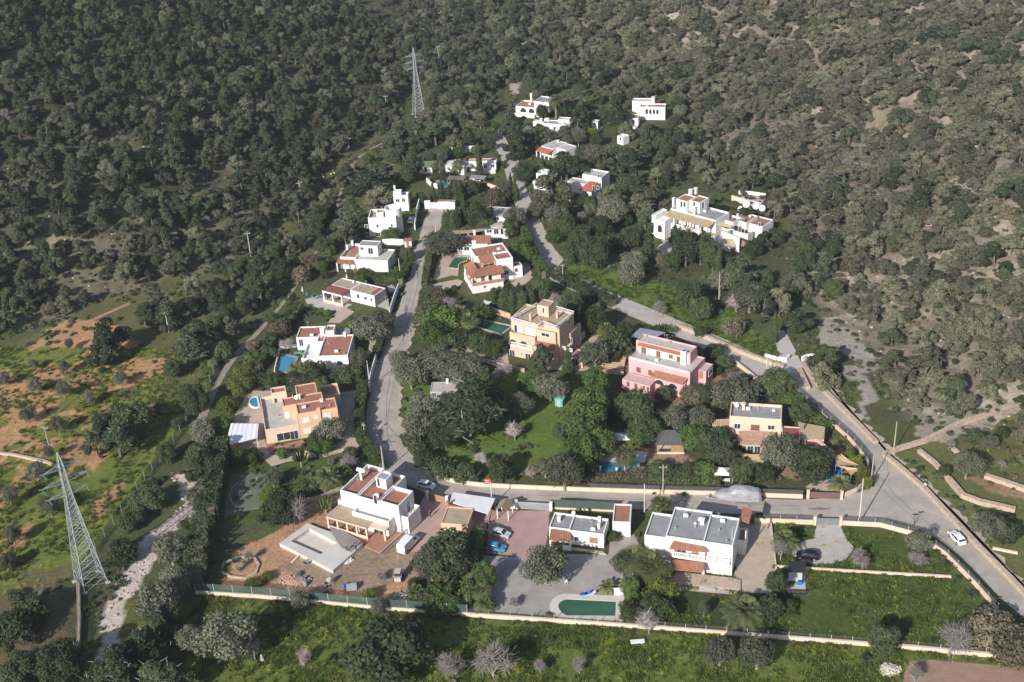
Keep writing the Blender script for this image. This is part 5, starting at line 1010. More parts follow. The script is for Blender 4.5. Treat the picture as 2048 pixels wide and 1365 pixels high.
# peach house on the corner plot
c = cB = crop(1380, 680, 4.015)
h = House('house', 'peach house with flat grey roof above weathered clay tile roofs', (318, 612), (735, 640), (722, 522), 5.8, c)
m = h.blk([(318, 612), (735, 640), (722, 522)], 5.8, PEACH, GREYROOF, par=.6); h.wins(m, 'S', [(380, 692, 1.4, 1.3), (652, 702, 1.5, 1.1)]); h.win(m, 'S', 523, 703, 1.8, 1.3, 'shut')
h.tile((342, 838), (650, 850), (692, 742), (405, 732), 2.5, 3.1, OLDTILE, .4); f = h.blk((h.p(345, 838, 2.4)[0]+.8, h.p(650, 850, 2.4)[0]-.3, h.p(650, 850, 2.4)[1]+.7, m['y0']+.1), 2.4, PEACH, TERRA, par=.1); h.wins(f, 'S', [(420, 880, 1.6, 1.9), (485, 882, 1.3, 1.9), (540, 884, 1.3, 1.9)], fm=mat('blue_grey_shutter', (.45, .52, .56)))
h.tile((178, 690), (316, 690), (316, 635), (182, 640), 2.5, 3.0, OLDTILE, .4); h.blk((h.p(185, 690, 2.4)[0], m['x0']+.1, h.p(185, 690, 2.4)[1]+.3, h.p(185, 640, 2.8)[1]), 2.4, PEACH, TERRA, par=.1)
rd = h.blk([(735, 792), (885, 800), (870, 700)], 3.0, PEACH, MAROON, par=.2); h.tile((890, 800), (1078, 795), (1085, 700), (868, 660), 2.7, 3.4, STRAW, .4); h.blk([(895, 795), (1070, 795), (1075, 720)], 2.5, PEACH, TERRA, par=.1)
r3 = h.blk([(920, 858), (1060, 866), (1000, 808)], 2.6, PEACH, MAROON, par=.15); MB().prism([h.p(*k, 2.6)[:2] for k in ((1000, 800), (1020, 792), (1160, 900), (1140, 912))], -.3, 2.7).build('garden_wall', PEACH, h.e)
h.chim(430, 560, 5.2, .6, 1.5, PEACH); h.chim(672, 570, 5.2, .6, .3, cap=False); h.win(m, 'E', 735, 700, 1.2, 1.2); dish(374, 540, 5.3, .5, label='white satellite dish on the roof of the peach house', c=c)
def sail(name, pts, label, m=BEIGE, sag=.35, cat='shade sail', posts=True):
    q = [Vector(P(*c(x, y), z)) for x, y, z in pts]; o = sum(q, Vector())/len(q); e = empty(name, (o.x, o.y, 0), 0, label, cat); o.z = 0; q = [k-o for k in q]; mb = MB(); n = len(q); ct = sum(q, Vector())/n-Vector((0, 0, sag)); N = 5
    for i in range(n):
        a, b = q[i], q[(i+1) % n]; rim = [a.lerp(b, k/N).lerp(ct, .30*math.sin(math.pi*k/N)*.5) for k in range(N+1)]
        for k in range(N): m1 = rim[k].lerp(ct, .5); m2 = rim[k+1].lerp(ct, .5); mb.face([rim[k], rim[k+1], m2, m1]); mb.face([m1, m2, ct])
    mb.build('cloth', m, e)
    if posts:
        for k in q: MB().tube([(k.x, k.y, -.3), (k.x, k.y, k.z+.05)], .05, 6).build('post', STEEL, e)
    return e
sail('shade_sail', [(385, 905, 2.6), (602, 912, 2.6), (612, 1030, 2.3), (455, 1022, 2.3)], 'beige shade cloth stretched in front of the tiled porch of the peach house')
sail('shade_sail', [(1150, 920, 2.8), (1215, 915, 2.6), (1362, 1008, 2.4), (1170, 1012, 2.4)], 'upper beige shade sail over the blue slide'); sail('shade_sail', [(1172, 1008, 2.7), (1395, 1032, 2.4), (1292, 1092, 2.3), (1222, 1022, 2.5)], 'lower pointed beige shade sail near the brown street gate')
q = [P(*c(*k), .8) for k in ((1172, 950), (1182, 1005), (1228, 1035), (1190, 1070), (1150, 1120), (1112, 1118), (1110, 1060), (1130, 990))]; o = sum(q)/len(q); e = empty('inflatable_slide', (o[0], o[1], 0), 0, 'bright blue inflatable slide under the beige shade sails', 'slide')
mb = MB(); pl = [tuple(k[:2]-o[:2]) for k in q]; mb.prism(pl, 0, .55); mb.build('base', BLUE, e); q2 = [((k[0]*.6), (k[1]*.6)) for k in pl]; MB().prism(q2, .55, 1.1).build('upper_cushion', mat('dark_blue_plastic', (.02, .10, .36)), e); MB().tube([(*pl[i], .6) for i in range(len(pl))]+[(*pl[0], .6)], .28, 7).build('rim', BLUE, e, True)
h = House('garden_tent', 'white garden tent with a peaked roof near the street wall', (187, 1088), (340, 1094), (330, 1022), 2.2, c, 'tent'); q = [Vector(h.p(*k, 2.1)) for k in ((187, 1088), (340, 1094), (332, 1024), (192, 1020))]; ap = sum(q, Vector())/4+Vector((0, 0, .9)); mb = MB(); [mb.face([q[i], q[(i+1) % 4], ap]) for i in range(4)]; mb.build('roof', WHITE, h.e)
for k in q: MB().tube([(k.x, k.y, -.2), tuple(k)], .05, 6).build('post', WHITE, h.e)
x, y, _ = h.p(290, 1125, .7); MB().box(x-.8, x+.8, y-.5, y+.5, .68, .76).build('table', WHITE, h.e)
# gazebo and parasol by the pool
c = cP
h = House('gazebo', 'square wooden gazebo with a dark grey hipped roof on a stone base', (782, 1065), (1026, 1066), (1026, 946), 2.6, c, 'gazebo'); q = [Vector(h.p(*k, 2.5)) for k in ((780, 1066), (1028, 1067), (1028, 944), (782, 942))]; ce = sum(q, Vector())/4; r1 = ce+Vector((-.9, .3, 1.7)); r2 = ce+Vector((.9, .3, 1.7)); mb = MB(); GD = mat('dark_grey_shingles', (.10, .098, .096), (.075, .073, .072), .6)
mb.face([q[0], q[1], r2, r1]); mb.face([q[1], q[2], r2]); mb.face([q[2], q[3], r1, r2]); mb.face([q[3], q[0], r1]); mb.face([v-Vector((0, 0, .12)) for v in reversed(q)]); [mb.face([q[i]-Vector((0, 0, .12)), q[(i+1) % 4]-Vector((0, 0, .12)), q[(i+1) % 4], q[i]]) for i in range(4)]; mb.build('roof', GD, h.e)
x0, x1, y0, y1 = q[0].x+.4, q[1].x-.4, q[0].y+.5, q[2].y-.4; MB().box(x0-.2, x1+.2, y0-.2, y1+.2, -.2, .4).build('base', CREAM, h.e); h.ext(x0, x1, y0, y1)
for a in (x0, x1): [MB().box(a-.1, a+.1, b-.1, b+.1, .4, 2.4).build('post', WOOD, h.e) for b in (y0, y1)]
MB().box((x0+x1)/2+.1, x1-.12, y0-.03, y0+.05, .4, 2.2).build('wooden_panel', WOOD, h.e); MB().box((x0+x1)/2-.02, (x0+x1)/2+.08, y0-.05, y0+.07, .4, 2.35).build('post', WOOD, h.e); MB().box(x0+.1, x1-.1, y1-.05, y1+.03, .4, 2.3).build('back_panel', WOOD, h.e); MB().box(x0+.15, (x0+x1)/2-.05, y0, y0+.06, .4, 1.1).build('glazed_rail', GLASS, h.e)
p = P(*c(492, 1075), 0); e = empty('parasol', tuple(p), math.radians(-3), 'square white parasol on the red soil behind the teal pool', 'parasol'); MB().tube([(0, 0, 0), (0, 0, 2.9)], .05, 6).build('pole', STEEL, e); mb = MB(); w_ = 1.5; cr = [(-w_, -w_, 2.35), (w_, -w_, 2.35), (w_, w_, 2.35), (-w_, w_, 2.35)]; [mb.face([cr[i], cr[(i+1) % 4], (0, 0, 2.95)]) for i in range(4)]; mb.build('canopy', WHITE, e); MB().lathe((0, 0, 0), [(.4, 0), (.38, .1), (.1, .2)], 10).build('base', CONC, e)
pool('swimming_pool', [(245, 1260), (268, 1205), (620, 1218), (620, 1300), (300, 1315)], POOLT, 'teal pool partly behind bushes beside the white deck', c, .45, .18)
for k, (x, y) in enumerate(((300, 1290), (440, 1305))):
    p = P(*c(x, y), 0); e = empty('pool_pillar', tuple(p), 0, ('left' if k == 0 else 'right')+' one of two short white pillars at the near rim of the teal pool', 'pillar', 'white pillars at the teal pool'); MB().box(-.17, .17, -.17, .17, -.1, 1.1).build('shaft', WHITE, e); MB().box(-.23, .23, -.23, .23, 1.1, 1.2).build('cap', WHITE, e)
p = P(*c(232, 1245), .6); tag(MB().box(p[0]-.2, p[0]+.2, p[1]-1.3, p[1]+1.3, 0, 1.0).box(p[0]-.24, p[0]+.24, p[1]-1.34, p[1]+1.34, 1.0, 1.08).build('pool_wall', WHITE), 'short white wall at the left end of the teal pool', 'wall')
# ------------------------------------------------------------------ big white villa on the right slope
c = c12 = crop(1240, 340, 5.689)
h = House('villa', 'sprawling white villa with a long straw coloured verandah roof on the wooded slope', (500, 590), (1125, 762), (1235, 670), 3.6, c)
pd = h.blk([(505, 600), (1125, 765), (1225, 672)], 3.6, WHITE, PAVE, par=.6)
q = [Vector(h.p(*k, z)) for k, z in (((505, 522), 5.7), ((1000, 655), 5.7), ((1090, 592), 6.5), ((572, 456), 6.5))]; h.tile3(q, STRAW, .5)
bk = h.blk((q[3].x, q[2].x, q[2].y+.05, q[2].y+7.0), 6.9, WHITE, GREYROOF, z0=0, par=.5); [MB().box(a-.22, a+.22, pd['y0']+.06, pd['y0']+.5, 2.9, 5.6).build('verandah_pillar', WHITE, h.e) for a in [q[0].x+.4+(q[1].x-q[0].x-.8)*k/5 for k in range(6)]]
MB().box(q[0].x+.4, q[1].x-.4, pd['y0']-.003, pd['y0']+.057, 3.6, 4.1).build('verandah_wall', WHITE, h.e); h.wins(bk, 'S', [(800, 640, 1.4, 2.0), (930, 680, 1.4, 2.0)])
u1 = h.blk([(640, 330), (778, 355), (850, 300)], 9.8, WHITE, REDROOF, par=.2); u2 = h.blk((u1['x1']-.1, h.p(1010, 322, 9.6)[0], u1['y0']+1.4, u1['y1']+1.5), 9.7, WHITE, REDROOF, par=.25)
h.wins(u1, 'S', [(700, 392, .8, 1.9), (735, 398, .9, 1.7)]); h.wins(u2, 'S', [(945, 400, .9, 2.0), (845, 400, .8, 2.0)]); h.chim(805, 290, 9.5, .9, 1.6); h.chim(862, 270, 9.5, .8, 1.5); h.chim(845, 500, 6.8, .5, 2.0, z0=5.8); h.chim(730, 460, 6.8, .9, 1.2, z0=6.0, cap=False); h.chim(612, 400, 6.0, .7, 2.0, z0=4)
le = h.blk([(385, 558), (508, 592), (560, 480)], 5.6, WHITE, WHITE, par=.5); h.wins(le, 'S', [(455, 668, 1.6, 2.3)], style='arch', fm=WHITE); h.wins(pd, 'S', [(565, 695, 2.2, 2.4)], style='arch', fm=WHITE); lf2 = h.blk((le['x0']-1.5, le['x0']+.1, le['y0']+1, le['y1']), 6.2, WHITE, WHITE, par=.4)
h.tile((1100, 628), (1258, 658), (1282, 632), (1122, 590), 5.2, 5.9, STRAW, .5); r1 = h.blk([(1140, 548), (1290, 600), (1310, 522)], 5.2, WHITE, TERRA, z0=-.4, par=.6); h.wins(r1, 'S', [(1130, 660, .9, .9), (1215, 680, 1.3, 1.8)])
r2 = h.blk([(1285, 565), (1440, 605), (1462, 498)], 4.6, WHITE, REDROOF, par=.25); r3 = h.blk([(1440, 600), (1625, 645), (1665, 548)], 3.9, WHITE, REDROOF, par=.25); r4 = h.blk((r2['x0']+.5, r2['x1']+2.2, r2['y0']-2.6, r2['y0']+.1), 2.6, WHITE, TERRA, par=.4); h.chim(1480, 560, 3.7, .6, .9); h.chim(1340, 540, 4.4, .5, .8); h.wins(r4, 'S', [(1400, 690, 1.2, 1.4)], style='arch', fm=WHITE); h.wins(r3, 'S', [(1590, 620, .8, 1.2)]); h.win(r1, 'S', 1325, 660, 1.4, 1.9, 'arch', WHITE); h.wins(r2, 'S', [(1400, 570, .8, 1.0)])
q1 = [Vector(h.p(*k, z)) for k, z in (((1165, 780), 3.4), ((1268, 895), 1.2), ((1470, 850), 1.4), ((1370, 790), 3.4))]; h.tile3([q1[0], q1[1], q1[2], q1[3]], STRAW, .5); mb = MB(); a = h.p(1130, 700, 3.3); 
mb.face([(q1[0].x, q1[0].y-.1, 3.2), (q1[0].x, q1[0].y-.1, -.2), (q1[1].x, q1[1].y-.1, -.2), (q1[1].x, q1[1].y-.1, 1.0)]); mb.build('gable_wall', WHITE, h.e); MB().prism([h.p(*k, 4.2)[:2] for k in ((1150, 700), (1165, 690), (1370, 770), (1360, 785))], 0, 4.2).build('stair_wall', WHITE, h.e)
for k, (x, y, r) in enumerate(((1430, 425, .95), (1540, 440, .9), (1612, 462, .95), (1365, 462, .75), (1415, 475, .6))): dish(x, y+12, 3.9, r, label='large pale satellite dish on the right wing of the sprawling white villa', group='satellite dishes on the white villa', c=c, az=-95)
pool('swimming_pool', [(1330, 338), (1370, 318), (1585, 380), (1560, 408), (1480, 395)], POOLL, 'light blue pool on the beige terrace behind the sprawling white villa', c, .5, .2, WHITE)
wall('pool_wall', [(1350, 275), (1500, 285), (1660, 310)], 1.1, .3, WHITE, 'white wall behind the light blue pool of the villa', c=c); wall('pool_wall', [(1270, 345), (1400, 385), (1480, 410)], 1.6, .3, CREAM, 'wall in front of the light blue pool of the villa', c=c)
sheet('pool_terrace', [c(1270, 345), c(1350, 285), c(1660, 315), c(1600, 410), c(1480, 415), c(1330, 372)], PAVE, .035)
MB().build
# ------------------------------------------------------------------ small houses up the valley
c = c13 = crop(980, 160, 4.875)
h = House('house', 'white house with an arched porch beside the tall palm at the top of the valley', (250, 255), (455, 275), (600, 215), 3.4, c)
b = h.blk([(250, 255), (455, 275), (590, 222)], 3.4, WHITE, TERRA, par=.4); u = h.blk([(430, 210), (590, 212), (585, 165)], 6.0, WHITE, GREYROOF, z0=2, par=.3); h.wins(b, 'S', [(325, 295, 2.6, 1.8), (405, 302, 2.4, 1.8)], style='arch', fm=WHITE); h.chim(405, 215, 3.2, .7, 3.0); h.wins(u, 'S', [(555, 195, .8, 1.2)]); lo = h.blk((b['x0'], b['x0']+8, b['y0']-1.6, b['y0']+.1), 1.0, WHITE, PAVE, par=.2)
h = House('house', 'long white house with a grey flat roof below the tall palm', (515, 425), (775, 438), (785, 398), 3.2, c)
b = h.blk([(515, 425), (775, 438), (770, 400)], 3.2, WHITE, GREYROOF, par=.3); b2 = h.blk((b['x0']-4.2, b['x0']+.1, b['y0']+2, b['y1']), 3.0, WHITE, GREYROOF, par=.2); h.wins(b, 'S', [(705, 475, 2.0, 1.2), (630, 470, .9, 1.0)]); h.chim(500, 410, 3.0, .8, 1.0); h.chim(555, 395, 3.0, 1.6, .7, cap=False); h.blk((b['x0']+5, b['x0']+9, b['y1']-1.8, b['y1']+.8), 4.2, WHITE, GREYROOF, par=.3)
h = House('house', 'house with a pale grey roof and a red tiled porch under the pines', (500, 640), (615, 672), (710, 615), 3.2, c)
b = h.blk([(500, 645), (615, 675), (715, 605)], 3.2, WHITE, PALEROOF, par=.15); b2 = h.blk((b['x1']-.1, b['x1']+4, b['y0']+2.2, b['y1']), 3.0, WHITE, PALEROOF, par=.15); h.tile3([Vector((b['x0']-.5, b['y0']-2.4, 2.2)), Vector((b['x1']+.1, b['y0']-2.4, 2.2)), Vector((b['x1']+.1, b['y0']-.02, 2.9)), Vector((b['x0']-.5, b['y0']-.02, 2.9))], mat('bright_red_tiles', (.46, .15, .10), (.34, .10, .07), 1))
for k in range(4): a = b['x0']-.3+(b['x1']-b['x0']+.2)*k/3; MB().box(a-.14, a+.14, b['y0']-2.2, b['y0']-1.92, -.3, 2.2).build('porch_pillar', WHITE, h.e)
h.win(b, 'S', 560, 700, 1.6, 1.8); h.chim(665, 610, 3.0, .6, .6)
h = House('house', 'white house with four small arches and a roof terrace high on the wooded slope', (1458, 262), (1708, 266), (1712, 228), 4.8, c)
b = h.blk([(1458, 262), (1708, 266), (1712, 232)], 4.8, WHITE, REDROOF, par=.4); h.wins(b, 'S', [(1528, 308, 1.1, 1.9), (1563, 310, 1.0, 1.8), (1598, 310, 1.0, 1.8), (1633, 311, 1.0, 1.8)], style='arch', fm=WHITE); l = h.blk([(1300, 375), (1430, 372), (1460, 335)], 3.2, WHITE, BROWNROOF, par=.2); h.wins(l, 'S', [(1340, 415, 1.2, 1.6), (1400, 410, 1.0, 1.6)], style='arch', fm=WHITE); h.blk((b['x0']-3, b['x0']+5, b['y1']-.5, b['y1']+3.0), 5.7, WHITE, PALEROOF, par=.3); h.chim(1590, 232, 4.6, .9, 2.2); lw = h.blk((l['x0']-1, l['x1'], l['y0']-2, l['y0']+.1), .9, WHITE, PAVE, par=.2)
h = House('house', 'small white cubic house among pines beside the upper lane', (450, 912), (555, 925), (568, 885), 5.4, c)
b = h.blk([(450, 912), (555, 925), (572, 885)], 5.4, WHITE, PALEROOF, par=.35); h.win(b, 'S', 485, 955, 1.1, 1.7, 'white', GREYW); h.blk([(415, 990), (495, 1000), (510, 975)], 2.6, WHITE, WHITE, par=.4); h.blk([(500, 890), (560, 895), (565, 875)], 6.4, WHITE, PALEROOF, z0=5, par=.2)
h = House('house', 'white house with a bright red tiled porch above the stone retaining wall', (835, 985), (1095, 1030), (1110, 965), 3.2, c)
b = h.blk([(900, 920), (1110, 935), (1105, 885)], 5.0, WHITE, PALEROOF, par=.4); b1 = h.blk((b['x0']-3.5, b['x0']+3, b['y0']-3.5, b['y0']+.1), 3.4, WHITE, PALEROOF, par=.2); b2 = h.blk((b['x0']+4.5, b['x1']-.6, b['y0']-5.6, b['y0']+.1), 3.0, WHITE, TERRA, par=.2)
h.tile3([Vector((b2['x0']-2.2, b2['y0']-1.0, 2.7)), Vector((b2['x1']+.5, b2['y0']-1.0, 2.7)), Vector((b2['x1']+.4, b2['y0']+3.6, 4.1)), Vector((b2['x0']-.8, b2['y0']+3.6, 4.1))], mat('bright_red_tiles', (.46, .15, .10)))
h.wins(b2, 'S', [(1012, 1060, .9, 1.9), (1052, 1050, .9, 1.1)]); h.win(b, 'S', 1060, 935, .8, 1.0); h.blk((b2['x0']-1.5, b2['x1']-1, b2['y0']-3.2, b2['y0']+.1), .9, WHITE, PAVE, par=.2)
h = House('hut', 'small white cube with a flat top on the slope below the arched house', (1240, 545), (1305, 565), (1322, 530), 2.8, c); b = h.blk([(1240, 545), (1300, 562), (1322, 530)], 2.8, WHITE, WHITE, par=.2); h.win(b, 'S', 1272, 575, .8, 1.0)
h = House('hut', 'small white hut between the dark trees below the tall palms', (990, 408), (1050, 412), (1052, 392), 2.6, c); b = h.blk([(990, 408), (1050, 412), (1055, 390)], 2.6, WHITE, PALEROOF, par=.15); h.win(b, 'S', 1020, 425, .9, 1.0)
wall('retaining_wall', [(760, 1175), (900, 1230), (1060, 1320), (1095, 1345)], 2.2, .5, mat('pale_orange_stone', (.56, .43, .31), (.44, .33, .24), 1.2, .95, .4), 'pale orange stone retaining wall below the red tiled porch house', c=c)
c = cN
h = House('hut', 'small white hut with a green felt roof above the teal pool', (830, 482), (968, 484), (975, 425), 2.4, c); b = h.blk([(808, 482), (940, 484), (960, 430)], 2.3, WHITE, PALEROOF, par=.2); h.tile((825, 484), (968, 486), (978, 422), (862, 422), 2.4, 3.2, mat('green_roof_felt', (.16, .22, .11), (.11, .16, .08), .7), 1.2); h.win(b, 'S', 875, 505, .9, 1.7); h.chim(850, 425, 2.6, .4, .9)
h = House('house', 'white house with a pale grey pyramid roof beside the tall cypress', (1078, 470), (1262, 476), (1340, 440), 3.0, c); b = h.blk([(1078, 472), (1262, 478), (1300, 430)], 3.0, WHITE, PALEROOF, par=.1); h.wins(b, 'S', [(1115, 498, 1.1, 1.0), (1158, 502, 1.1, 1.0), (1230, 518, 1.0, 1.7)])
a = [Vector((b['x0']-.3, b['y0']-.3, 3.0)), Vector((b['x1']+.3, b['y0']-.3, 3.0)), Vector((b['x1']+.3, b['y1']+.3, 3.0)), Vector((b['x0']-.3, b['y1']+.3, 3.0))]; ap = sum(a, Vector())/4+Vector((0, 0, 1.5)); mb = MB(); [mb.face([a[i], a[(i+1) % 4], ap]) for i in range(4)]; mb.build('pyramid_roof', PALEROOF, h.e); po = h.slab([(1255, 478), (1345, 480), (1350, 440), (1290, 440)], 2.7, GREYROOF, .12, 'porch_roof')
h = House('pergola', 'brown slatted pergola in front of the pyramid roof house', (1095, 612), (1240, 616), (1285, 575), 2.5, c, 'pergola'); mb = MB(); a, b_, d = [h.p(*k, 2.5) for k in ((1095, 612), (1240, 616), (1285, 575))]
for k in range(12): x = a[0]+(d[0]-a[0])*k/11; mb.box(x-.14, x+.14, a[1], d[1], 2.4, 2.5)
mb.build('slats', mat('grey_wood', (.33, .28, .22), (.25, .2, .16), 2), h.e); [MB().box(x-.07, x+.07, y-.07, y+.07, -.3, 2.39).build('post', WOOD, h.e) for x in (a[0]+.1, d[0]-.1) for y in (a[1]+.1, d[1]-.1)]
h = House('carport', 'dark flat carport roof sheltering a white car near the upper lane', (1322, 595), (1480, 606), (1500, 572), 2.5, c, 'canopy'); h.slab([(1322, 595), (1480, 606), (1500, 572), (1345, 562)], 2.5, GREYROOF, .15, 'roof_sheet'); [MB().box(h.p(*k, 2.3)[0]-.08, h.p(*k, 2.3)[0]+.08, h.p(*k, 2.3)[1]-.08, h.p(*k, 2.3)[1]+.08, -.3, 2.34).build('post', WOOD, h.e) for k in ((1328, 592), (1474, 602), (1492, 576), (1350, 566))]
h = House('outbuilding', 'low outbuilding with an orange tile roof beside the dark carport', (1252, 660), (1410, 664), (1420, 625), 2.2, c, 'house'); b = h.blk([(1262, 660), (1405, 664), (1410, 630)], 2.1, CREAM, TERRA, par=.1); h.tile((1250, 662), (1415, 666), (1420, 622), (1300, 618), 2.15, 2.8)
h = House('house', 'low white house with a long red roof strip right of the tall cypress', (1318, 420), (1600, 412), (1605, 390), 3.4, c); b = h.blk([(1318, 425), (1600, 416), (1605, 392)], 3.4, WHITE, mat('faded_red_roof', (.46, .22, .19), (.36, .17, .14), .5), par=.1); b2 = h.blk([(1462, 450), (1595, 450), (1600, 425)], 3.0, WHITE, PALEROOF, par=.2); h.wins(b2, 'S', [(1488, 475, 1.2, 1.1), (1560, 470, 1.4, 1.2)]); h.blk([(1455, 505), (1590, 515), (1590, 490)], 1.2, WHITE, PAVE, par=.2)
wall('terrace_wall', [(1140, 335), (1390, 330)], 2.2, .5, WHITE, 'long white terrace wall among the trees left of the tall cypress', c=c); wall('terrace_wall', [(1155, 305), (1385, 298)], 1.2, .4, CREAM, 'cream upper terrace wall left of the tall cypress', c=c)
pool('swimming_pool', [(985, 655), (1000, 625), (1105, 632), (1110, 655), (1080, 690)], POOLT, 'small teal pool behind the row of young cypresses', c, .5, .2, PAVE)
h = House('gatehouse', 'white entrance wall with a red coping at the dead end of the main street', (1000, 835), (1172, 838), (1175, 818), 2.4, c, 'wall'); b = h.blk([(1000, 838), (1172, 842), (1175, 822)], 2.4, WHITE, REDROOF, par=.03, t=.05); h.blk((b['x0']-4.2, b['x0']-2.4, b['y0'], b['y0']+.7), 2.5, WHITE, WHITE, par=.05); h.win(b, 'S', 1100, 862, 1.6, 1.6, 'white')
x0 = b['x0']; MB().box(x0-2.4, x0, b['y0']+.2, b['y0']+.3, .1, 2.0).build('gate', WSHUT, h.e)
wall('garden_wall', [(815, 870), (790, 960), (775, 1060), (768, 1130)], 2.0, .3, WHITE, 'white wall down the left side of the dead end street', c=c); wall('garden_wall', [(890, 640), (940, 690), (1000, 705)], 1.6, .3, WHITE, 'white curved wall at the left end of the small teal pool', c=c)
wall('terrace_wall', [(1515, 690), (1600, 720), (1640, 740)], 1.4, .4, CREAM, 'cream wall beside the upper lane below the outbuilding', c=c)

# ------------------------------------------------------------------ small fittings on the roofs: aerials, vents, pipes
def fittings():
    g = random.Random(9)
    for rt in [o for o in COL.objects if o.parent is not None and o.name.split('.')[0] == 'roof' and len(o.data.vertices) == 4]:
        vs = [v.co for v in rt.data.vertices]; x0, x1 = min(v.x for v in vs), max(v.x for v in vs); y0, y1 = min(v.y for v in vs), max(v.y for v in vs); z = vs[0].z
        if (x1-x0)*(y1-y0) < 28: continue
        x, y = g.uniform(x0+.8, x1-.8), g.uniform(y0+.8, y1-.8); mb = MB(); mb.tube([(x, y, z), (x, y, z+2.3)], .03, 4); [mb.tube([(x-.45+.1*k, y, z+2.2-.16*k), (x+.45-.1*k, y, z+2.2-.16*k)], .02, 3) for k in range(3)]; mb.build('aerial', STEEL, rt.parent)
        for k in range(2): x, y = g.uniform(x0+.6, x1-.6), g.uniform(y0+.6, y1-.6); MB().tube([(x, y, z-.05), (x, y, z+.45)], .09, 6).box(x-.16, x+.16, y-.16, y+.16, z+.45, z+.52).build('roof_vent', GREYW, rt.parent)
        if g.random() < .6: x, y = g.uniform(x0+.9, x1-.9), g.uniform(y0+.6, y1-.6); MB().box(x-.45, x+.45, y-.18, y+.18, z+.08, z+.72).box(x-.4, x-.3, y-.15, y+.15, z-.02, z+.08).box(x+.3, x+.4, y-.15, y+.15, z-.02, z+.08).build('air_conditioner', WSHUT, rt.parent)
fittings()
# ------------------------------------------------------------------ boundary walls and fences
c = lambda x, y: (x, y)
GREENM = mat('green_paint', (.06, .13, .10), None, 2, .6)
wall('boundary_wall', [(392, 1188), (520, 1196), (640, 1208), (780, 1221), (935, 1232)], .75, .35, CREAM, 'low cream wall with a tall green mesh fence below the bare construction plot', 1.75, GMESH, 3.6)
wall('boundary_wall', [(935, 1233), (1080, 1243), (1240, 1254), (1330, 1260)], .8, .4, CREAM, 'low cream wall with bare posts below the green rectangular pool', .9, meshmat('thin_mesh', (.25, .25, .24), .12), 3.6)
wall('boundary_wall', [(1330, 1260), (1480, 1272), (1640, 1284), (1790, 1296)], .75, .4, CREAM, 'low cream wall with thin posts below the lawn of the big white house', .9, meshmat('thin_mesh_2', (.25, .25, .24), .12), 3.4)
wall('boundary_wall', [(1790, 1296), (1920, 1308), (2110, 1326)], .8, .5, CREAM, 'low cream wall running out of the picture above the ploughed field', .9, meshmat('thin_mesh_3', (.25, .25, .24), .12), 3.4)
wall('street_wall', [(1462, 1044), (1545, 1046), (1626, 1049)], 1.0, .28, PEACH, 'peach wall with a dark fence left of the concrete entrance ramp', .8, DMESH, 3.0)
wall('street_wall', [(1682, 1050), (1760, 1054), (1835, 1074), (1890, 1112), (1950, 1172), (1995, 1224)], 1.0, .28, PEACH, 'peach wall with a dark fence bending round the green field beside the hill road', .85, DMESH, 3.0)
wall('street_wall', [(852, 948), (905, 965), (960, 973), (1010, 976), (1100, 980), (1180, 983)], .9, .35, CREAM, 'cream wall along the upper side of the street below the overgrown plot')
wall('street_wall', [(1180, 983), (1300, 987), (1420, 990), (1520, 994), (1605, 997)], .95, .3, PEACH, 'peach wall with dark screening fence behind the covered boat', 1.0, DMESH, 3.0, postm=GREENM)
wall('street_wall', [(1688, 994), (1712, 984), (1730, 968), (1738, 945), (1735, 925)], 1.0, .3, PEACH, 'curved peach wall with fence at the street corner', .9, DMESH, 2.5, postm=GREENM)
wall('street_wall', [(1735, 924), (1700, 882), (1650, 838), (1600, 795), (1565, 768)], .9, .3, PEACH, 'peach wall with a grey fence along the hill road behind the peach house', .9, DMESH, 3.0)
def gate(name, a, b, hgt_, label, m, bars=True, piers=WHITE):
    A = P(*a); B = P(*b); L_ = np.linalg.norm(B-A); e = empty(name, tuple(A), math.atan2(B[1]-A[1], B[0]-A[0]), label, 'gate')
    for x in (-.25, L_+.25): MB().box(x-.25, x+.25, -.25, .25, -.3, hgt_+.25).box(x-.32, x+.32, -.32, .32, hgt_+.25, hgt_+.35).build('pier', piers, e)
    mb = MB(); mb.box(.02, L_-.02, -.04, .04, .1, .2).box(.02, L_-.02, -.04, .04, hgt_-.1, hgt_); mb.box(.02, .12, -.04, .04, .2, hgt_-.1).box(L_-.12, L_-.02, -.04, .04, .2, hgt_-.1)
    if bars: [mb.box(.12, L_-.12, -.03, .03, .2+k*(hgt_-.3)/6+.08, .2+k*(hgt_-.3)/6+.2) for k in range(6)]
    else: mb.box(.12, L_-.12, -.02, .02, .2, hgt_-.1)
    mb.build('gate_leaf', m, e); return e
gate('sliding_gate', (1035, 1018), (1100, 1022), 1.7, 'grey barred sliding gate between white piers at the pink paved yard', STEEL)
gate('street_gate', (1618, 997), (1680, 999), 1.6, 'brown street gate between peach piers below the shade sails', mat('brown_gate', (.16, .10, .085)), False, PEACH)
gate('sliding_gate', (1632, 1050), (1678, 1051), 1.6, 'grey gate between peach piers at the top of the concrete ramp', mat('slate_gate', (.19, .20, .21)), False, PEACH)
gate('wooden_gate', (858, 1000), (893, 1009), 1.7, 'wooden plank gate beside the white canopy at the street', WOOD, False)
wall('green_fence', [(1103, 1018), (1170, 1021), (1228, 1024)], .4, .2, CREAM, 'dark green solid fence along the street behind the low white bungalow', 1.9, mat('green_screen', (.075, .105, .085), (.055, .08, .065), .6), 2.2, postm=GREENM)
wall('stone_wall', [(1768, 912), (1800, 938), (1850, 982), (1900, 1036), (1960, 1100), (2020, 1160), (2075, 1218)], .8, .9, STONE, 'dry stone wall along the right edge of the hill road')
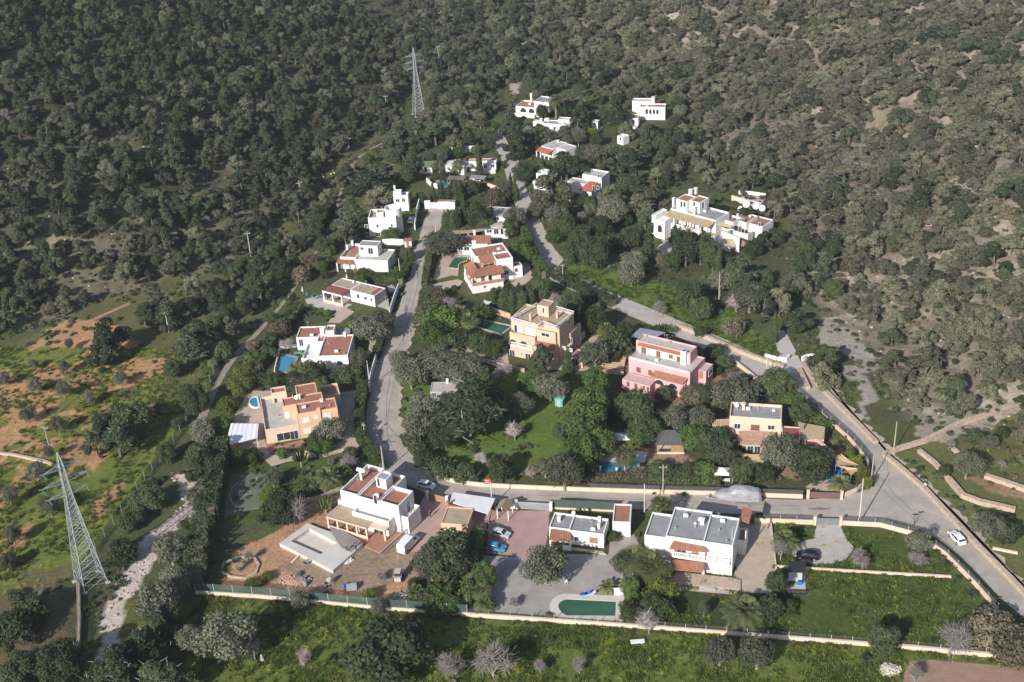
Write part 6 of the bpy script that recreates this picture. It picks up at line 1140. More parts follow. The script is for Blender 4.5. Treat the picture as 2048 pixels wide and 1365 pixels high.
wall('stone_wall', [(1768, 912), (1800, 900), (1850, 885), (1920, 850), (1990, 828), (2060, 805)], .9, .9, STONE, 'dry stone wall running up to the right from the road junction')
wall('terrace_wall', [(1838, 905), (1870, 930), (1895, 960)], .8, .9, STONE, 'short dry stone terrace wall nearest the road junction'); wall('terrace_wall', [(1897, 962), (1925, 995), (1960, 1008), (2030, 1024)], .9, 1.1, STONE, 'long dry stone terrace wall across the right hand plots')
wall('terrace_wall', [(1905, 900), (1945, 930)], .7, .8, STONE, 'small dry stone terrace wall highest on the right hand plots'); wall('terrace_wall', [(1970, 955), (2060, 985)], .8, 1.2, STONE, 'reddish dry stone terrace wall at the right edge'); wall('terrace_wall', [(1985, 1098), (2035, 1108)], .4, .5, CREAM, 'short pale wall among shrubs right of the white car on the road')
wall('stone_wall', [(1355, 655), (1400, 672), (1450, 694), (1510, 718), (1568, 738)], 1.0, .9, STONE, 'dry stone wall between the green meadow and the upper lane')
wall('stone_wall', [(1608, 735), (1640, 775), (1700, 835), (1752, 888)], .7, 1.0, STONE, 'rough stone bank along the right side of the hill road'); wall('stone_wall', [(1598, 742), (1616, 780)], .9, 1.0, STONE, 'short stone wall in the fork of the two lanes')
wall('gate_wall', [(1530, 716), (1552, 722), (1572, 724), (1578, 718)], 1.1, .5, WHITE, 'white curved gate wall left of the concrete lane'); wall('gate_wall', [(1604, 722), (1612, 718), (1632, 715)], 1.1, .5, WHITE, 'white curved gate wall right of the concrete lane')
wall('stone_wall', [(1470, 727), (1518, 765)], .9, .4, CREAM, 'cream garden wall below the lane beside the pink house')
wall('stone_wall', [(846, 645), (900, 662), (940, 672)], 1.2, .5, STONE, 'stone wall left of the dark green rectangular pool'); wall('stone_wall', [(985, 625), (1022, 638)], 1.4, .5, mat('orange_stone', (.60, .42, .28), (.42, .29, .2), 1.2, .95, .4), 'orange stone wall behind the dark green rectangular pool')
wall('stone_wall', [(898, 702), (960, 722), (1010, 735), (1050, 745)], .9, .4, STONE, 'stone wall along the foot of the tall orange house'); wall('stone_wall', [(875, 688), (910, 672), (955, 688)], .8, .4, STONE, 'low stone wall round the paved lower court')
wall('stone_wall', [(1085, 765), (1160, 775)], .01, .3, STONE, 'x') if False else None
wall('garden_wall', [(798, 580), (790, 600), (780, 632)], 1.9, .22, WHITE, 'white wall between the street and the maroon roofed house'); wall('garden_wall', [(753, 722), (742, 760), (738, 785)], 1.9, .22, WHITE, 'white street wall below the house with the bright blue pool')
wall('garden_wall', [c4(860, 760), c4(1000, 800), c4(1200, 745), c4(1350, 740)], .7, .4, STONE, 'curved stone garden wall in front of the orange house'); wall('garden_wall', [c4(1480, 720+360), c4(1200, 1090), c4(1000, 1175), c4(850, 1210)], .8, .3, STONE, 'low wall between the bare plot and the cactus garden')
wall('green_fence', [(452, 690), (432, 740), (395, 820), (350, 880), (290, 960)], 0, .1, STONE, 'green wire mesh fence along the edge of the red field', 1.9, meshmat('green_wire', (.12, .19, .16), .5), 3.5)
wall('green_fence', [(290, 960), (235, 1040), (190, 1100), (160, 1150)], 0, .1, STONE, 'green wire mesh fence behind the large lattice pylon', 1.9, meshmat('green_wire_2', (.12, .19, .16), .5), 3.5)
wall('field_wall', [(158, 1170), (160, 1240), (158, 1290), (135, 1345), (115, 1400)], .9, .6, STONE, 'stone wall with green mesh running down from the large lattice pylon', 1.3, meshmat('green_wire_3', (.12, .19, .16), .55), 3.5)
wall('field_wall', [(-30, 905), (30, 912), (90, 925), (125, 940)], .5, .6, STONE, 'low pale stone wall across the yellow flowered field')
wall('garden_wall', [(1550, 1135), (1640, 1141), (1760, 1148), (1902, 1156)], .5, .35, CREAM, 'long low cream wall across the green field'); wall('garden_wall', [(1541, 1046), (1546, 1090), (1552, 1140)], .5, .3, CREAM, 'low cream kerb wall on the right of the paved driveway')
wall('ring_of_stones', [c1(210, 1040), c1(230, 985), c1(330, 940), c1(440, 945), c1(470, 990), c1(450, 1050), c1(380, 1085), c1(280, 1075), c1(210, 1040)], .35, .4, STONE, 'oval ring of stones round a cactus bed on the bare plot', cat='stone border')
# ------------------------------------------------------------------ pylons and poles
LAT = mat('pylon_steel', (.40, .42, .43), (.33, .35, .36), 1, .5, 0, .4, .2)
def pylon(loc, H_, rz, label, wb):
    e = empty('lattice_pylon', loc, rz, label, 'pylon'); mb = MB(); S = H_/29.0; prof = [(0, wb), (H_*.10, wb*.88), (H_*.52, wb*.44), (H_*.70, wb*.25), (H_*.92, wb*.15), (H_, .05)]
    def hw(z):
        for (z0, w0), (z1, w1) in zip(prof, prof[1:]):
            if z <= z1: return w0+(w1-w0)*(z-z0)/(z1-z0)
        return .05
    lv = [0, .055, .10, .155, .21, .265, .32, .375, .43, .475, .52, .56, .60, .64, .68, .71, .75, .79, .83, .87, .91, 1.0]; sg = [(-1, -1), (1, -1), (1, 1), (-1, 1)]
    for (a, b) in sg: mb.tube([(a*hw(z*H_), b*hw(z*H_), z*H_-.02) for z in lv], .085*S+.02, 4)
    for i in range(len(lv)-2):
        z0, z1 = lv[i]*H_, lv[i+1]*H_; w0, w1 = hw(z0), hw(z1)
        for k in range(4):
            a, b = sg[k], sg[(k+1) % 4]; mb.tube([(a[0]*w0, a[1]*w0, z0), (b[0]*w1, b[1]*w1, z1)], .045, 3, False); mb.tube([(b[0]*w0, b[1]*w0, z0), (a[0]*w1, a[1]*w1, z1)], .045, 3, False)
            if i % 2 == 1 or i > 10: mb.tube([(a[0]*w1, a[1]*w1, z1), (b[0]*w1, b[1]*w1, z1)], .04, 3, False)
    mb.build('lattice_body', LAT, e)
    for z, L_ in ((.70, 3.0*S), (.79, 3.7*S), (.885, 3.0*S)):
        zz = z*H_; w_ = hw(zz); w2 = hw(zz+.035*H_)
        for s in (-1, 1):
            am = MB(); tip = (s*(w_+L_), 0, zz+.1)
            for b in (-1, 1):
                am.tube([(s*w_, b*w_, zz), tip], .05, 3); am.tube([(s*w2, b*w2, zz+.035*H_), tip], .045, 3)
                for k in range(1, 4): f = k/4; am.tube([(s*(w_+L_*f), b*w_*(1-f), zz+.1*f), (s*(w2+(w_+L_-w2)*(f-.12)), b*w2*(1.12-f), zz+.035*H_*(1.1-f)+.1*f)], .03, 3, False); am.tube([(s*(w_+L_*f), w_*(1-f), zz+.1*f), (s*(w_+L_*f), -w_*(1-f), zz+.1*f)], .03, 3, False)
            ao = am.build('crossarm', LAT, e); ins = MB(); p0 = Vector(tip); d = Vector((.25*s, 1.15, -.55))*S
            ins.tube([p0+d*(k/8) for k in range(9)], [.03, .11]*4+[.03], 6); ins.tube([p0-d.reflect(Vector((0, 0, 1)))*(k/8) for k in range(9)], [.03, .11]*4+[.03], 6); ins.build('insulator', mat('green_insulator', (.13, .25, .22), None, 2, .3), ao)
    for a, b in sg: MB().box(a*wb-.4, a*wb+.4, b*wb-.4, b*wb+.4, -1, .25).build('footing', CONC, e)
    return e
b1 = P(183, 1165); pylon(tuple(b1), 29.2, math.radians(38), 'large steel lattice pylon standing beside the pale creek bed', 2.3)
b2 = P(838, 231); pylon((b2[0], b2[1], float(hgt(b2[0], b2[1]))), 25.2, math.radians(20), 'distant steel lattice pylon in the dark clearing among pines', 1.9)
OCC += [(b1[0], b1[1], 5), (b2[0], b2[1], 6)]
POLEM = mat('weathered_pole', (.42, .38, .33), (.32, .29, .25), 1, .9)
def pole(b, t, label, arm=1.6, m=POLEM, r=.13, terrain=False, rz=None, cat='utility pole'):
    B = PT(*b) if terrain else P(*b); zs = np.arange(2, 16, .1); e_ = [np.hypot(*(np.array(proj(B+[0, 0, z]))-np.array(t))) for z in zs]; H_ = float(zs[int(np.argmin(e_))])
    e = empty('utility_pole', tuple(B), rz if rz is not None else random.uniform(-.5, .5), label, cat); MB().tube([(0, 0, -.5), (0, 0, H_)], [r*1.15, r*.7], 7).build('post', m, e)
    if arm:
        MB().box(-arm/2, arm/2, -.06, .06, H_-.65, H_-.53).build('crossarm', m, e)
        for x in (-arm*.45, 0, arm*.45): MB().lathe((x, 0, H_-.53), [(.03, 0), (.07, .08), (.03, .15), (.07, .22), (.02, .28)], 6).build('insulator', mat('porcelain', (.6, .6, .58)), e) if x else None
    return e, B, H_
CPOLE = mat('concrete_pole', (.58, .55, .50), (.48, .45, .41), .8, .9)
POLES = {}
for k, (b, t, lab, arm, m, ter) in enumerate((
    ((1717.6, 1049), (1727, 958), 'tall concrete pole at the corner wall where the streets meet', 0, CPOLE, False), ((984.5, 1013), (982, 962), 'pole carrying the red sign behind the white canopy', 0, CPOLE, False),
    ((1742, 965), (1758, 908), 'dark leaning pole at the curved corner wall', 0, POLEM, False), ((1289, 1026), (1291, 968), 'slim pale pole behind the narrow white shed', 0, CPOLE, False), ((1326, 990), (1327, 930), 'pole with a crossarm inside the hedge right of the teal pool', 1.5, POLEM, False),
    ((1787, 905), (1790, 843), 'wooden pole at the foot of the right hillside above the junction', 0, POLEM, False), ((1533, 748), (1536, 711), 'pale pole beside the white curved gate wall', 0, CPOLE, False), ((768, 945), (764, 893), 'white pole at the outer bend of the street', 0, CPOLE, False), ((731, 882), (728, 846), 'thin pole in front of the tall street hedge', .8, POLEM, False),
    ((740, 775), (737, 722), 'white pole beside the white street wall', 0, CPOLE, False), ((800, 548), (798, 516), 'pale pole left of the street near the terrace house', 0, CPOLE, False), ((872, 466), (870, 447), 'pole right of the street below the young cypresses', 0, CPOLE, False), ((1126, 563), (1123, 528), 'pole beside the bend of the upper lane', .9, POLEM, False), ((822, 692), (819, 660), 'thin dark pole on the right kerb of the street', 0, POLEM, False),
    ((103, 910), (89, 852), 'dark pole with crossarm behind the large lattice pylon', 1.7, POLEM, False), ((338, 665), (330, 624), 'pale pole with crossarm between the pines above the red field', 1.8, CPOLE, False), ((502, 514), (495, 464), 'pole with crossarm beside the creek path', 1.7, CPOLE, True), ((603, 405), (600, 363), 'pole with crossarm at the edge of the shaded left woods', 1.7, CPOLE, True), ((698, 296), (697, 274), 'small pole in the dark clearing below the distant pylon', 1.9, CPOLE, True), ((774, 228), (771, 190), 'brown pole left of the distant pylon', 1.6, POLEM, True), ((878, 125), (876, 92), 'slender pole high in the dark gully behind the distant pylon', 1.5, POLEM, True), ((915, 80), (914, 55), 'farthest pole in the gully near the top edge', 1.4, POLEM, True), ((1029, 105), (1028, 82), 'far pole beside the pale track at the top edge', 1.2, POLEM, True), ((1438, 600), (1439, 545), 'pole in the meadow below the sprawling villa', 0, POLEM, False), ((1176, 375), (1175, 330), 'dark mast beside the red tiled porch house', 0, DARKM, False))):
    POLES[k] = pole(b, t, lab, arm, m, .13 if k < 17 else .15, ter)
WIRE = mat('black_wire', (.03, .03, .032), None, 2)
def wires(i, j, lab, n=1, dz=.2):
    (e1, A, ha), (e2, B, hb) = POLES[i], POLES[j]; mb = MB()
    for k in range(n):
        o = np.array([.35*(k-(n-1)/2), 0, 0]); pts = [tuple(A+o+[0, 0, ha-dz]+(B+[0, 0, hb]-A-[0, 0, ha])*t-np.array([0, 0, 2.6*t*(1-t)])) for t in np.linspace(0, 1, 12)]; mb.tube(pts, .032, 3, False)
    tag(mb.build('overhead_wire', WIRE), lab, 'wire')
for i, j, lab in ((0, 2, 'overhead wire at the corner pole and the dark leaning pole'), (0, 3, 'overhead wire along the street from the corner pole to the narrow shed'), (3, 1, 'overhead wire between the slim pole and the red sign pole'), (1, 7, 'overhead wire from the red sign pole to the street bend'), (7, 8, 'overhead wire along the tall street hedge'), (9, 10, 'overhead wire beside the street above the blue pool house'), (8, 9, 'overhead wire between the street hedge and the white street wall'), (14, 15, 'overhead wire across the red field'), (15, 16, 'overhead wire through the pines above the red field'), (16, 17, 'overhead wire over the creek path'), (17, 18, 'overhead wire along the shaded woods'), (10, 11, 'overhead wire up the top of the main street')): wires(i, j, lab, 2 if i > 13 else 1)
# red sign on its pole: a red board with a pale mark
p = P(975, 957, 6.1); mb = MB(); e = empty('street_sign', tuple(P(*(984.5, 1013), 0)+np.array([0, -.16, 5.6])), 0, 'small red sign board fixed on the pole behind the white canopy', 'sign'); MB().box(-1.25, -.1, -.03, .03, .0, 1.15).build('board', mat('sign_red', (.60, .06, .07), None, 2, .5), e); MB().box(-1.0, -.35, -.05, -.034, .30, .42).box(-1.0, -.35, -.05, -.034, .72, .84).build('lettering', WHITE, e)
# road hump across the street
A = P(764, 886); B = P(789, 884); e = None; tag(MB().tube([tuple(A+[0, 0, .03]), tuple(B+[0, 0, .03])], .12, 6).build('road_hump', mat('hump_paint', (.12, .115, .11))), 'dark speed hump across the bend of the street', 'speed hump')
# court markings
q = [P(*c4(*k))[:2] for k in ((200, 945), (495, 925), (520, 1010), (480, 1250), (130, 1350), (155, 1100))]; mb = MB(); mb.face([(*k, .03) for k in q]); tag(mb.build('sports_court', mat('green_court', (.135, .16, .115), (.105, .125, .09), .4, .9, .1)), None, None, None, 'structure')
LINE = mat('court_line', (.55, .56, .52), (.42, .44, .40), .8); mb = MB()
def stripe(pts, w_=.11, z=.04):
    Q = [np.array(P(*c4(*k))[:2]) for k in pts]
    for a, b in zip(Q, Q[1:]):
        d = (b-a)/np.linalg.norm(b-a); n = np.array([-d[1], d[0]])*w_/2; mb.face([(*(a-n), z), (*(b-n), z), (*(b+n), z), (*(a+n), z)])
stripe([(268, 1090), (262, 1175)]); stripe([(215, 1175), (262, 1176)]); stripe([(270, 1098), (355, 1100), (378, 1078)]); stripe([(355, 1100), (378, 1115)]); stripe([(300, 1145), (345, 1138), (382, 1158)]); stripe([(345, 1138), (380, 1138)]); stripe([(255, 1025), (200, 1075), (180, 1130), (190, 1190), (225, 1240), (290, 1258)]); stripe([(380, 1268), (440, 1262)]); stripe([(420, 975), (425, 1050)])
tag(mb.build('court_markings', LINE), None, None, None, 'structure')
# ------------------------------------------------------------------ vehicles
TYRE = mat('tyre', (.02, .02, .02), None, 2, .8); RIM = mat('rim', (.45, .46, .47), None, 2, .4, 0, .5, .4); LAMP = mat('lamp_glass', (.75, .75, .72), None, 2, .2); REDL = mat('tail_lamp', (.35, .02, .02), None, 2, .3)
def paint(n, col): return mat(n, col, tuple(k*.93 for k in col), .5, .25, 0, .5)
def vehicle(name, rear, front, label, m, kind='car', L_=None, cat='car', z=.05):
    """rear, front: ground pixels of the two ends"""
    A = P(*rear); B = P(*front); d = (B-A)[:2]; Lg = L_ or np.linalg.norm(d); ct = (A+B)/2; e = empty(name, (ct[0], ct[1], z), math.atan2(d[1], d[0]), label, cat)
    W = .86 if kind == 'car' else 1.0; h2 = Lg/2
    if kind == 'car': low = [(-1, .32), (-.99, .78), (-.93, .93), (-.62, .97), (.40, .93), (.72, .84), (.94, .70), (1, .52), (.99, .28)]; top = [(-.86, .95), (-.74, 1.30), (-.55, 1.44), (-.05, 1.48), (.22, 1.40), (.52, .94)]
    else: low = [(-1, .35), (-1, 1.15), (.55, 1.12), (.80, 1.02), (.97, .85), (1, .5), (.99, .3)]; top = [(-.995, 1.13), (-.97, 2.1), (-.93, 2.3), (.18, 2.32), (.40, 2.10), (.66, 1.12)]
    def loft(prof, w0, w1, zb):
        mb = MB(); n = len(prof); zt = max(z for _, z in prof)
        def wy(z): t = max(0, (z-zb)/max(.01, zt-zb)); return w0+(w1-w0)*t
        i = 0
        for s in (-1, 1):
            for x, zz in prof: mb.v.append((x*h2, s*wy(zz)*(1-.10*max(0, abs(x)-.75)*4*.6), zz))
        for k in range(n-1): mb.f.append((k, k+1, n+k+1, n+k))
        mb.f.append(tuple(range(n))[::-1]); mb.f.append(tuple(range(n, 2*n))); mb.f.append((n-1, 0, n, 2*n-1)); return mb
    o = loft(low, W, W*.97, .5).build('body', m, e, False); bv = o.modifiers.new('bevel', 'BEVEL'); bv.width = .06; bv.segments = 2
    cabw = (W*.94, W*.74) if kind == 'car' else (W*.985, W*.90); zb = .93 if kind == 'car' else 1.13; o = loft(top, cabw[0], cabw[1], zb).build('roof', m, e); bv = o.modifiers.new('bevel', 'BEVEL'); bv.width = .05; bv.segments = 2
    g = MB()
    def side(pts, s):
        zt = max(z for _, z in top); g.face([(x*h2, s*((cabw[0]+(cabw[1]-cabw[0])*(zz-zb)/(zt-zb))+.012), zz) for x, zz in pts][::s])
    if kind == 'car':
        for s in (-1, 1): side([(-.72, .99), (-.08, .99), (-.10, 1.38), (-.52, 1.36), (-.66, 1.24)], s); side([(-.03, .99), (.42, .97), (.18, 1.34), (-.05, 1.38)], s)
        fx = lambda x, z, y, o: (x*h2+o, y, z); g.face([(.50*h2+.02, -W*.82, .98), (.50*h2+.02, W*.82, .98), (.245*h2+.02, W*.68, 1.385), (.245*h2+.02, -W*.68, 1.385)]); g.face([(-.855*h2-.02, W*.8, 1.0), (-.855*h2-.02, -W*.8, 1.0), (-.745*h2-.02, -W*.7, 1.28), (-.745*h2-.02, W*.7, 1.28)])
    else:
        for s in (-1, 1): side([(.20, 1.25), (.58, 1.2), (.38, 2.0), (.20, 2.05)], s)
        g.face([(.645*h2+.02, -W*.86, 1.2), (.645*h2+.02, W*.86, 1.2), (.415*h2+.02, W*.8, 2.06), (.415*h2+.02, -W*.8, 2.06)])
    g.build('windows', GLASS, e)
    for x in (-.62, .62):
        for s in (-1, 1):
            wl = MB(); r = .32 if kind == 'car' else .36; N = 14; y0, y1 = sorted((s*(W-.2), s*(W+.02)))
            wl.tube([(x*h2, y0, r), (x*h2, y1, r)], r, N); wo = wl.build('wheel', TYRE, e); MB().tube([(x*h2, s*(W+.021)-.004, r), (x*h2, s*(W+.021)+.004, r)], r*.62, 10).build('rim', RIM, wo)
    for s in (-1, 1):
        MB().box(.955*h2, 1.005*h2, s*W*.66-.16, s*W*.66+.16, .58, .70).build('headlight', LAMP, e); MB().box(-1.012*h2, -.975*h2, s*W*.76-.1, s*W*.76+.1, .68, .86 if kind == 'car' else 1.0).build('tail_light', REDL, e)
        MB().box(.36*h2, .36*h2+.12, s*W*1.0-.02 if s > 0 else s*W-.18, s*W+.18 if s > 0 else s*W+.02, .95, 1.08).build('mirror', m, e)
    if kind == 'car' and 'white' in label or 'silver' in label: MB().box(-.5*h2, .1*h2, -.05, .05, 1.475, 1.50).build('roof_ridge', m, e)
    return e
PW = paint('white_car_paint', (.78, .78, .78)); PS = paint('silver_car_paint', (.52, .53, .54)); PB = paint('blue_car_paint', (.045, .27, .44)); PK = paint('black_car_paint', (.012, .012, .014))
c = c2
vehicle('parked_car', c(470, 640), c(600, 668), 'silver hatchback parked in the pink paved yard beside the creeper hedge', PS, L_=3.9); vehicle('parked_car', c(435, 752), c(565, 768), 'bright blue hatchback parked in front of the silver one', PB, L_=3.7)
vehicle('parked_car', (1636, 1119), (1593, 1114), 'black car parked on the oval gravel yard', PK, L_=4.2); vehicle('car', (1925, 1094), (1901, 1068), 'white car driving up the hill road', PW, L_=4.2)
vehicle('parked_car', (840, 972), (866, 979), 'white car in the shade of the street behind the renovated house', PW, L_=4.0); vehicle('parked_car', cN(1440, 632), cN(1355, 618), 'white car half under the dark carport near the upper lane', PW, L_=4.0)
vehicle('parked_car', cN(725, 1060), cN(745, 1030), 'pale car parked in the shade of the round tower house', PW, L_=3.9); vehicle('van', c1(1430, 935), c1(1555, 800), 'white panel van parked beside the renovated white house', PW, 'van', 5.6, 'van')
vehicle('parked_car', (718, 1082), (742, 1098), 'x', PW) if False else None
# covered boat on its trailer
A = P(1418, 998); B = P(1530, 1002); d = B-A; L_ = float(np.linalg.norm(d)); e = empty('boat_trailer', ((A[0]), A[1], .05), math.atan2(d[1], d[0]), 'three axle boat trailer with a drawbar parked at the street wall', 'trailer')
mb = MB(); [mb.box(1.5, L_-1.2, y-.05, y+.05, .45, .57) for y in (-.8, .8)]; mb.tube([(1.6, -.8, .5), (-.6, 0, .5)], .05, 5); mb.tube([(1.6, .8, .5), (-.6, 0, .5)], .05, 5); [mb.box(x-.05, x+.05, -.75, .75, .45, .56) for x in (2, 4, 6, 8)]; mb.build('frame', STEEL, e); MB().box(-.9, .0, -.45, .45, .42, .5).box(-.1, .0, -.5, .5, .5, .9).build('drawbar', STEEL, e)
for x in (L_*.50, L_*.58, L_*.66):
    for s in (-1, 1): o = MB().tube([(x, s*1.0-.1, .34), (x, s*1.0+.1, .34)], .34, 14).build('wheel', TYRE, e); MB().tube([(x, s*1.0+s*.1-.01, .34), (x, s*1.0+s*.1+.01, .34)], .22, 10).build('rim', RIM, o)
bo = bpy.data.objects.new('covered_boat', None); COL.objects.link(bo); bo.location = e.location+Vector((0, 0, 0)); bo.rotation_euler = e.rotation_euler; tag(bo, 'boat wrapped in a silver grey tarpaulin on the three axle trailer', 'boat')
def hull(zs, prof, name, m, seed=0):
    mb = MB(); g = random.Random(seed); N = 17; rows = []
    for x, hw_, zt, zl in prof:
        row = []
        for k in range(N): a = math.pi*k/(N-1); cs, sn = math.cos(a), math.sin(a); row.append((x, math.copysign(abs(cs)**.55, cs)*hw_*(1+g.uniform(-.05, .05)), zl+(zt-zl)*max(0, sn)**.62+g.uniform(-.05, .05)))
        rows.append(row)
    for r0, r1 in zip(rows, rows[1:]):
        i = len(mb.v); mb.v += r0+r1
        for k in range(N-1): mb.f.append((i+k, i+k+1, i+N+k+1, i+N+k))
    mb.face(rows[0][::-1]); mb.face(rows[-1]); return mb.build(name, m, bo)
f = L_; TARP = mat('silver_tarpaulin', (.36, .36, .385), (.24, .24, .26), .7, .45, .5, .4, bscale=1.2); DT = mat('dark_tarpaulin', (.25, .25, .27), (.18, .18, .19), .7, .6)
hull(0, [(1.0, .25, 1.3, .9), (1.5, .8, 1.65, .75), (2.6, 1.15, 2.0, .65), (3.6, 1.3, 2.15, .65), (4.4, 1.4, 2.75, .6), (5.2, 1.45, 3.1, .6), (6.2, 1.5, 3.15, .6), (7.4, 1.5, 3.0, .55), (8.6, 1.5, 2.75, .55), (9.6, 1.45, 2.55, .55)], 'tarpaulin', TARP, 4); hull(0, [(9.61, 1.43, 2.5, .6), (9.95, 1.35, 2.3, .65), (10.2, 1.15, 1.9, .75)], 'stern_cover', DT, 5)
mb = MB(); [mb.tube([(x, -1.52+.02*abs(x-6), .7), (x+.05, -1.0, w_*.9), (x+.1, 0, w_+.03), (x+.05, 1.0, w_*.9), (x, 1.5, .7)], .025, 4) for x, w_ in ((4.4, 2.75), (6.2, 3.15), (8.0, 2.9))]; mb.build('rope', mat('dark_rope', (.1, .1, .1)), bo)
# ------------------------------------------------------------------ building site
c = c1
def at_(x, y, z=0): return tuple(P(*c(x, y), z))
e = empty('skid_loader', at_(1425, 1085), math.radians(84), 'small pale skid loader standing on the bare soil by the big dark tree', 'loader')
MB().box(-1.3, .9, -.62, .62, .35, 1.1).build('body', mat('dusty_white', (.50, .48, .44), (.4, .38, .35), 1), e); MB().box(-.75, .35, -.5, .5, 1.1, 1.95).build('cab', DARKM, e); MB().box(-.85, .45, -.56, .56, 1.95, 2.08).build('cab_roof', mat('dusty_white', (.5, .48, .44)), e)
for s in (-1, 1): MB().tube([(-1.1, s*.72, 1.45), (.6, s*.72, 1.25), (1.3, s*.66, .35)], .09, 5).build('lift_arm', STEEL, e)
MB().prism([(1.25, -.85), (1.9, -.85), (1.9, .85), (1.25, .85)], .08, .5).build('bucket', STEEL, e)
for x in (-.8, .5):
    for s in (-1, 1): MB().tube([(x, s*.66-.14, .38), (x, s*.66+.14, .38)], .38, 12).build('wheel', TYRE, e)
e = empty('cement_mixer', at_(955, 1125), .4, 'tilting cement mixer on the grey trampled ground near the mesh fence', 'cement mixer')
T = Matrix.Translation((0, 0, 1.15)) @ Matrix.Rotation(math.radians(48), 4, 'Y'); mb = MB(); pr = [(.2, -.5), (.5, -.3), (.55, 0), (.3, .5), (.25, .6)]; mb.lathe((0, 0, 0), pr, 12); mb.v = [tuple(T @ Vector(v)) for v in mb.v]; mb.build('drum', mat('cement_drum', (.42, .42, .38), (.3, .3, .27), 1), e, True); MB().tube([(-.6, -.5, 0), (0, -.5, 1.1), (.6, -.5, 0)], .05, 5).tube([(-.6, .5, 0), (0, .5, 1.1), (.6, .5, 0)], .05, 5).tube([(0, -.5, 1.1), (0, .5, 1.1)], .05, 5).build('frame', STEEL, e); [MB().tube([(-.6, s*.5-.06, .25), (-.6, s*.5+.06, .25)], .25, 10).build('wheel', TYRE, e) for s in (-1, 1)]
def heap(px, py, r, hh, n, s, m, label, name='rubble_heap', seed=1, cat='rubble'):
    g = random.Random(seed); mb = MB(); o = P(*c(px, py))
    mb.lathe((0, 0, -.05), [(r, 0), (r*.7, hh*.4), (r*.35, hh*.8), (.05, hh)], 11)
    for k in range(n):
        a = g.random()*6.28; q = g.random()**.6*r; z = hh*(1-q/r)*.9+.04; sx = s*g.uniform(.5, 1.2); i = len(mb.v); mb.box(-sx, sx, -sx*.6, sx*.6, -sx*.4, sx*.4); M_ = Matrix.Translation((q*math.cos(a)*1.1, q*math.sin(a)*.9, z)) @ Matrix.Rotation(g.random()*6, 4, (g.random(), g.random(), g.random()+.1)); mb.v[i:] = [tuple(M_ @ Vector(v)) for v in mb.v[i:]]
    ob = mb.build(name, m); ob.location = tuple(o); return tag(ob, label, cat)
heap(700, 1110, 2.2, .55, 150, .2, mat('brick_rubble', (.50, .26, .18), (.42, .33, .27), 3, .95), 'heap of broken orange bricks on the bare plot', seed=2); heap(770, 1100, 1.5, .7, 60, .28, mat('grey_rubble', (.33, .29, .26), (.2, .17, .15), 2, .95), 'dark heap of rubble and branches beside the broken bricks', seed=3)
heap(1030, 1185, 1.1, .4, 60, .17, mat('orange_bricks', (.55, .28, .17), (.45, .22, .14), 3), 'small pile of orange bricks close to the mesh fence', seed=4, name='brick_pile', cat='bricks'); heap(1060, 955, 1.6, .5, 40, .3, mat('pale_bags', (.62, .60, .57), (.45, .46, .46), 2), 'pale bags and rolled netting heaped at the pool corner', seed=5, name='bag_heap', cat='bags')
heap(1430, 1200, 1.3, .5, 40, .22, mat('grey_sacks', (.48, .45, .42), (.34, .31, .29), 2), 'grey sacks and stones heaped behind the mesh fence', seed=6, name='sack_heap', cat='sacks')
def barrel(px, py, m, label):
    o = MB().lathe((0, 0, 0), [(.28, 0), (.31, .1), (.31, .45), (.33, .48), (.31, .51), (.31, .85), (.27, .9)], 12).build('barrel', m); o.location = at_(px, py); tag(o, label, 'barrel')
BB = mat('blue_barrel', (.08, .17, .38), (.06, .13, .3), 1, .4); barrel(1050, 1145, BB, 'blue barrel beside the small pile of orange bricks'); barrel(1490, 1200, BB, 'blue barrel beside the grey sacks by the fence'); barrel(790, 1135, mat('grey_barrel', (.3, .34, .33)), 'grey barrel lying near the dark rubble heap')
e = empty('generator', at_(1105, 1160), .2, 'boxy grey generator on the bare soil near the blue barrel', 'generator'); MB().box(-.9, .9, -.5, .5, .15, 1.0).build('housing', mat('grey_green_housing', (.33, .37, .36), (.25, .28, .27), 1), e); MB().box(-.95, .95, -.55, .55, 1.0, 1.1).build('lid', STEEL, e); [MB().box(x-.1, x+.1, -.5, .5, -.02, .15).build('skid', DARKM, e) for x in (-.7, .7)]; MB().tube([(.5, .3, 1.1), (.5, .3, 1.4)], .05, 6).build('exhaust', DARKM, e)
a, b = Vector(at_(690, 975, .1)), Vector(at_(750, 915, .5)); dd = (b-a).normalized(); s = Vector((-dd.y, dd.x, 0))*.22; o = MB().face([a-s, b-s, b+s, a+s]).face([a-s-Vector((0, 0, .07)), a+s-Vector((0, 0, .07)), b+s-Vector((0, 0, .07)), b-s-Vector((0, 0, .07))]).face([a-s, a+s, a+s-Vector((0, 0, .07)), a-s-Vector((0, 0, .07))]).face([a+s, b+s, b+s-Vector((0, 0, .07)), a+s-Vector((0, 0, .07))]).face([b-s, a-s, a-s-Vector((0, 0, .07)), b-s-Vector((0, 0, .07))]).build('plank', mat('pale_board', (.58, .54, .47), (.47, .43, .37), 1)); tag(o, 'pale wide board leaning on the rim of the empty pool', 'board')
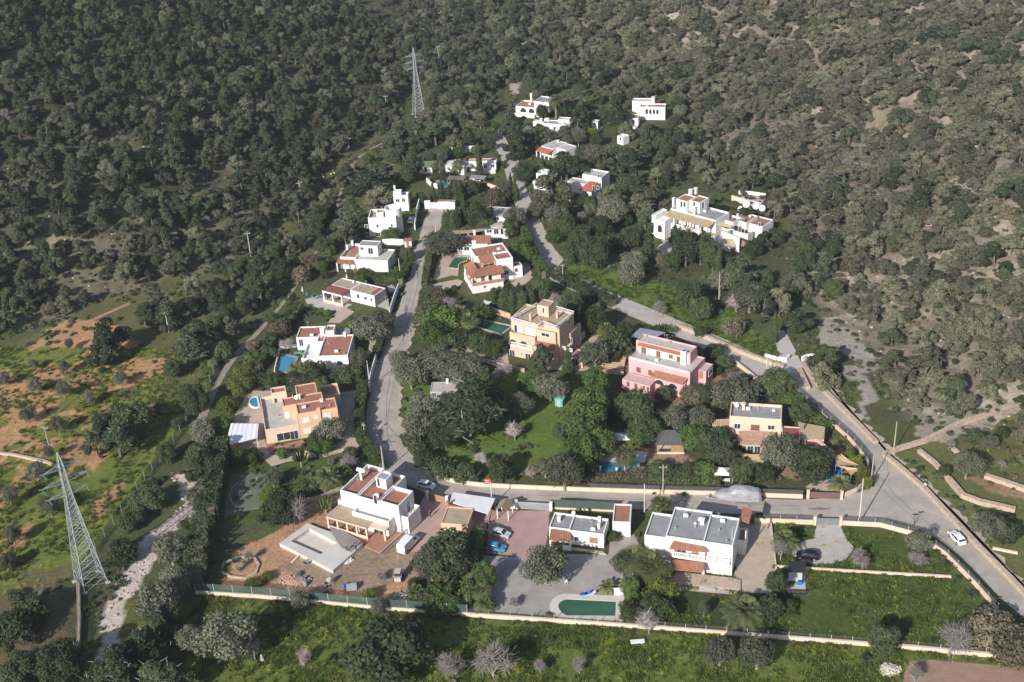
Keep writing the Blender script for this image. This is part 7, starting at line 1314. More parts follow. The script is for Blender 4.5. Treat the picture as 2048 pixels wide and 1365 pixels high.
e = empty('wheelbarrow', at_(800, 985), .6, 'grey mortar tub on wheels beside the empty pool', 'wheelbarrow'); mb = MB(); mb.face([(-.5, -.3, .3), (.5, -.3, .3), (.5, .3, .3), (-.5, .3, .3)]); [mb.face(q) for q in (((-.5, -.3, .3), (-.7, -.5, .75), (.7, -.5, .75), (.5, -.3, .3)), ((.5, -.3, .3), (.7, -.5, .75), (.7, .5, .75), (.5, .3, .3)), ((.5, .3, .3), (.7, .5, .75), (-.7, .5, .75), (-.5, .3, .3)), ((-.5, .3, .3), (-.7, .5, .75), (-.7, -.5, .75), (-.5, -.3, .3)))]; mb.build('tub', mat('grey_tub', (.3, .31, .31)), e); MB().tube([(.55, -.08, .2), (.55, .08, .2)], .2, 10).build('wheel', TYRE, e); [MB().tube([(.5, s*.25, .25), (-1.2, s*.3, .6)], .025, 4).build('handle', STEEL, e) for s in (-1, 1)]
# ------------------------------------------------------------------ people
SKIN = mat('skin', (.45, .28, .20), (.40, .24, .17), 3, .6)
def person(px, py, z, rz, label, shirt, trousers, arm=0):
    e = empty('person', tuple(P(*c(px, py), z)), rz, label, 'person'); J = [(0, 0, .95), (0, 0, 1.15), (0, .01, 1.42), (0, .02, 1.52), (0, .03, 1.66), (0, .03, 1.76), (.10, 0, .90), (.12, .05, .50), (.12, -.02, .06), (.12, .14, .03), (-.10, 0, .90), (-.13, -.04, .50), (-.15, -.12, .06), (-.15, .03, .03),
        (.20, 0, 1.42), (.27, .06, 1.16), (.24, .24+arm, 1.0+arm), (.23, .32+arm, .96+arm), (-.20, 0, 1.42), (-.27, .02, 1.16), (-.25, .16, .96), (-.25, .22, .90)]
    E_ = [(0, 1), (1, 2), (2, 3), (3, 4), (4, 5), (0, 6), (6, 7), (7, 8), (8, 9), (0, 10), (10, 11), (11, 12), (12, 13), (2, 14), (14, 15), (15, 16), (16, 17), (2, 18), (18, 19), (19, 20), (20, 21)]
    rad = [.15, .14, .15, .055, .095, .08, .095, .065, .045, .04, .095, .065, .045, .04, .065, .05, .038, .03, .065, .05, .038, .03]
    me = bpy.data.meshes.new('body'); me.from_pydata(J, E_, []); me.materials.append(SKIN); o = link('body', me, e); md = o.modifiers.new('skin', 'SKIN'); bpy.context.view_layer.objects.active = o
    for k, r in enumerate(rad): sv = me.skin_vertices[0].data[k] if me.skin_vertices else None; (setattr(sv, 'radius', (r, r)) if sv else None)
    return e, o
def person(px, py, z, rz, label, shirt, trousers, arm=0.0):
    """body one continuous surface lofted over the skeleton; hair and clothes are its children"""
    e = empty('person', tuple(P(*c(px, py), z)), rz, label, 'person'); bm_v = bpy.data.meshes.new('body')
    import bmesh
    def skin(J, E_, rad, nm, m, parent):
        bm = bmesh.new(); lay = bm.verts.layers.skin.verify(); vs = [bm.verts.new(j) for j in J]; [bm.edges.new((vs[a], vs[b])) for a, b in E_]
        for k, v in enumerate(vs): v[lay].radius = (rad[k], rad[k]); v[lay].use_root = (k == 0)
        me = bpy.data.meshes.new(nm); bm.to_mesh(me); bm.free(); me.materials.append(m); o = link(nm, me, parent); o.modifiers.new('skin', 'SKIN'); s = o.modifiers.new('smooth', 'SUBSURF'); s.levels = s.render_levels = 1; return o
    J = [(0, 0, .95), (0, 0, 1.15), (0, .01, 1.42), (0, .02, 1.52), (0, .03, 1.64), (0, .03, 1.75), (.10, 0, .88), (.12, .05, .50), (.12, -.02, .08), (.12, .14, .04), (-.10, 0, .88), (-.13, -.04, .50), (-.15, -.12, .08), (-.15, .03, .04), (.20, 0, 1.42), (.27, .06, 1.16), (.24, .24, 1.0+arm), (.23, .31, .97+arm), (-.20, 0, 1.42), (-.27, .02, 1.16), (-.25, .16, .96), (-.25, .22, .90)]
    E_ = [(0, 1), (1, 2), (2, 3), (3, 4), (4, 5), (0, 6), (6, 7), (7, 8), (8, 9), (0, 10), (10, 11), (11, 12), (12, 13), (2, 14), (14, 15), (15, 16), (16, 17), (2, 18), (18, 19), (19, 20), (20, 21)]
    rad = [.15, .14, .15, .055, .095, .08, .09, .062, .045, .04, .09, .062, .045, .04, .065, .05, .038, .032, .065, .05, .038, .032]
    skin(J, E_, rad, 'body', SKIN, e); up = lambda r: [k*1.13 for k in r]
    skin([J[k] for k in (1, 0, 2, 14, 15, 18, 19)], [(0, 1), (0, 2), (2, 3), (3, 4), (2, 5), (5, 6)], up([.145, .15, .15, .068, .055, .068, .055]), 'shirt', shirt, e); skin([J[k] for k in (0, 6, 7, 8, 10, 11, 12)], [(0, 1), (1, 2), (2, 3), (0, 4), (4, 5), (5, 6)], up([.15, .095, .068, .055, .095, .068, .055]), 'trousers', trousers, e)
    skin([(0, .02, 1.70), (0, .0, 1.77)], [(0, 1)], [.098, .075], 'hair', mat('dark_hair', (.04, .03, .025)), e); return e
NAVY = mat('navy_cloth', (.04, .05, .09)); GREYC = mat('grey_cloth', (.22, .22, .24)); JEAN = mat('jeans_cloth', (.07, .10, .17)); BLK = mat('black_cloth', (.025, .025, .03))
person(1072, 895, .82, 2.5, 'worker in dark clothes standing on the wet cement nearest the pool edge', BLK, NAVY); person(1122, 875, .82, 1.0, 'worker in a pale grey top bending forward beside the others on the wet cement', GREYC, NAVY, .15); person(1133, 890, .82, 3.6, 'worker in dark blue clothes right of the two others on the wet cement', NAVY, BLK)
person(1640, 665, .04, .8, 'person in dark clothes walking on the rosy paved driveway', BLK, JEAN); person(1612, 540, .04, 2.0, 'person in dark clothes standing near the wooden street gate in shade', NAVY, BLK)
# ------------------------------------------------------------------ garden things
pool('swimming_pool', [c2(1035, 1255), c2(1003, 1235), c2(978, 1205), c2(972, 1180), c2(985, 1155), c2(1010, 1138), c2(1035, 1130), c2(1410, 1148), c2(1405, 1258)], POOLG, 'dark green pool with a rounded end on the grey gravel yard', lambda x, y: (x, y), 1.5, .18, mat('pale_coping', (.60, .54, .48), (.50, .45, .40), .6))
def lounger(px, py, rz, m, label):
    e = empty('sun_lounger', tuple(P(*c2(px, py))), rz, label, 'sun lounger'); MB().box(-.95, .45, -.33, .33, .30, .36).build('seat', m, e); mb = MB(); mb.face([(.45, -.33, .36), (1.0, -.33, .72), (1.0, .33, .72), (.45, .33, .36)]).face([(.45, -.33, .30), (.45, .33, .30), (1.0, .33, .66), (1.0, -.33, .66)]).build('backrest', m, e); [MB().box(x-.04, x+.04, y-.04, y+.04, 0, .30).build('leg', WHITE, e) for x in (-.85, .4) for y in (-.28, .28)]
lounger(1175, 1102, 0.1, BLUE, 'blue and white sun lounger, left one at the upper rim of the rounded green pool'); lounger(1215, 1100, 0.1, mat('pale_blue_cloth', (.55, .60, .68)), 'pale sun lounger, right one at the upper rim of the rounded green pool')
e = empty('pool_cabinet', tuple(P(*c2(1430, 1095))), 0, 'white pool cabinet with a sloping lid at the corner of the rounded green pool', 'cabinet'); MB().box(-.8, .8, -.4, .4, 0, .8).build('box', WHITE, e); MB().prism([(-.85, -.45), (.85, -.45), (.85, .45), (-.85, .45)], .8, lambda p: .9+.25*(p[1]+.45)).build('lid', WHITE, e)
e = empty('garden_table', tuple(P(*c2(1030, 1018))), 0, 'small white garden table under the big grey olive tree', 'table'); MB().lathe((0, 0, .7), [(.4, 0), (.4, .05)], 12).build('top', WHITE, e); [MB().tube([(.25*math.cos(a), .25*math.sin(a), .7), (.3*math.cos(a), .3*math.sin(a), 0)], .03, 5).build('leg', WHITE, e) for a in (0, 2.1, 4.2)]
h = House('gate_canopy', 'little brown pitched gate canopy on posts beside the grey sliding gate', (500, 440), (600, 455), (600, 370), 2.6, c2, 'canopy'); x0, x1, y0, y1 = h.box([(498, 445), (598, 455), (600, 385)], 2.6); xm = (x0+x1)/2; BT = mat('brown_shingles', (.24, .19, .14), (.17, .13, .10), 1.5)
h.tile3([Vector((x0, y1, 2.4)), Vector((x0, y0, 2.4)), Vector((xm, y0, 3.2)), Vector((xm, y1, 3.2))], BT, .4); h.tile3([Vector((x1, y0, 2.4)), Vector((x1, y1, 2.4)), Vector((xm, y1, 3.2)), Vector((xm, y0, 3.2))], BT, .4); [MB().box(a-.08, a+.08, b-.08, b+.08, -.2, 2.4).build('post', WHITE, h.e) for a in (x0+.2, x1-.2) for b in (y0+.2, y1-.2)]
e = empty('white_cupboard', tuple(P(*c2(640, 440))), .1, 'white masonry meter niche left of the grey sliding gate', 'niche'); MB().box(-.9, .7, -.25, .35, -.1, 1.3).build('base', WHITE, e); MB().box(-.9, -.5, -.25, .35, 1.3, 2.1).box(-.5, -.1, -.25, .35, 1.3, 1.7).build('step_gable', WHITE, e)
e = empty('stone_slab', tuple(P(1275, 1287)), .05, 'pale stone slab resting on stones in the meadow', 'slab'); MB().box(-1.2, 1.2, -.4, .4, .35, .55).build('slab', WHITE, e); [MB().box(x-.3, x+.3, -.3, .3, -.1, .35).build('support', STONE, e) for x in (-.7, .7)]
e = empty('stone_bollard', tuple(P(525, 1322)), 0, 'pale bollard under the leafless trees in the meadow', 'bollard'); MB().box(-.3, .3, -.3, .3, -.1, .5).build('foot', CONC, e); MB().lathe((0, 0, .5), [(.2, 0), (.2, .8), (.05, .95)], 8).build('shaft', GREYW, e)
heap_ = heap; c = lambda x, y: (x, y); heap(1780, 1340, 1.6, .6, 90, .35, mat('pale_boards', (.52, .47, .40), (.38, .33, .27), 2), 'heap of pale weathered boards beside the ploughed field', 'board_heap', 8, 'boards')
e = empty('meter_box', tuple(P(1591, 975)), 0, 'x', 'box') if False else None
p = P(1850, 975); e = empty('litter_bin', tuple(p), .7, 'white bin beside the dry stone wall of the hill road', 'bin'); MB().lathe((0, 0, 0), [(.28, 0), (.33, .9)], 8).build('bin', WHITE, e); MB().lathe((0, 0, .9), [(.36, 0), (.2, .12)], 8).build('lid', GREYW, e)
p = P(1828, 1052); e = empty('street_lamp', tuple(p), 0, 'short dark lamp post on the corner of the peach wall by the hill road', 'lamp post'); MB().tube([(0, 0, 0), (0, 0, 2.6)], [.07, .05], 6).build('post', DARKM, e); MB().box(-.5, .5, -.12, .12, 2.6, 2.75).build('lamp_head', DARKM, e)
sail('shade_sail', [(*c11(528, 215), 2.7), (*c11(550, 172), 3.0), (*c11(610, 185), 2.6), (*c11(580, 230), 2.4)], 'small pale grey shade sail beside the dark green rectangular pool', mat('pale_grey_cloth', (.5, .5, .5))) if False else None
c = c11; sail('shade_sail', [(522, 205, 2.7), (548, 170, 3.0), (612, 185, 2.6), (580, 228, 2.4)], 'small pale grey shade sail beside the dark green rectangular pool', mat('pale_grey_cloth', (.52, .52, .52)))
e = empty('parasol', tuple(P(*c9(346, 600))), 0, 'closed white parasol on the grey terrace of the maroon roofed house', 'parasol'); MB().tube([(0, 0, 0), (0, 0, 2.3)], .04, 5).build('pole', STEEL, e); MB().lathe((0, 0, 1.0), [(.22, 0), (.16, .6), (.03, 1.4)], 8).build('canopy', WHITE, e)
def chairset(cx, px, py, m, label, name='garden_chair', cat='chair', grp=None):
    e = empty(name, tuple(P(*cx(px, py))), random.random()*6, label, cat, grp); MB().box(-.3, .3, -.3, .3, .38, .45).build('seat', m, e); MB().box(-.3, .3, .24, .3, .45, .95).build('backrest', m, e); [MB().box(x-.03, x+.03, y-.03, y+.03, 0, .38).build('leg', m, e) for x in (-.25, .25) for y in (-.25, .25)]
TQ = mat('turquoise_plastic', (.10, .36, .33))
for k, (x, y) in enumerate(((380, 610), (420, 625), (450, 635), (480, 628))): chairset(c9, x, y, TQ, 'turquoise garden chair on the grey terrace beside the corner porch', grp='turquoise chairs on the grey terrace')
lounger_ = None
e = empty('sun_shelter', tuple(P(*c9(305, 1075))), 0, 'turquoise sun lounger on the dark deck of the bright blue pool', 'sun lounger'); MB().box(-.9, .9, -.4, .4, .25, .35).build('seat', TQ, e); MB().box(.5, .9, -.4, .4, .35, .6).build('backrest', TQ, e); [MB().box(x-.05, x+.05, y-.05, y+.05, 0, .25).build('leg', WHITE, e) for x in (-.8, .8) for y in (-.3, .3)]
# ------------------------------------------------------------------ hedges
hedge([(728, 784), (720, 840), (722, 880), (738, 908), (765, 942)], 2.0, 2.7, 'tall clipped street hedge curving round the bend beside the orange house', seed=2)
hedge([(520, 768), (640, 768), (736, 758)], 2.2, 2.6, 'long dark hedge between the orange house and the blue pool house', 'carob', seed=3)
hedge([(772, 655), (762, 690), (752, 720)], 1.6, 2.0, 'hedge along the street above the white street wall', seed=4)
hedge([c9(1190, 380), c9(1175, 440), c9(1130, 520)], 2.0, 2.2, 'hedge at the street edge beside the terrace house', seed=5); hedge([c9(740, 480), c9(900, 490), c9(1130, 505)], 2.0, 2.2, 'hedge between the terrace house and the maroon roofed house', seed=6)
hedge([(869, 478), (858, 530), (850, 580)], 1.6, 2.4, 'dark hedge between the street and the paved pool terrace', 'carob', seed=7); hedge([(1036, 445), (1052, 480), (1068, 520), (1088, 558)], 2.0, 2.6, 'long hedge along the upper lane behind the white and terracotta house', seed=8)
hedge([(858, 585), (848, 620), (842, 650)], 2.4, 2.6, 'bushy hedge at the right kerb of the street below the paved ramp', 'carob', seed=9); hedge([(965, 1078), (945, 1150), (930, 1215)], 1.8, 2.8, 'creeper covered hedge between the gravel yard and the overgrown plot', 'green', seed=10, ragged=True)
hedge([(452, 905), (440, 960), (425, 1045)], 2.6, 4.0, 'tall dark hedge along the left side of the sports court', 'carob', seed=11); hedge([(560, 1000), (620, 985), (705, 950)], 2.2, 1.8, 'creeping hedge between the cactus garden and the bare plot', 'green', seed=12, ragged=True)
hedge([(815, 880), (850, 925), (900, 950), (960, 962)], 2.8, 2.0, 'bushy green hedge on the inside of the street bend', 'carob', seed=13, ragged=True); hedge([(1560, 785), (1610, 830), (1650, 868)], 3.0, 2.2, 'broad hedge behind the peach house along the hill road wall', 'green', seed=14)
hedge([(1150, 968), (1230, 958), (1290, 950)], 1.8, 1.2, 'brownish dry hedge in front of the teal pool', 'reed', seed=15); hedge([(1300, 965), (1400, 968), (1440, 972)], 2.2, 1.8, 'dark hedge behind the street fence left of the garden tent', 'carob', seed=16)
hedge([(395, 1170), (400, 1120), (412, 1060)], 3.6, 4.2, 'tall thick hedge at the left end of the bare construction plot', 'carob', seed=17, ragged=True); hedge([(600, 625), (570, 660), (545, 690), (515, 745)], 2.6, 2.2, 'loose hedge along the creek path left of the blue pool', 'hedge', seed=18, ragged=True)
hedge([(1105, 552), (1180, 592), (1230, 612)], 2.2, 2.2, 'long dark hedge below the upper lane beside the tall orange house', 'carob', seed=19, ragged=True); hedge([(985, 598), (1040, 604), (1085, 598)], 2.6, 3.4, 'tall cypress hedge below the white and terracotta house', 'cyp', seed=20, ragged=True)
hedge([(640, 470), (655, 440), (668, 425)], 2.4, 5.0, 'dark tall hedge beside the lawn left of the round tower house', 'cyp', seed=21)
# ------------------------------------------------------------------ single trees and shrubs: kind, x, y, width in the photo, height
T_ = '''olive 455 1268 120;bare 505 1290 70;almond 605 1312 45;carob 770 1290 185 10;bare 908 1318 75;bare 985 1305 115;bare 1080 1328 42;bare 1160 1328 48;almond 1300 1240 72 5;olive 1440 1302 66 5.5;olive 1515 1308 72 5.5;carob 1770 1275 66 5.5;
bare 1905 1270 95;reed 1985 1255 110 5;reed 2035 1290 100 5;bare 1832 1342 50;olive 600 1198 45;olive 757 1210 42;pine 270 1290 110 9;olive 315 1200 90;pine 225 1335 120 9;olive 380 1275 60;shrub 60 1215 80;shrub 25 1255 90;carob 115 1325 95;carob 40 1335 85;pine 310 1345 110 8;
olive 340 1098 75;pine 305 1235 84 7;shrub 410 1005 60;olive 352 1165 70;candelabra 650 1008 44 3.6;candelabra 600 912 42 4.6;datepalm 655 945 66 4.2;bare 690 925 58 4;olive 545 955 42;lime 535 990 44;bare 585 1012 80;carob 560 1015 80;green 505 908 44 3.6;green 478 912 40 3.4;carob 632 880 44;olive 663 858 66 6;greenshrub 645 892 50;greenshrub 565 905 30;shrub 700 905 35;
agave 470 1118 26;agave 492 1122 28;agave 480 1135 22;bare 495 1108 35;lime 505 1168 40 1.6;lime 532 1152 32 1.4;lime 740 1187 34 1.8;bare 765 1150 30;carob 895 1102 125 8;olive 862 1130 70 6;greenshrub 880 1185 60;greenshrub 905 1205 55;shrub 850 1195 50;lowpalm 830 1182 45;greenshrub 870 1215 50;green 970 1150 50 5;fanpalm 962 1182 40 3;datepalm 970 1205 48 2.6;
olive 1090 1128 104 7.5;bare 1030 1202 32 2.5;lowpalm 1215 1170 36;olive 1245 1128 52 5;fanpalm 1265 1108 74 5.5;fanpalm 1300 1132 78 5;green 1262 1168 46 5.5;lime 1325 1170 80 4.6;carob 1303 1205 50 4;shrub 1262 1222 60;shrub 1325 1218 62;shrub 1225 1072 30;reed 1238 1060 26;olive 1408 1218 24 3;datepalm 1490 1210 92 4;carob 1553 1165 46 4.6;shrub 1542 1212 64;shrub 1580 1212 34;datepalm 1572 1075 66 3.6;bare 1563 1098 52;
greenshrub 1520 1033 24;lime 1500 1040 20;bare 1728 1112 52 5;bare 1840 1112 60 3;olive 1838 1082 50 4;agave 1836 1066 22;fanpalm 1323 1002 46 6;shrub 850 915 50;shrub 885 935 60;shrub 930 945 55;almond 962 915 38;almond 985 928 32;carob 1000 928 66;almond 1065 940 42;olive 1090 932 52;olive 1128 945 86;almond 1030 858 54;pine 925 805 185 14;olive 820 745 72;
olive 872 728 120 6;olive 800 720 46;olive 925 738 100 6;almond 1000 738 56;carob 960 768 76;olive 838 850 70;olive 845 818 72;carob 890 868 70;olive 1040 808 60;olive 1100 772 82 6.5;green 1060 765 58 5;green 1172 850 100 9;green 1182 800 92 9;green 1160 905 96 7;green 1195 760 60 6;green 1205 880 60 7;carob 1120 860 40;pine 1085 702 56 10;cypress 1135 712 24 8;
carob 1240 812 56;carob 1272 812 78;shrub 1228 828 44 3;carob 1297 852 72;greenshrub 1270 872 54;carob 1328 786 40;bare 1350 820 60;olive 1348 840 60;reed 1385 790 56;carob 1412 785 48;olive 1402 835 62;green 1390 872 72 5;carob 1432 880 92 6;olive 1445 905 82 5;olive 1558 905 84 7;carob 1625 920 100 6.5;carob 1482 942 52;green 1592 928 28 4;carob 1530 940 52 3.5;olive 1470 785 104 6;carob 1552 762 78 5.5;
shrub 1450 722 44;shrub 1428 702 46;bare 1465 748 40;agave 1530 790 26;fanpalm 1250 912 42 5.5;carob 1318 938 54 3;shrub 1352 945 60 2;shrub 1382 940 56;greenshrub 1412 942 60;datepalm 1682 958 50 2.6;lime 1712 922 32 3.4;lime 1726 944 30 3.4;lime 1736 962 24 3;lime 1700 906 24 3;lime 1672 888 14 2.5;carob 1600 818 60;fanpalm 1272 702 46 3;shrub 1228 690 80;olive 1190 706 70;carob 1250 662 50;carob 1192 638 60;fanpalm 1212 660 36 4;
candelabra 1300 660 34 2.5;candelabra 1325 656 34 2.5;candelabra 1342 658 30 2.2;green 985 692 54 4.5;fanpalm 918 620 48 5.5;fanpalm 936 642 40 4.5;datepalm 962 618 52 4;greenshrub 885 642 86;carob 858 622 70;green 866 662 60;reed 872 592 50;bare 905 606 60;shrub 890 682 56;shrub 958 682 58;shrub 920 675 50;lowpalm 915 692 30;cypress 985 590 22 6;cypress 1005 592 22 6.5;cypress 1024 594 22 6.5;cypress 1044 595 22 6.5;cypress 1062 590 22 6;
carob 1080 575 56;almond 1112 600 50;carob 1142 612 62;carob 1170 590 40;olive 884 488 84 6;green 1042 498 54 5.5;carob 1062 508 40;cypress 889 432 14 6;cypress 896 430 14 6.5;cypress 904 433 15 6;cypress 914 428 16 7;cypress 926 408 20 10;carob 960 432 56;carob 942 418 50;reed 990 405 46;olive 1030 432 54;carob 972 450 40;carob 1020 455 40;reed 1000 388 50;
cypress 865 376 12 6.5;cypress 882 374 14 7.5;cypress 897 380 12 6;cypress 910 374 14 8;cypress 919 378 14 7;cypress 957 308 15 13;cypress 1030 372 16 8;cypress 1021 362 14 8;cypress 845 392 12 5;tallpalm 943 252 28 7.5;datepalm 983 262 36 4;fanpalm 916 324 28 5;tallpalm 1111 200 28 8.5;tallpalm 1169 190 26 6;lowpalm 1000 328 26;lowpalm 905 345 26;carob 940 372 40;carob 890 352 26;
olive 738 655 88 6.5;olive 762 645 56 6;olive 718 714 42 5;carob 815 507 32 4;reed 602 547 46;reed 622 522 44;carob 650 547 22;carob 645 488 40;greenshrub 548 637 34;reed 560 656 48;almond 570 683 40;datepalm 592 734 48 3.4;carob 626 744 56;carob 604 674 26 2;shrub 536 706 40;shrub 555 760 36;carob 700 745 50;olive 770 660 40;shrub 640 765 40;greenshrub 660 500 30;
lime 478 765 60 3.4;lime 452 808 56 3.2;green 440 846 60 4;lime 486 742 54 3;greenshrub 505 715 46;shrub 400 905 60;shrub 420 965 50;pine 702 428 90 10;pine 729 360 82 10;pine 768 338 72 10;pine 754 386 72 9;pine 801 308 62 10;carob 817 345 42;carob 782 466 44 4;pine 690 470 60 8;pine 822 318 38 8;olive 856 316 32;olive 882 312 32;olive 878 332 30;pine 790 272 60 9;pine 830 266 62 9;pine 870 262 68 9;pine 906 280 50 8;pine 930 270 46 8;
pine 1024 240 58 10;pine 1034 282 60 10;carob 1048 342 56 6;pine 1107 375 96 12;pine 1132 324 84 11;pine 1154 228 46 11;carob 1085 222 32;carob 1126 218 36;carob 1078 260 36;olive 1128 268 32;olive 1154 266 32;lime 1186 262 24;carob 1194 278 30;carob 1115 297 24;greenshrub 1234 258 28;pine 1226 228 80 9;pine 1267 312 78 9;pine 1236 312 62 9;pine 1222 382 60 8;pine 1254 366 76 9;pine 1276 398 76 9;
pine 1084 406 60 9;carob 1128 418 50;shrub 1165 398 40;olive 1226 408 50;pine 1186 302 56 9;carob 1130 450 52;carob 1162 470 60;carob 1200 452 60;carob 1190 500 72;shrub 1230 482 50;carob 1262 470 56 6;olive 1222 430 60;greenshrub 1110 472 40;olive 1266 522 54;olive 1115 432 60;carob 1150 500 52;reed 1100 410 40;pine 1290 440 50 8;cypress 1298 470 24 13;cypress 1438 518 15 10;carob 1372 492 62 10;carob 1402 488 62 10;carob 1426 508 50 8;
pine 1470 540 84 10;pine 1494 428 60 7;olive 1262 548 60 6;cypress 1350 462 22 6;bare 1172 568 44 3;bare 1325 612 40;agave 1218 534 24;agave 1315 562 14;agave 1355 582 22;carob 1380 590 70;carob 1402 612 60;agave 1440 622 24;almond 1475 602 64 5;reed 1468 652 50;agave 1494 646 20;shrub 1402 662 32;cypress 1550 645 17 9;cypress 1537 598 11 8;olive 1500 592 70;pine 1528 600 60 8;pine 1560 600 60 8;pine 1602 640 62 6;carob 1668 575 52 4.5;pine 1660 705 72 8;pine 1648 742 70 7;
olive 1440 562 60;pine 1490 562 58 8;reed 1330 515 40;carob 1345 520 40;olive 1935 930 60;olive 1985 1052 60;shrub 2012 1062 60;shrub 1950 872 40;olive 1965 1045 50;shrub 1890 940 30;olive 128 735 23 3.6;olive 66 727 19 3;olive 67 771 25 3.8;olive 125 779 28 4;olive 7 757 22 3.5;olive 178 794 25 3.8;olive 239 757 28 3.6;olive 54 828 32 4;olive 115 848 30 4;olive 18 992 32 4.2;olive 98 1008 46 5;olive 24 1068 32 4.2;olive 96 906 22 3.5;olive 72 940 40 4.5;olive 12 1123 40;
olive 138 688 19 3;lowpalm 94 666 26;carob 250 832 96 8;pine 232 872 84 9;pine 205 850 60 8;pine 225 662 76 10;pine 204 690 62 9;pine 370 692 78 10;carob 345 734 44;carob 384 792 60;pine 310 600 68 9;pine 285 622 56 8;pine 335 625 54 8;pine 400 660 60 9;carob 291 992 82 5;shrub 247 1100 64;pine 400 912 70 8;olive 395 990 50;carob 395 800 50;olive 405 860 60;shrub 262 1040 50;carob 330 905 44;shrub 445 700 50;pine 190 880 50 7;
shrub 1010 1020 0'''
for ent in T_.replace('\n', '').split(';'):
    f_ = ent.split(); k_, x_, y_, w_ = f_[0], float(f_[1]), float(f_[2]), float(f_[3])
    if w_ <= 0: continue
    ter = k_ in ('pine', 'greypine', 'carob', 'olive', 'shrub') and (x_ > 1500 and y_ < 780 or x_ < 700 and y_ < 700 and k_ == 'pine')
    tree(k_ if not (k_ == 'pine' and random.random() < .25 and w_ < 150) else 'greypine', x_, y_, w_*1.02, float(f_[4]) if len(f_) > 4 else None, terrain=ter)
OCC += [(*P(x, y)[:2], 3.2) for x, y in ((370, 955), (362, 985), (345, 1030), (322, 1075), (292, 1110), (268, 1160), (245, 1210), (228, 1255), (214, 1300), (205, 1350))]+[(*P(*c4(330, 1130))[:2], 7.5), (*P(*c4(330, 1000))[:2], 4), (*P(1345, 925)[:2], 4.5), (*P(1245, 885)[:2], 3.5), (*P(1235, 935)[:2], 5)]
def grove(poly, kinds, step, prob, rr, hk=1.0, pad=1.2, seed=1):
    """loose thicket of single plants inside a pixel outline, keeping off roads, houses and the plants already there"""
    q = gp(poly); a = np.array(q); g = np.random.default_rng(seed); xs = np.arange(a[:, 0].min(), a[:, 0].max(), step); ys = np.arange(a[:, 1].min(), a[:, 1].max(), step)
    for x in xs:
        for y in ys:
            X = x+g.uniform(-.45, .45)*step; Y = y+g.uniform(-.45, .45)*step; r = g.uniform(*rr); k_ = kinds[g.integers(0, len(kinds))]
            if g.random() > prob or not inpoly(np.array([X]), np.array([Y]), q)[0]: continue
            if any(math.hypot(X-o[0], Y-o[1]) < o[2]+r*.6 for o in OCC): continue
            if any(bool(onroad(np.array([X+dx*r*.8]), np.array([Y+dy*r*.8]))[0]) for dx, dy in ((0, 0), (1, 0), (-1, 0), (0, 1), (0, -1))): continue
            if inhouse(X, Y, r*.8+.3): continue
            OCC.append((X, Y, r*.75)); b_ = BASE[k_]; plant(k_, (X, Y, float(hgt(X, Y))-.02), r, b_[1]*r/b_[0]*hk*g.uniform(.85, 1.15))
def inhouse(X, Y, p):
    for ox, oy, hx, hy, rz in HOUSES:
        cx, sx = math.cos(-rz), math.sin(-rz); a = (X-ox)*cx-(Y-oy)*sx; b = (X-ox)*sx+(Y-oy)*cx
        if hx[0]-p < a < hx[1]+p and hy[0]-p < b < hy[1]+p: return True
    return False
grove([(330, 640), (470, 525), (640, 405), (720, 330), (745, 335), (660, 440), (600, 545), (530, 620), (465, 705), (440, 690)], ['pine', 'greypine', 'pine', 'carob'], 6.0, .8, (2.2, 3.6), 1.0, seed=2)
grove([(1060, 400), (1330, 440), (1280, 505), (1185, 500), (1110, 520)], ['carob', 'olive', 'shrub', 'green', 'reed'], 5.2, .7, (1.5, 2.7), seed=3)
grove([(1040, 180), (1330, 160), (1420, 300), (1330, 440), (1130, 400), (1040, 330), (1010, 230)], ['pine', 'greypine', 'carob', 'olive', 'pine'], 6.0, .5, (2.0, 3.4), seed=4)
grove([(760, 260), (1000, 250), (1010, 340), (960, 400), (830, 400), (740, 420), (700, 360)], ['carob', 'green', 'shrub', 'pine', 'olive'], 5.2, .45, (1.1, 2.2), seed=5)
grove([(800, 700), (1000, 740), (1000, 780), (870, 800), (900, 880), (1190, 930), (1190, 960), (960, 960), (830, 900)], ['green', 'shrub', 'olive', 'greenshrub', 'carob'], 4.6, .28, (1.0, 2.0), seed=6)
grove([(1190, 780), (1430, 800), (1440, 860), (1400, 960), (1300, 970), (1180, 960)], ['carob', 'green', 'olive', 'shrub', 'greenshrub'], 4.2, .5, (1.0, 2.0), seed=7)
grove([(1430, 550), (1560, 560), (1620, 640), (1560, 680), (1480, 620)], ['olive', 'pine', 'carob', 'shrub'], 5, .6, (1.5, 2.8), seed=8)
grove([(640, 440), (700, 400), (840, 500), (800, 640), (680, 560), (600, 560)], ['carob', 'shrub', 'green', 'olive'], 4.4, .5, (1.0, 2.0), seed=9)
grove([(870, 560), (1020, 570), (1230, 610), (1190, 700), (1120, 690), (980, 690), (850, 690)], ['carob', 'green', 'shrub', 'olive', 'greenshrub'], 4.0, .45, (.8, 1.7), seed=10)
grove([(1380, 560), (1330, 460), (1560, 400), (1640, 560), (1540, 600)], ['pine', 'greypine', 'carob'], 6, .7, (2.2, 3.6), seed=11)
grove([(1180, 130), (1360, 175), (1430, 285), (1570, 350), (1650, 560), (1600, 600), (1560, 410), (1380, 370), (1290, 330), (1260, 250)], ['greypine', 'pine', 'greypine'], 4.8, .85, (2.0, 3.4), seed=21)
grove([(440, 690), (560, 640), (600, 700), (520, 760), (440, 850), (380, 920), (330, 1000), (240, 1100), (300, 900), (400, 760)], ['carob', 'greenshrub', 'shrub', 'lime', 'olive', 'greenshrub', 'reed'], 4.0, .55, (.9, 1.9), .8, seed=12)
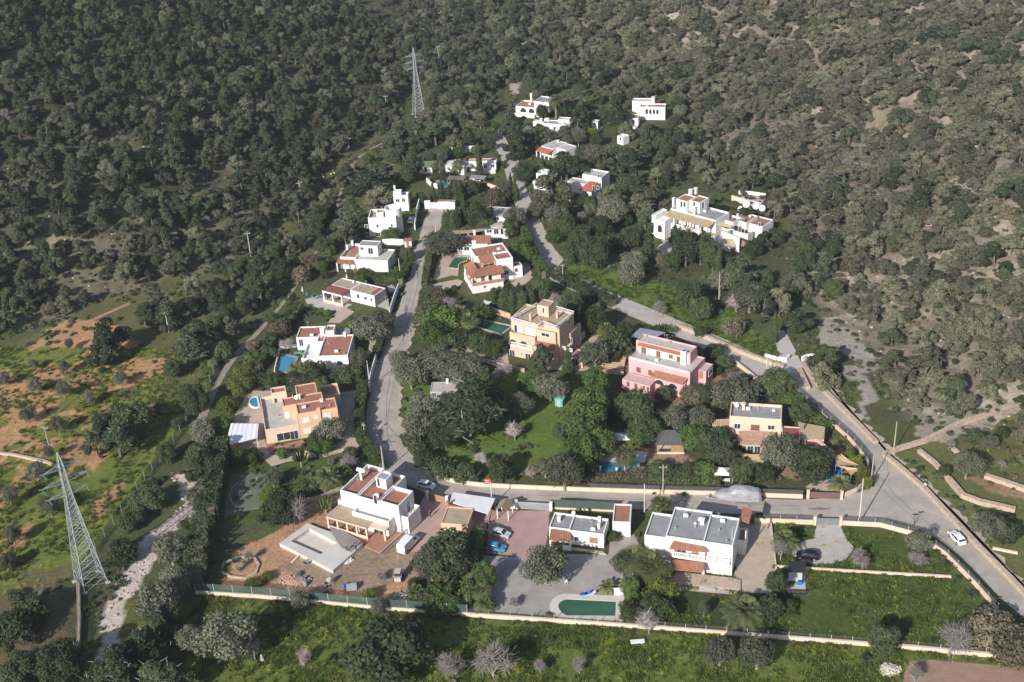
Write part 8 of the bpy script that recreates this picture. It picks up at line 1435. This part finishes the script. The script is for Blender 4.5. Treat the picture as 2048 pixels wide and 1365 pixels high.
grove([(230, 1120), (420, 1020), (400, 1190), (320, 1400), (200, 1400)], ['carob', 'olive', 'pine', 'shrub'], 4.6, .6, (1.6, 2.8), seed=13)
grove([(-20, 1170), (130, 1180), (150, 1260), (100, 1400), (-20, 1400)], ['carob', 'shrub', 'olive', 'reed'], 5, .5, (1.4, 2.6), seed=14)
grove([(1840, 900), (2060, 830), (2060, 1160), (1990, 1090), (1890, 1000)], ['olive', 'shrub', 'bare', 'reed'], 6.5, .45, (1.2, 2.4), seed=15)
grove([(1440, 690), (1560, 750), (1540, 800), (1440, 800), (1420, 740)], ['carob', 'shrub', 'reed'], 3.6, .5, (.8, 1.6), seed=16)
grove([(1400, 860), (1470, 880), (1640, 940), (1600, 975), (1420, 970)], ['carob', 'greenshrub', 'olive'], 3.8, .6, (.9, 1.8), seed=17)
grove([(820, 1120), (930, 1080), (925, 1225), (830, 1200)], ['greenshrub', 'green', 'shrub'], 3.0, .8, (.9, 1.7), .8, seed=18)
grove([(440, 870), (560, 900), (700, 880), (720, 920), (640, 985), (480, 1080)], ['greenshrub', 'shrub', 'olive', 'agave'], 3.6, .5, (.6, 1.3), seed=19)
grove([(590, 620), (680, 560), (700, 640), (640, 660)], ['greenshrub', 'shrub', 'lime'], 4, .3, (.7, 1.4), seed=20)
# ------------------------------------------------------------------ woods on the two hillsides, undergrowth, grass
def inframe(x, y, z, mx=70, top=-130, bot=110):
    q = np.stack([x, y, z], -1)-CP; ww = q@F; u = 1024+FPX*(q@R)/ww; v = 682.5-FPX*(q@U)/ww
    return (u > -mx) & (u < 2048+mx) & (v > top) & (v < 1365+bot) & (ww > 0), u, v, ww
def jgrid(step, jit=.45):
    xs = np.arange(-420, 420, step); ys = np.arange(130, 1150, step); X, Y = np.meshgrid(xs, ys)
    X = X+rng.uniform(-jit, jit, X.shape)*step; Y = Y+rng.uniform(-jit, jit, Y.shape)*step; return X.ravel(), Y.ravel()
def build_woods():
    X, Y = jgrid(4.7); dl = sdist(X, Y, LH); dr = -sdist(X, Y, RH); Z = hgt(X, Y)
    ok, u, v, ww = inframe(X, Y, Z)
    n = fbm(X/24, Y/24, 91); n2 = fbm(X/9, Y/9, 93)
    dens = np.where(dl > 4, np.clip(.42+dl/90, 0, .97)-np.clip((.47-n)*2.2, 0, .5), 0)
    strip = (dl > 0) & (dl < 60) & (u < 620) & (v > 330); dens = np.where(strip, np.clip(.86-np.clip((.44-n2)*2, 0, .4), 0, 1), dens)
    bare = np.clip((v-480)/300, 0, .5)*np.clip((u-1600)/200, 0, 1)
    dens = np.where(dr > 2, .95-np.clip((.44-n2)*2.0, 0, .55)-bare*.3, dens)
    gap = (dl <= 4) & (dr <= 2) & (v < 275) & (v > -130); dens = np.where(gap & ((u < 985) | (v < 170)), .9, dens)
    free = np.ones(len(X), bool)
    for ox, oy, r in OCC: free &= np.hypot(X-ox, Y-oy) > r+2.4
    for ox, oy, hx, hy, rz in HOUSES:
        cx, sx = math.cos(-rz), math.sin(-rz); a = (X-ox)*cx-(Y-oy)*sx; b = (X-ox)*sx+(Y-oy)*cx; free &= ~((a > hx[0]-3) & (a < hx[1]+3) & (b > hy[0]-3) & (b < hy[1]+3))
    for lo, hi, q in RP:
        s = (X > lo[0]-2) & (X < hi[0]+2) & (Y > lo[1]-2) & (Y < hi[1]+2)
        if s.any():
            k = np.where(s)[0]; b = np.zeros(len(k), bool)
            for a in ((0, 0), (2.2, 0), (-2.2, 0), (0, 2.2), (0, -2.2)): b |= inpoly(X[k]+a[0], Y[k]+a[1], q)
            free[k[b]] = False
    free &= ~(inpoly(X, Y, gp([(1640, 640), (1690, 605), (1730, 660), (1740, 720), (1690, 740)], True)) & (n2 < .55))
    free &= ~inpoly(X, Y, gp([(824, 170), (856, 170), (862, 240), (830, 262), (780, 262), (790, 220)]))
    m = ok & free & (rng.random(len(X)) < dens); X, Y, Z, dl, dr, u, v, ww = [a[m] for a in (X, Y, Z, dl, dr, u, v, ww)]
    k = len(X); rad = rng.uniform(1.9, 3.8, k)*np.where(dr > 0, 1.16, .98); h = rad*rng.uniform(1.75, 2.35, k)*np.where(dr > 0, .80, 1.0)
    grey = rng.random(k) < np.where(dr > 0, .82, np.where((dl > 0) & (u < 700), .22, .4))
    inside = (u > -10) & (u < 2058) & (v > -40) & (v < 1380)
    size = np.where(inside, rad/ww, 0); size[np.where(fbm(X/3, Y/3, 5) < 0)] = 0
    have = sum(1 for p in PLANTS if p[1] in ('pine', 'greypine'))
    order = np.argsort(-size)[:max(0, 300-have)]; single = np.zeros(k, bool); single[order] = True
    for i in order:
        kd = 'greypine' if grey[i] else 'pine'
        plant(kd, (X[i], Y[i], Z[i]-.1), rad[i], h[i])
    r = ~single; MS = [joined(p) for p in PROTO['pine']]+[joined(p) for p in PROTO['greypine']]+[joined(p) for p in PROTO['bare']]+[joined(p) for p in PROTO['reed']]
    idx = np.where(grey[r], 5+rng.integers(0, 5, r.sum()), rng.integers(0, 5, r.sum()))
    dry = rng.random(r.sum()) < np.where((u[r] > 1650) & (v[r] > 330) & (v[r] < 700), .28, .07); idx = np.where(dry, 10+rng.integers(0, 5, r.sum()), idx)
    s = np.stack([rad[r]/3.5*rng.uniform(.92, 1.08, r.sum()), rad[r]/3.5, h[r]/7.3], -1)
    scatter('pine_forest', np.stack([X[r], Y[r], Z[r]-.1], -1), rng.uniform(0, 6.28, r.sum()), s, MS, 'dense pine forest covering the slopes above the houses', idx=idx)
    print('forest', k, 'single', single.sum(), 'have', have)
def low_mesh(name, leaf, n, R_, H_, size, seed):
    g = random.Random(seed); bl = [(g.uniform(-.5, .5)*R_, g.uniform(-.5, .5)*R_, H_*g.uniform(.3, .6), R_*g.uniform(.4, .6)) for _ in range(5)]
    V = leafcloud(bl, n, size, seed, .4, .5, H_/R_); V[:, 2] = np.maximum(V[:, 2], .02); return rawmesh(name, V, 4, LM[leaf])
def build_cover():
    # undergrowth on the slopes
    X, Y = jgrid(2.7); dl = sdist(X, Y, LH); dr = -sdist(X, Y, RH); Z = hgt(X, Y); ok, u, v, ww = inframe(X, Y, Z, 30, -60, 40)
    n = fbm(X/11, Y/11, 101)
    d = np.where(np.maximum(dl, dr) > -4, .85-np.clip((.44-n)*3, 0, .5), 0)
    rockz = inpoly(X, Y, gp([(1640, 640), (1690, 605), (1730, 660), (1740, 720), (1690, 740)], True)); d = np.where(rockz, d*.6, d)
    m = ok & (rng.random(len(X)) < d); k0 = np.where(m)[0]; k0 = k0[~onroad(X[k0], Y[k0])]
    MS = [low_mesh('scrub', a, 150, 1.0, .9, .2, 300+i) for i, a in enumerate(('carob', 'olive', 'reed', 'pine'))]
    c = len(k0); s = rng.uniform(.5, 1.35, c)
    scatter('undergrowth', np.stack([X[k0], Y[k0], Z[k0]], -1), rng.uniform(0, 6.28, c), np.stack([s, s, s*.8], -1), MS, 'low scrub growing between the pines on the slopes')
    # low weeds and bushes over gardens and waste ground in the valley
    X, Y = jgrid(1.55); m0 = (Y < 480); X, Y = X[m0], Y[m0]; dl = sdist(X, Y, LH); dr = -sdist(X, Y, RH); ok, u, v, ww = inframe(X, Y, 0*X, 20, -20, 40)
    n = fbm(X/6, Y/6, 111); d = np.where((dl < 0) & (dr < 0), np.clip((n-.44)*2.6, 0, .55), 0)
    fields = [gp(z) for z in ([(-60, 690), (340, 700), (440, 720), (200, 1060), (120, 1180), (-60, 1200)], [(395, 1190), (2100, 1300), (2100, 1600), (250, 1600)], [(1480, 1035), (1830, 1070), (2040, 1300), (1500, 1268), (1320, 1250), (1340, 1180)],
              [(1110, 545), (1190, 520), (1440, 610), (1560, 700), (1560, 735), (1340, 645)], [(430, 1182), (470, 1100), (650, 985), (880, 1030), (830, 1200)], [(343, 940), (390, 940), (380, 1050), (230, 1400), (160, 1400)])]
    for f_, q in zip((.05, .10, .03, .08, .03, .03), fields): d = np.where(inpoly(X, Y, q), d*f_, d)
    m = ok & (rng.random(len(X)) < d); k0 = np.where(m)[0]; k0 = k0[~onroad(X[k0], Y[k0])]
    for ox, oy, hx, hy, rz in HOUSES:
        cx, sx = math.cos(-rz), math.sin(-rz); a = (X[k0]-ox)*cx-(Y[k0]-oy)*sx; b = (X[k0]-ox)*sx+(Y[k0]-oy)*cx
        k0 = k0[~((a > hx[0]-.6) & (a < hx[1]+.6) & (b > hy[0]-.6) & (b < hy[1]+.6))]
    MS = [low_mesh('weed', a, 130, .8, .6, .16, 320+i) for i, a in enumerate(('green', 'carob', 'hedge', 'reed', 'olive'))]
    c = len(k0); s = rng.uniform(.5, 1.3, c)
    scatter('garden_ground_cover', np.stack([X[k0], Y[k0], 0*X[k0]], -1), rng.uniform(0, 6.28, c), np.stack([s, s, s], -1), MS, 'low weeds and bushes covering the gardens and waste ground')
    # grass tufts and yellow flowers of the meadows
    X, Y = jgrid(.62); m0 = (Y < 345); X, Y = X[m0], Y[m0]; ok, u, v, ww = inframe(X, Y, 0*X, 10, -10, 20)
    z = np.zeros(len(X)); fl = np.zeros(len(X))
    for q, a, b in ((fields[1], .75, .10), (fields[0], .35, .06), (fields[2], .55, .02), (fields[3], .6, .03)):
        i_ = inpoly(X, Y, q); z = np.where(i_, a, z); fl = np.where(i_, b, fl)
    n = fbm(X/7, Y/7, 121); n3 = fbm(X/4, Y/4, 123); z *= np.clip((n-.3)*3, 0, 1); fl *= np.clip((n3-.48)*7, 0, 2.2)
    pf = gp([(1812, 1320), (1845, 1316), (2100, 1336), (2150, 1480), (1790, 1480)]); z = np.where(inpoly(X, Y, pf), 0, z); fl = np.where(inpoly(X, Y, pf), 0, fl)
    g = np.random.default_rng(5); MS = []
    for s_ in range(3):
        N_ = 26; p0 = g.normal(size=(N_, 3))*[.22, .22, 0]; tip = p0+g.normal(size=(N_, 3))*[.14, .14, 0]+[0, 0, .26]; sd = g.normal(size=(N_, 3))*[.05, .05, 0]
        V = np.empty((N_, 4, 3)); V[:, 0] = p0-sd; V[:, 1] = p0+sd; V[:, 2] = tip+sd*.2; V[:, 3] = tip-sd*.2
        MS.append(rawmesh('grass_tuft', V.reshape(-1, 3), 4, leafmat('meadow_grass', (.122, .160, .038), (.068, .098, .026), .3, .05)))
    m = ok & (rng.random(len(X)) < z); k0 = np.where(m)[0]; k0 = k0[~onroad(X[k0], Y[k0])]; c = len(k0); s = rng.uniform(.7, 1.8, c)
    scatter('meadow_grass', np.stack([X[k0], Y[k0], 0*X[k0]], -1), rng.uniform(0, 6.28, c), np.stack([s, s, s*rng.uniform(.6, 1.2, c)], -1), MS, 'uneven green grass of the meadows')
    FL = []
    for s_ in range(2):
        N_ = 16; p0 = g.normal(size=(N_, 3))*[.25, .25, .06]+[0, 0, .3]; V = np.empty((N_, 4, 3)); e = .055
        V[:, 0] = p0+[-e, -e, .01]; V[:, 1] = p0+[e, -e, 0]; V[:, 2] = p0+[e, e, -.01]; V[:, 3] = p0+[-e, e, 0]
        FL.append(rawmesh('yellow_flowers', V.reshape(-1, 3), 4, leafmat('yellow_petals', (.52, .47, .04), (.36, .34, .05), .2)))
    m = ok & (rng.random(len(X)) < fl); k0 = np.where(m)[0]; c = len(k0)
    scatter('yellow_wildflowers', np.stack([X[k0], Y[k0], 0*X[k0]], -1), rng.uniform(0, 6.28, c), np.ones((c, 3)), FL, 'yellow wildflowers dotted over the meadows')
def build_rocks():
    g = np.random.default_rng(77); RM = []
    for s_ in range(3):
        mb = MB(); mb.lathe((0, 0, -.15), [(.5, 0), (.62, .2), (.4, .5), (.08, .6)], 7); mb.v = [(x*g.uniform(.7, 1.3), y*g.uniform(.6, 1.2), z*g.uniform(.7, 1.2)) for x, y, z in mb.v]; RM.append(mb.mesh('rock', mat('limestone', (.50, .44, .38), (.33, .285, .24), 1.2, .95, .5)))
    X, Y = jgrid(.8); m0 = Y < 420; X, Y = X[m0], Y[m0]; Z = hgt(X, Y); ok, u, v, ww = inframe(X, Y, Z, 5, -5, 10); n = fbm(X/5, Y/5, 201); dl = sdist(X, Y, LH); dr = -sdist(X, Y, RH)
    creek = inpoly(X, Y, gp([(340, 945), (382, 940), (392, 975), (384, 1050), (334, 1072), (304, 1130), (256, 1210), (240, 1280), (226, 1400), (166, 1400), (202, 1240), (236, 1145), (286, 1082), (330, 1035), (366, 1010)]))
    site = inpoly(X, Y, gp([(440, 1178), (480, 1105), (560, 1060), (640, 1140), (840, 1120), (830, 1195)])); d = np.where(creek, .30, np.where(site, .035, np.where((dr > 1) & (n > .5), .06, np.where((dl > 1) & (n > .53), .06, 0))))
    k = np.where(ok & (rng.random(len(X)) < d))[0]; k = k[~onroad(X[k], Y[k])]; s = rng.uniform(.25, .8, len(k))*np.where(site[k], .4, 1)
    scatter('loose_rocks', np.stack([X[k], Y[k], Z[k]], -1), rng.uniform(0, 6.28, len(k)), np.stack([s, s, s*.8], -1), RM, 'loose pale rocks in the creek bed and on the bare slopes')
build_woods(); build_cover(); build_rocks()
# ------------------------------------------------------------------ labels of plants: kind, where it stands, order when several answer the same words
LANDMARKS = [(760, 1020, 'the white house under renovation'), (630, 1090, 'the empty pool'), (915, 1040, 'the orange garage'), (1155, 1060, 'the low white bungalow'), (1178, 1213, 'the rounded green pool'), (1380, 1090, 'the big white house'), (1590, 1160, 'the black roofed shelter'), (1650, 1100, 'the oval gravel yard'), (1740, 1215, 'the big green field'),
    (600, 830, 'the orange house with red roofs'), (490, 985, 'the sports court'), (650, 700, 'the blue pool house'), (710, 590, 'the maroon roofed house'), (735, 515, 'the terrace house'), (768, 445, 'the round tower house'), (975, 530, 'the terracotta verandah house'), (965, 475, 'the long tiled house'), (995, 425, 'the pale grey flat roof'), (1090, 660, 'the tall orange house'), (978, 655, 'the dark rectangular pool'),
    (1335, 720, 'the pink house'), (1510, 850, 'the peach house'), (1343, 885, 'the gazebo'), (1235, 935, 'the teal pool'), (1675, 940, 'the blue slide'), (885, 775, 'the small hut'), (1118, 797, 'the teal garden shed'), (1420, 445, 'the sprawling white villa'), (1075, 215, 'the arched porch house'), (1110, 250, 'the long white house'), (1105, 298, 'the red tiled porch'), (1295, 215, 'the four arched house'), (1080, 355, 'the cubic house by the lane'), (1180, 365, 'the bright red tiled porch'),
    (920, 332, 'the pyramid roof house'), (850, 335, 'the green roofed hut'), (890, 370, 'the small teal pool'), (150, 1060, 'the large lattice pylon'), (835, 170, 'the distant pylon'), (1330, 620, 'the green meadow'), (120, 760, 'the red field'), (60, 960, 'the yellow flowered field'), (300, 1130, 'the pale creek bed'), (500, 640, 'the creek path'), (700, 1290, 'the low cream wall'), (1200, 1290, 'the low cream wall'), (1650, 1310, 'the stone slab meadow'), (1850, 1345, 'the ploughed field'), (1960, 970, 'the dry stone terraces'), (1600, 720, 'the white gate walls'), (1800, 860, 'the road junction'), (880, 940, 'the street bend'), (1040, 420, 'the upper lane'), (1030, 880, 'the overgrown green plot'), (590, 950, 'the cactus garden'), (480, 1130, 'the ring of stones'), (900, 1160, 'the overgrown strip'), (1790, 560, 'the open rocky hillside'), (250, 540, 'the rocky left slope')]
def ordinal(n): return ['first', 'second', 'third', 'fourth', 'fifth', 'sixth', 'seventh', 'eighth', 'ninth', 'tenth', 'eleventh', 'twelfth'][n]
NUM = ['', '', 'two', 'three', 'four', 'five', 'six', 'seven', 'eight', 'nine', 'ten', 'eleven', 'twelve']
REGION = [(lambda u, v: u > 1500 and v > 560, 'low on the open rocky right hillside'), (lambda u, v: u > 1500 and v > 300, 'on the sunlit right hillside beside the villa'), (lambda u, v: u > 1000, 'high in the woods on the right hillside'), (lambda u, v: u > 640, 'in the dark gully round the distant pylon'), (lambda u, v: v > 420, 'in the open rocky strip above the red field'), (lambda u, v: v > 230, 'in the middle of the shaded left hillside'), (lambda u, v: True, 'high on the shaded left hillside')]
def label_plants():
    by = {}
    for o, kind, loc, r, h in PLANTS:
        u, v = proj((loc[0], loc[1], loc[2]+h*.5)); ph = KIND[kind][2]; wild = kind in ('pine', 'greypine') and min(math.hypot(u-l[0], v-l[1]) for l in LANDMARKS) > 115
        if wild:
            wh = next(t for f, t in REGION if f(u, v)); o['label'] = '%s standing %s' % (ph, wh); o['group'] = '%ss %s' % (ph, wh); continue
        l = min(LANDMARKS, key=lambda l: math.hypot((u-l[0])*.9, v-l[1])); dx, dy = u-l[0], v-l[1]
        rel = ('left of' if dx < 0 else 'right of') if abs(dx) > abs(dy)*1.1 else ('behind' if dy < 0 else 'in front of')
        by.setdefault((ph, rel, l[2]), []).append((u, v, r, o))
    for (ph, rel, lm), L in by.items():
        if len(L) == 1: L[0][3]['label'] = '%s %s %s' % (ph, rel, lm); continue
        L.sort(key=lambda t: t[0] if rel in ('behind', 'in front of') else t[1])
        for i, (u, v, r, o) in enumerate(L):
            n = len(L)
            if rel in ('behind', 'in front of'): od = 'leftmost' if i == 0 else 'rightmost' if i == n-1 else ordinal(i)+' from left' if i < 12 else 'far right'
            else: od = 'farthest' if i == 0 else 'nearest' if i == n-1 else ordinal(i)+' farthest' if i < 12 else 'near'
            nn = NUM[n] if n <= 12 else 'many'; w_ = ph.split(' with ')[0]; o['label'] = '%s of %s %ss %s %s' % (od, nn, w_.replace('dense ', '').replace('grey leaved ', '').replace(' with round crown', ''), rel, lm); o['group'] = '%ss %s %s' % (w_, rel, lm)
label_plants()
# ------------------------------------------------------------------ air
mb = MB(); mb.box(-5200, 5200, -2600, 6200, -9, 215)
hm = bpy.data.materials.new('haze'); hm.use_nodes = True; ht = hm.node_tree; ht.nodes.remove(ht.nodes['Principled BSDF'])
hp = ht.nodes.new('ShaderNodeVolumePrincipled'); hp.inputs['Color'].default_value = (.93, .95, 1.0, 1); hp.inputs['Density'].default_value = 0.00014; hp.inputs['Anisotropy'].default_value = .3
ht.links.new(hp.outputs[0], ht.nodes['Material Output'].inputs['Volume'])
tag(mb.build('haze', hm), 'thin pale haze in the air over the valley', None, None, 'stuff')
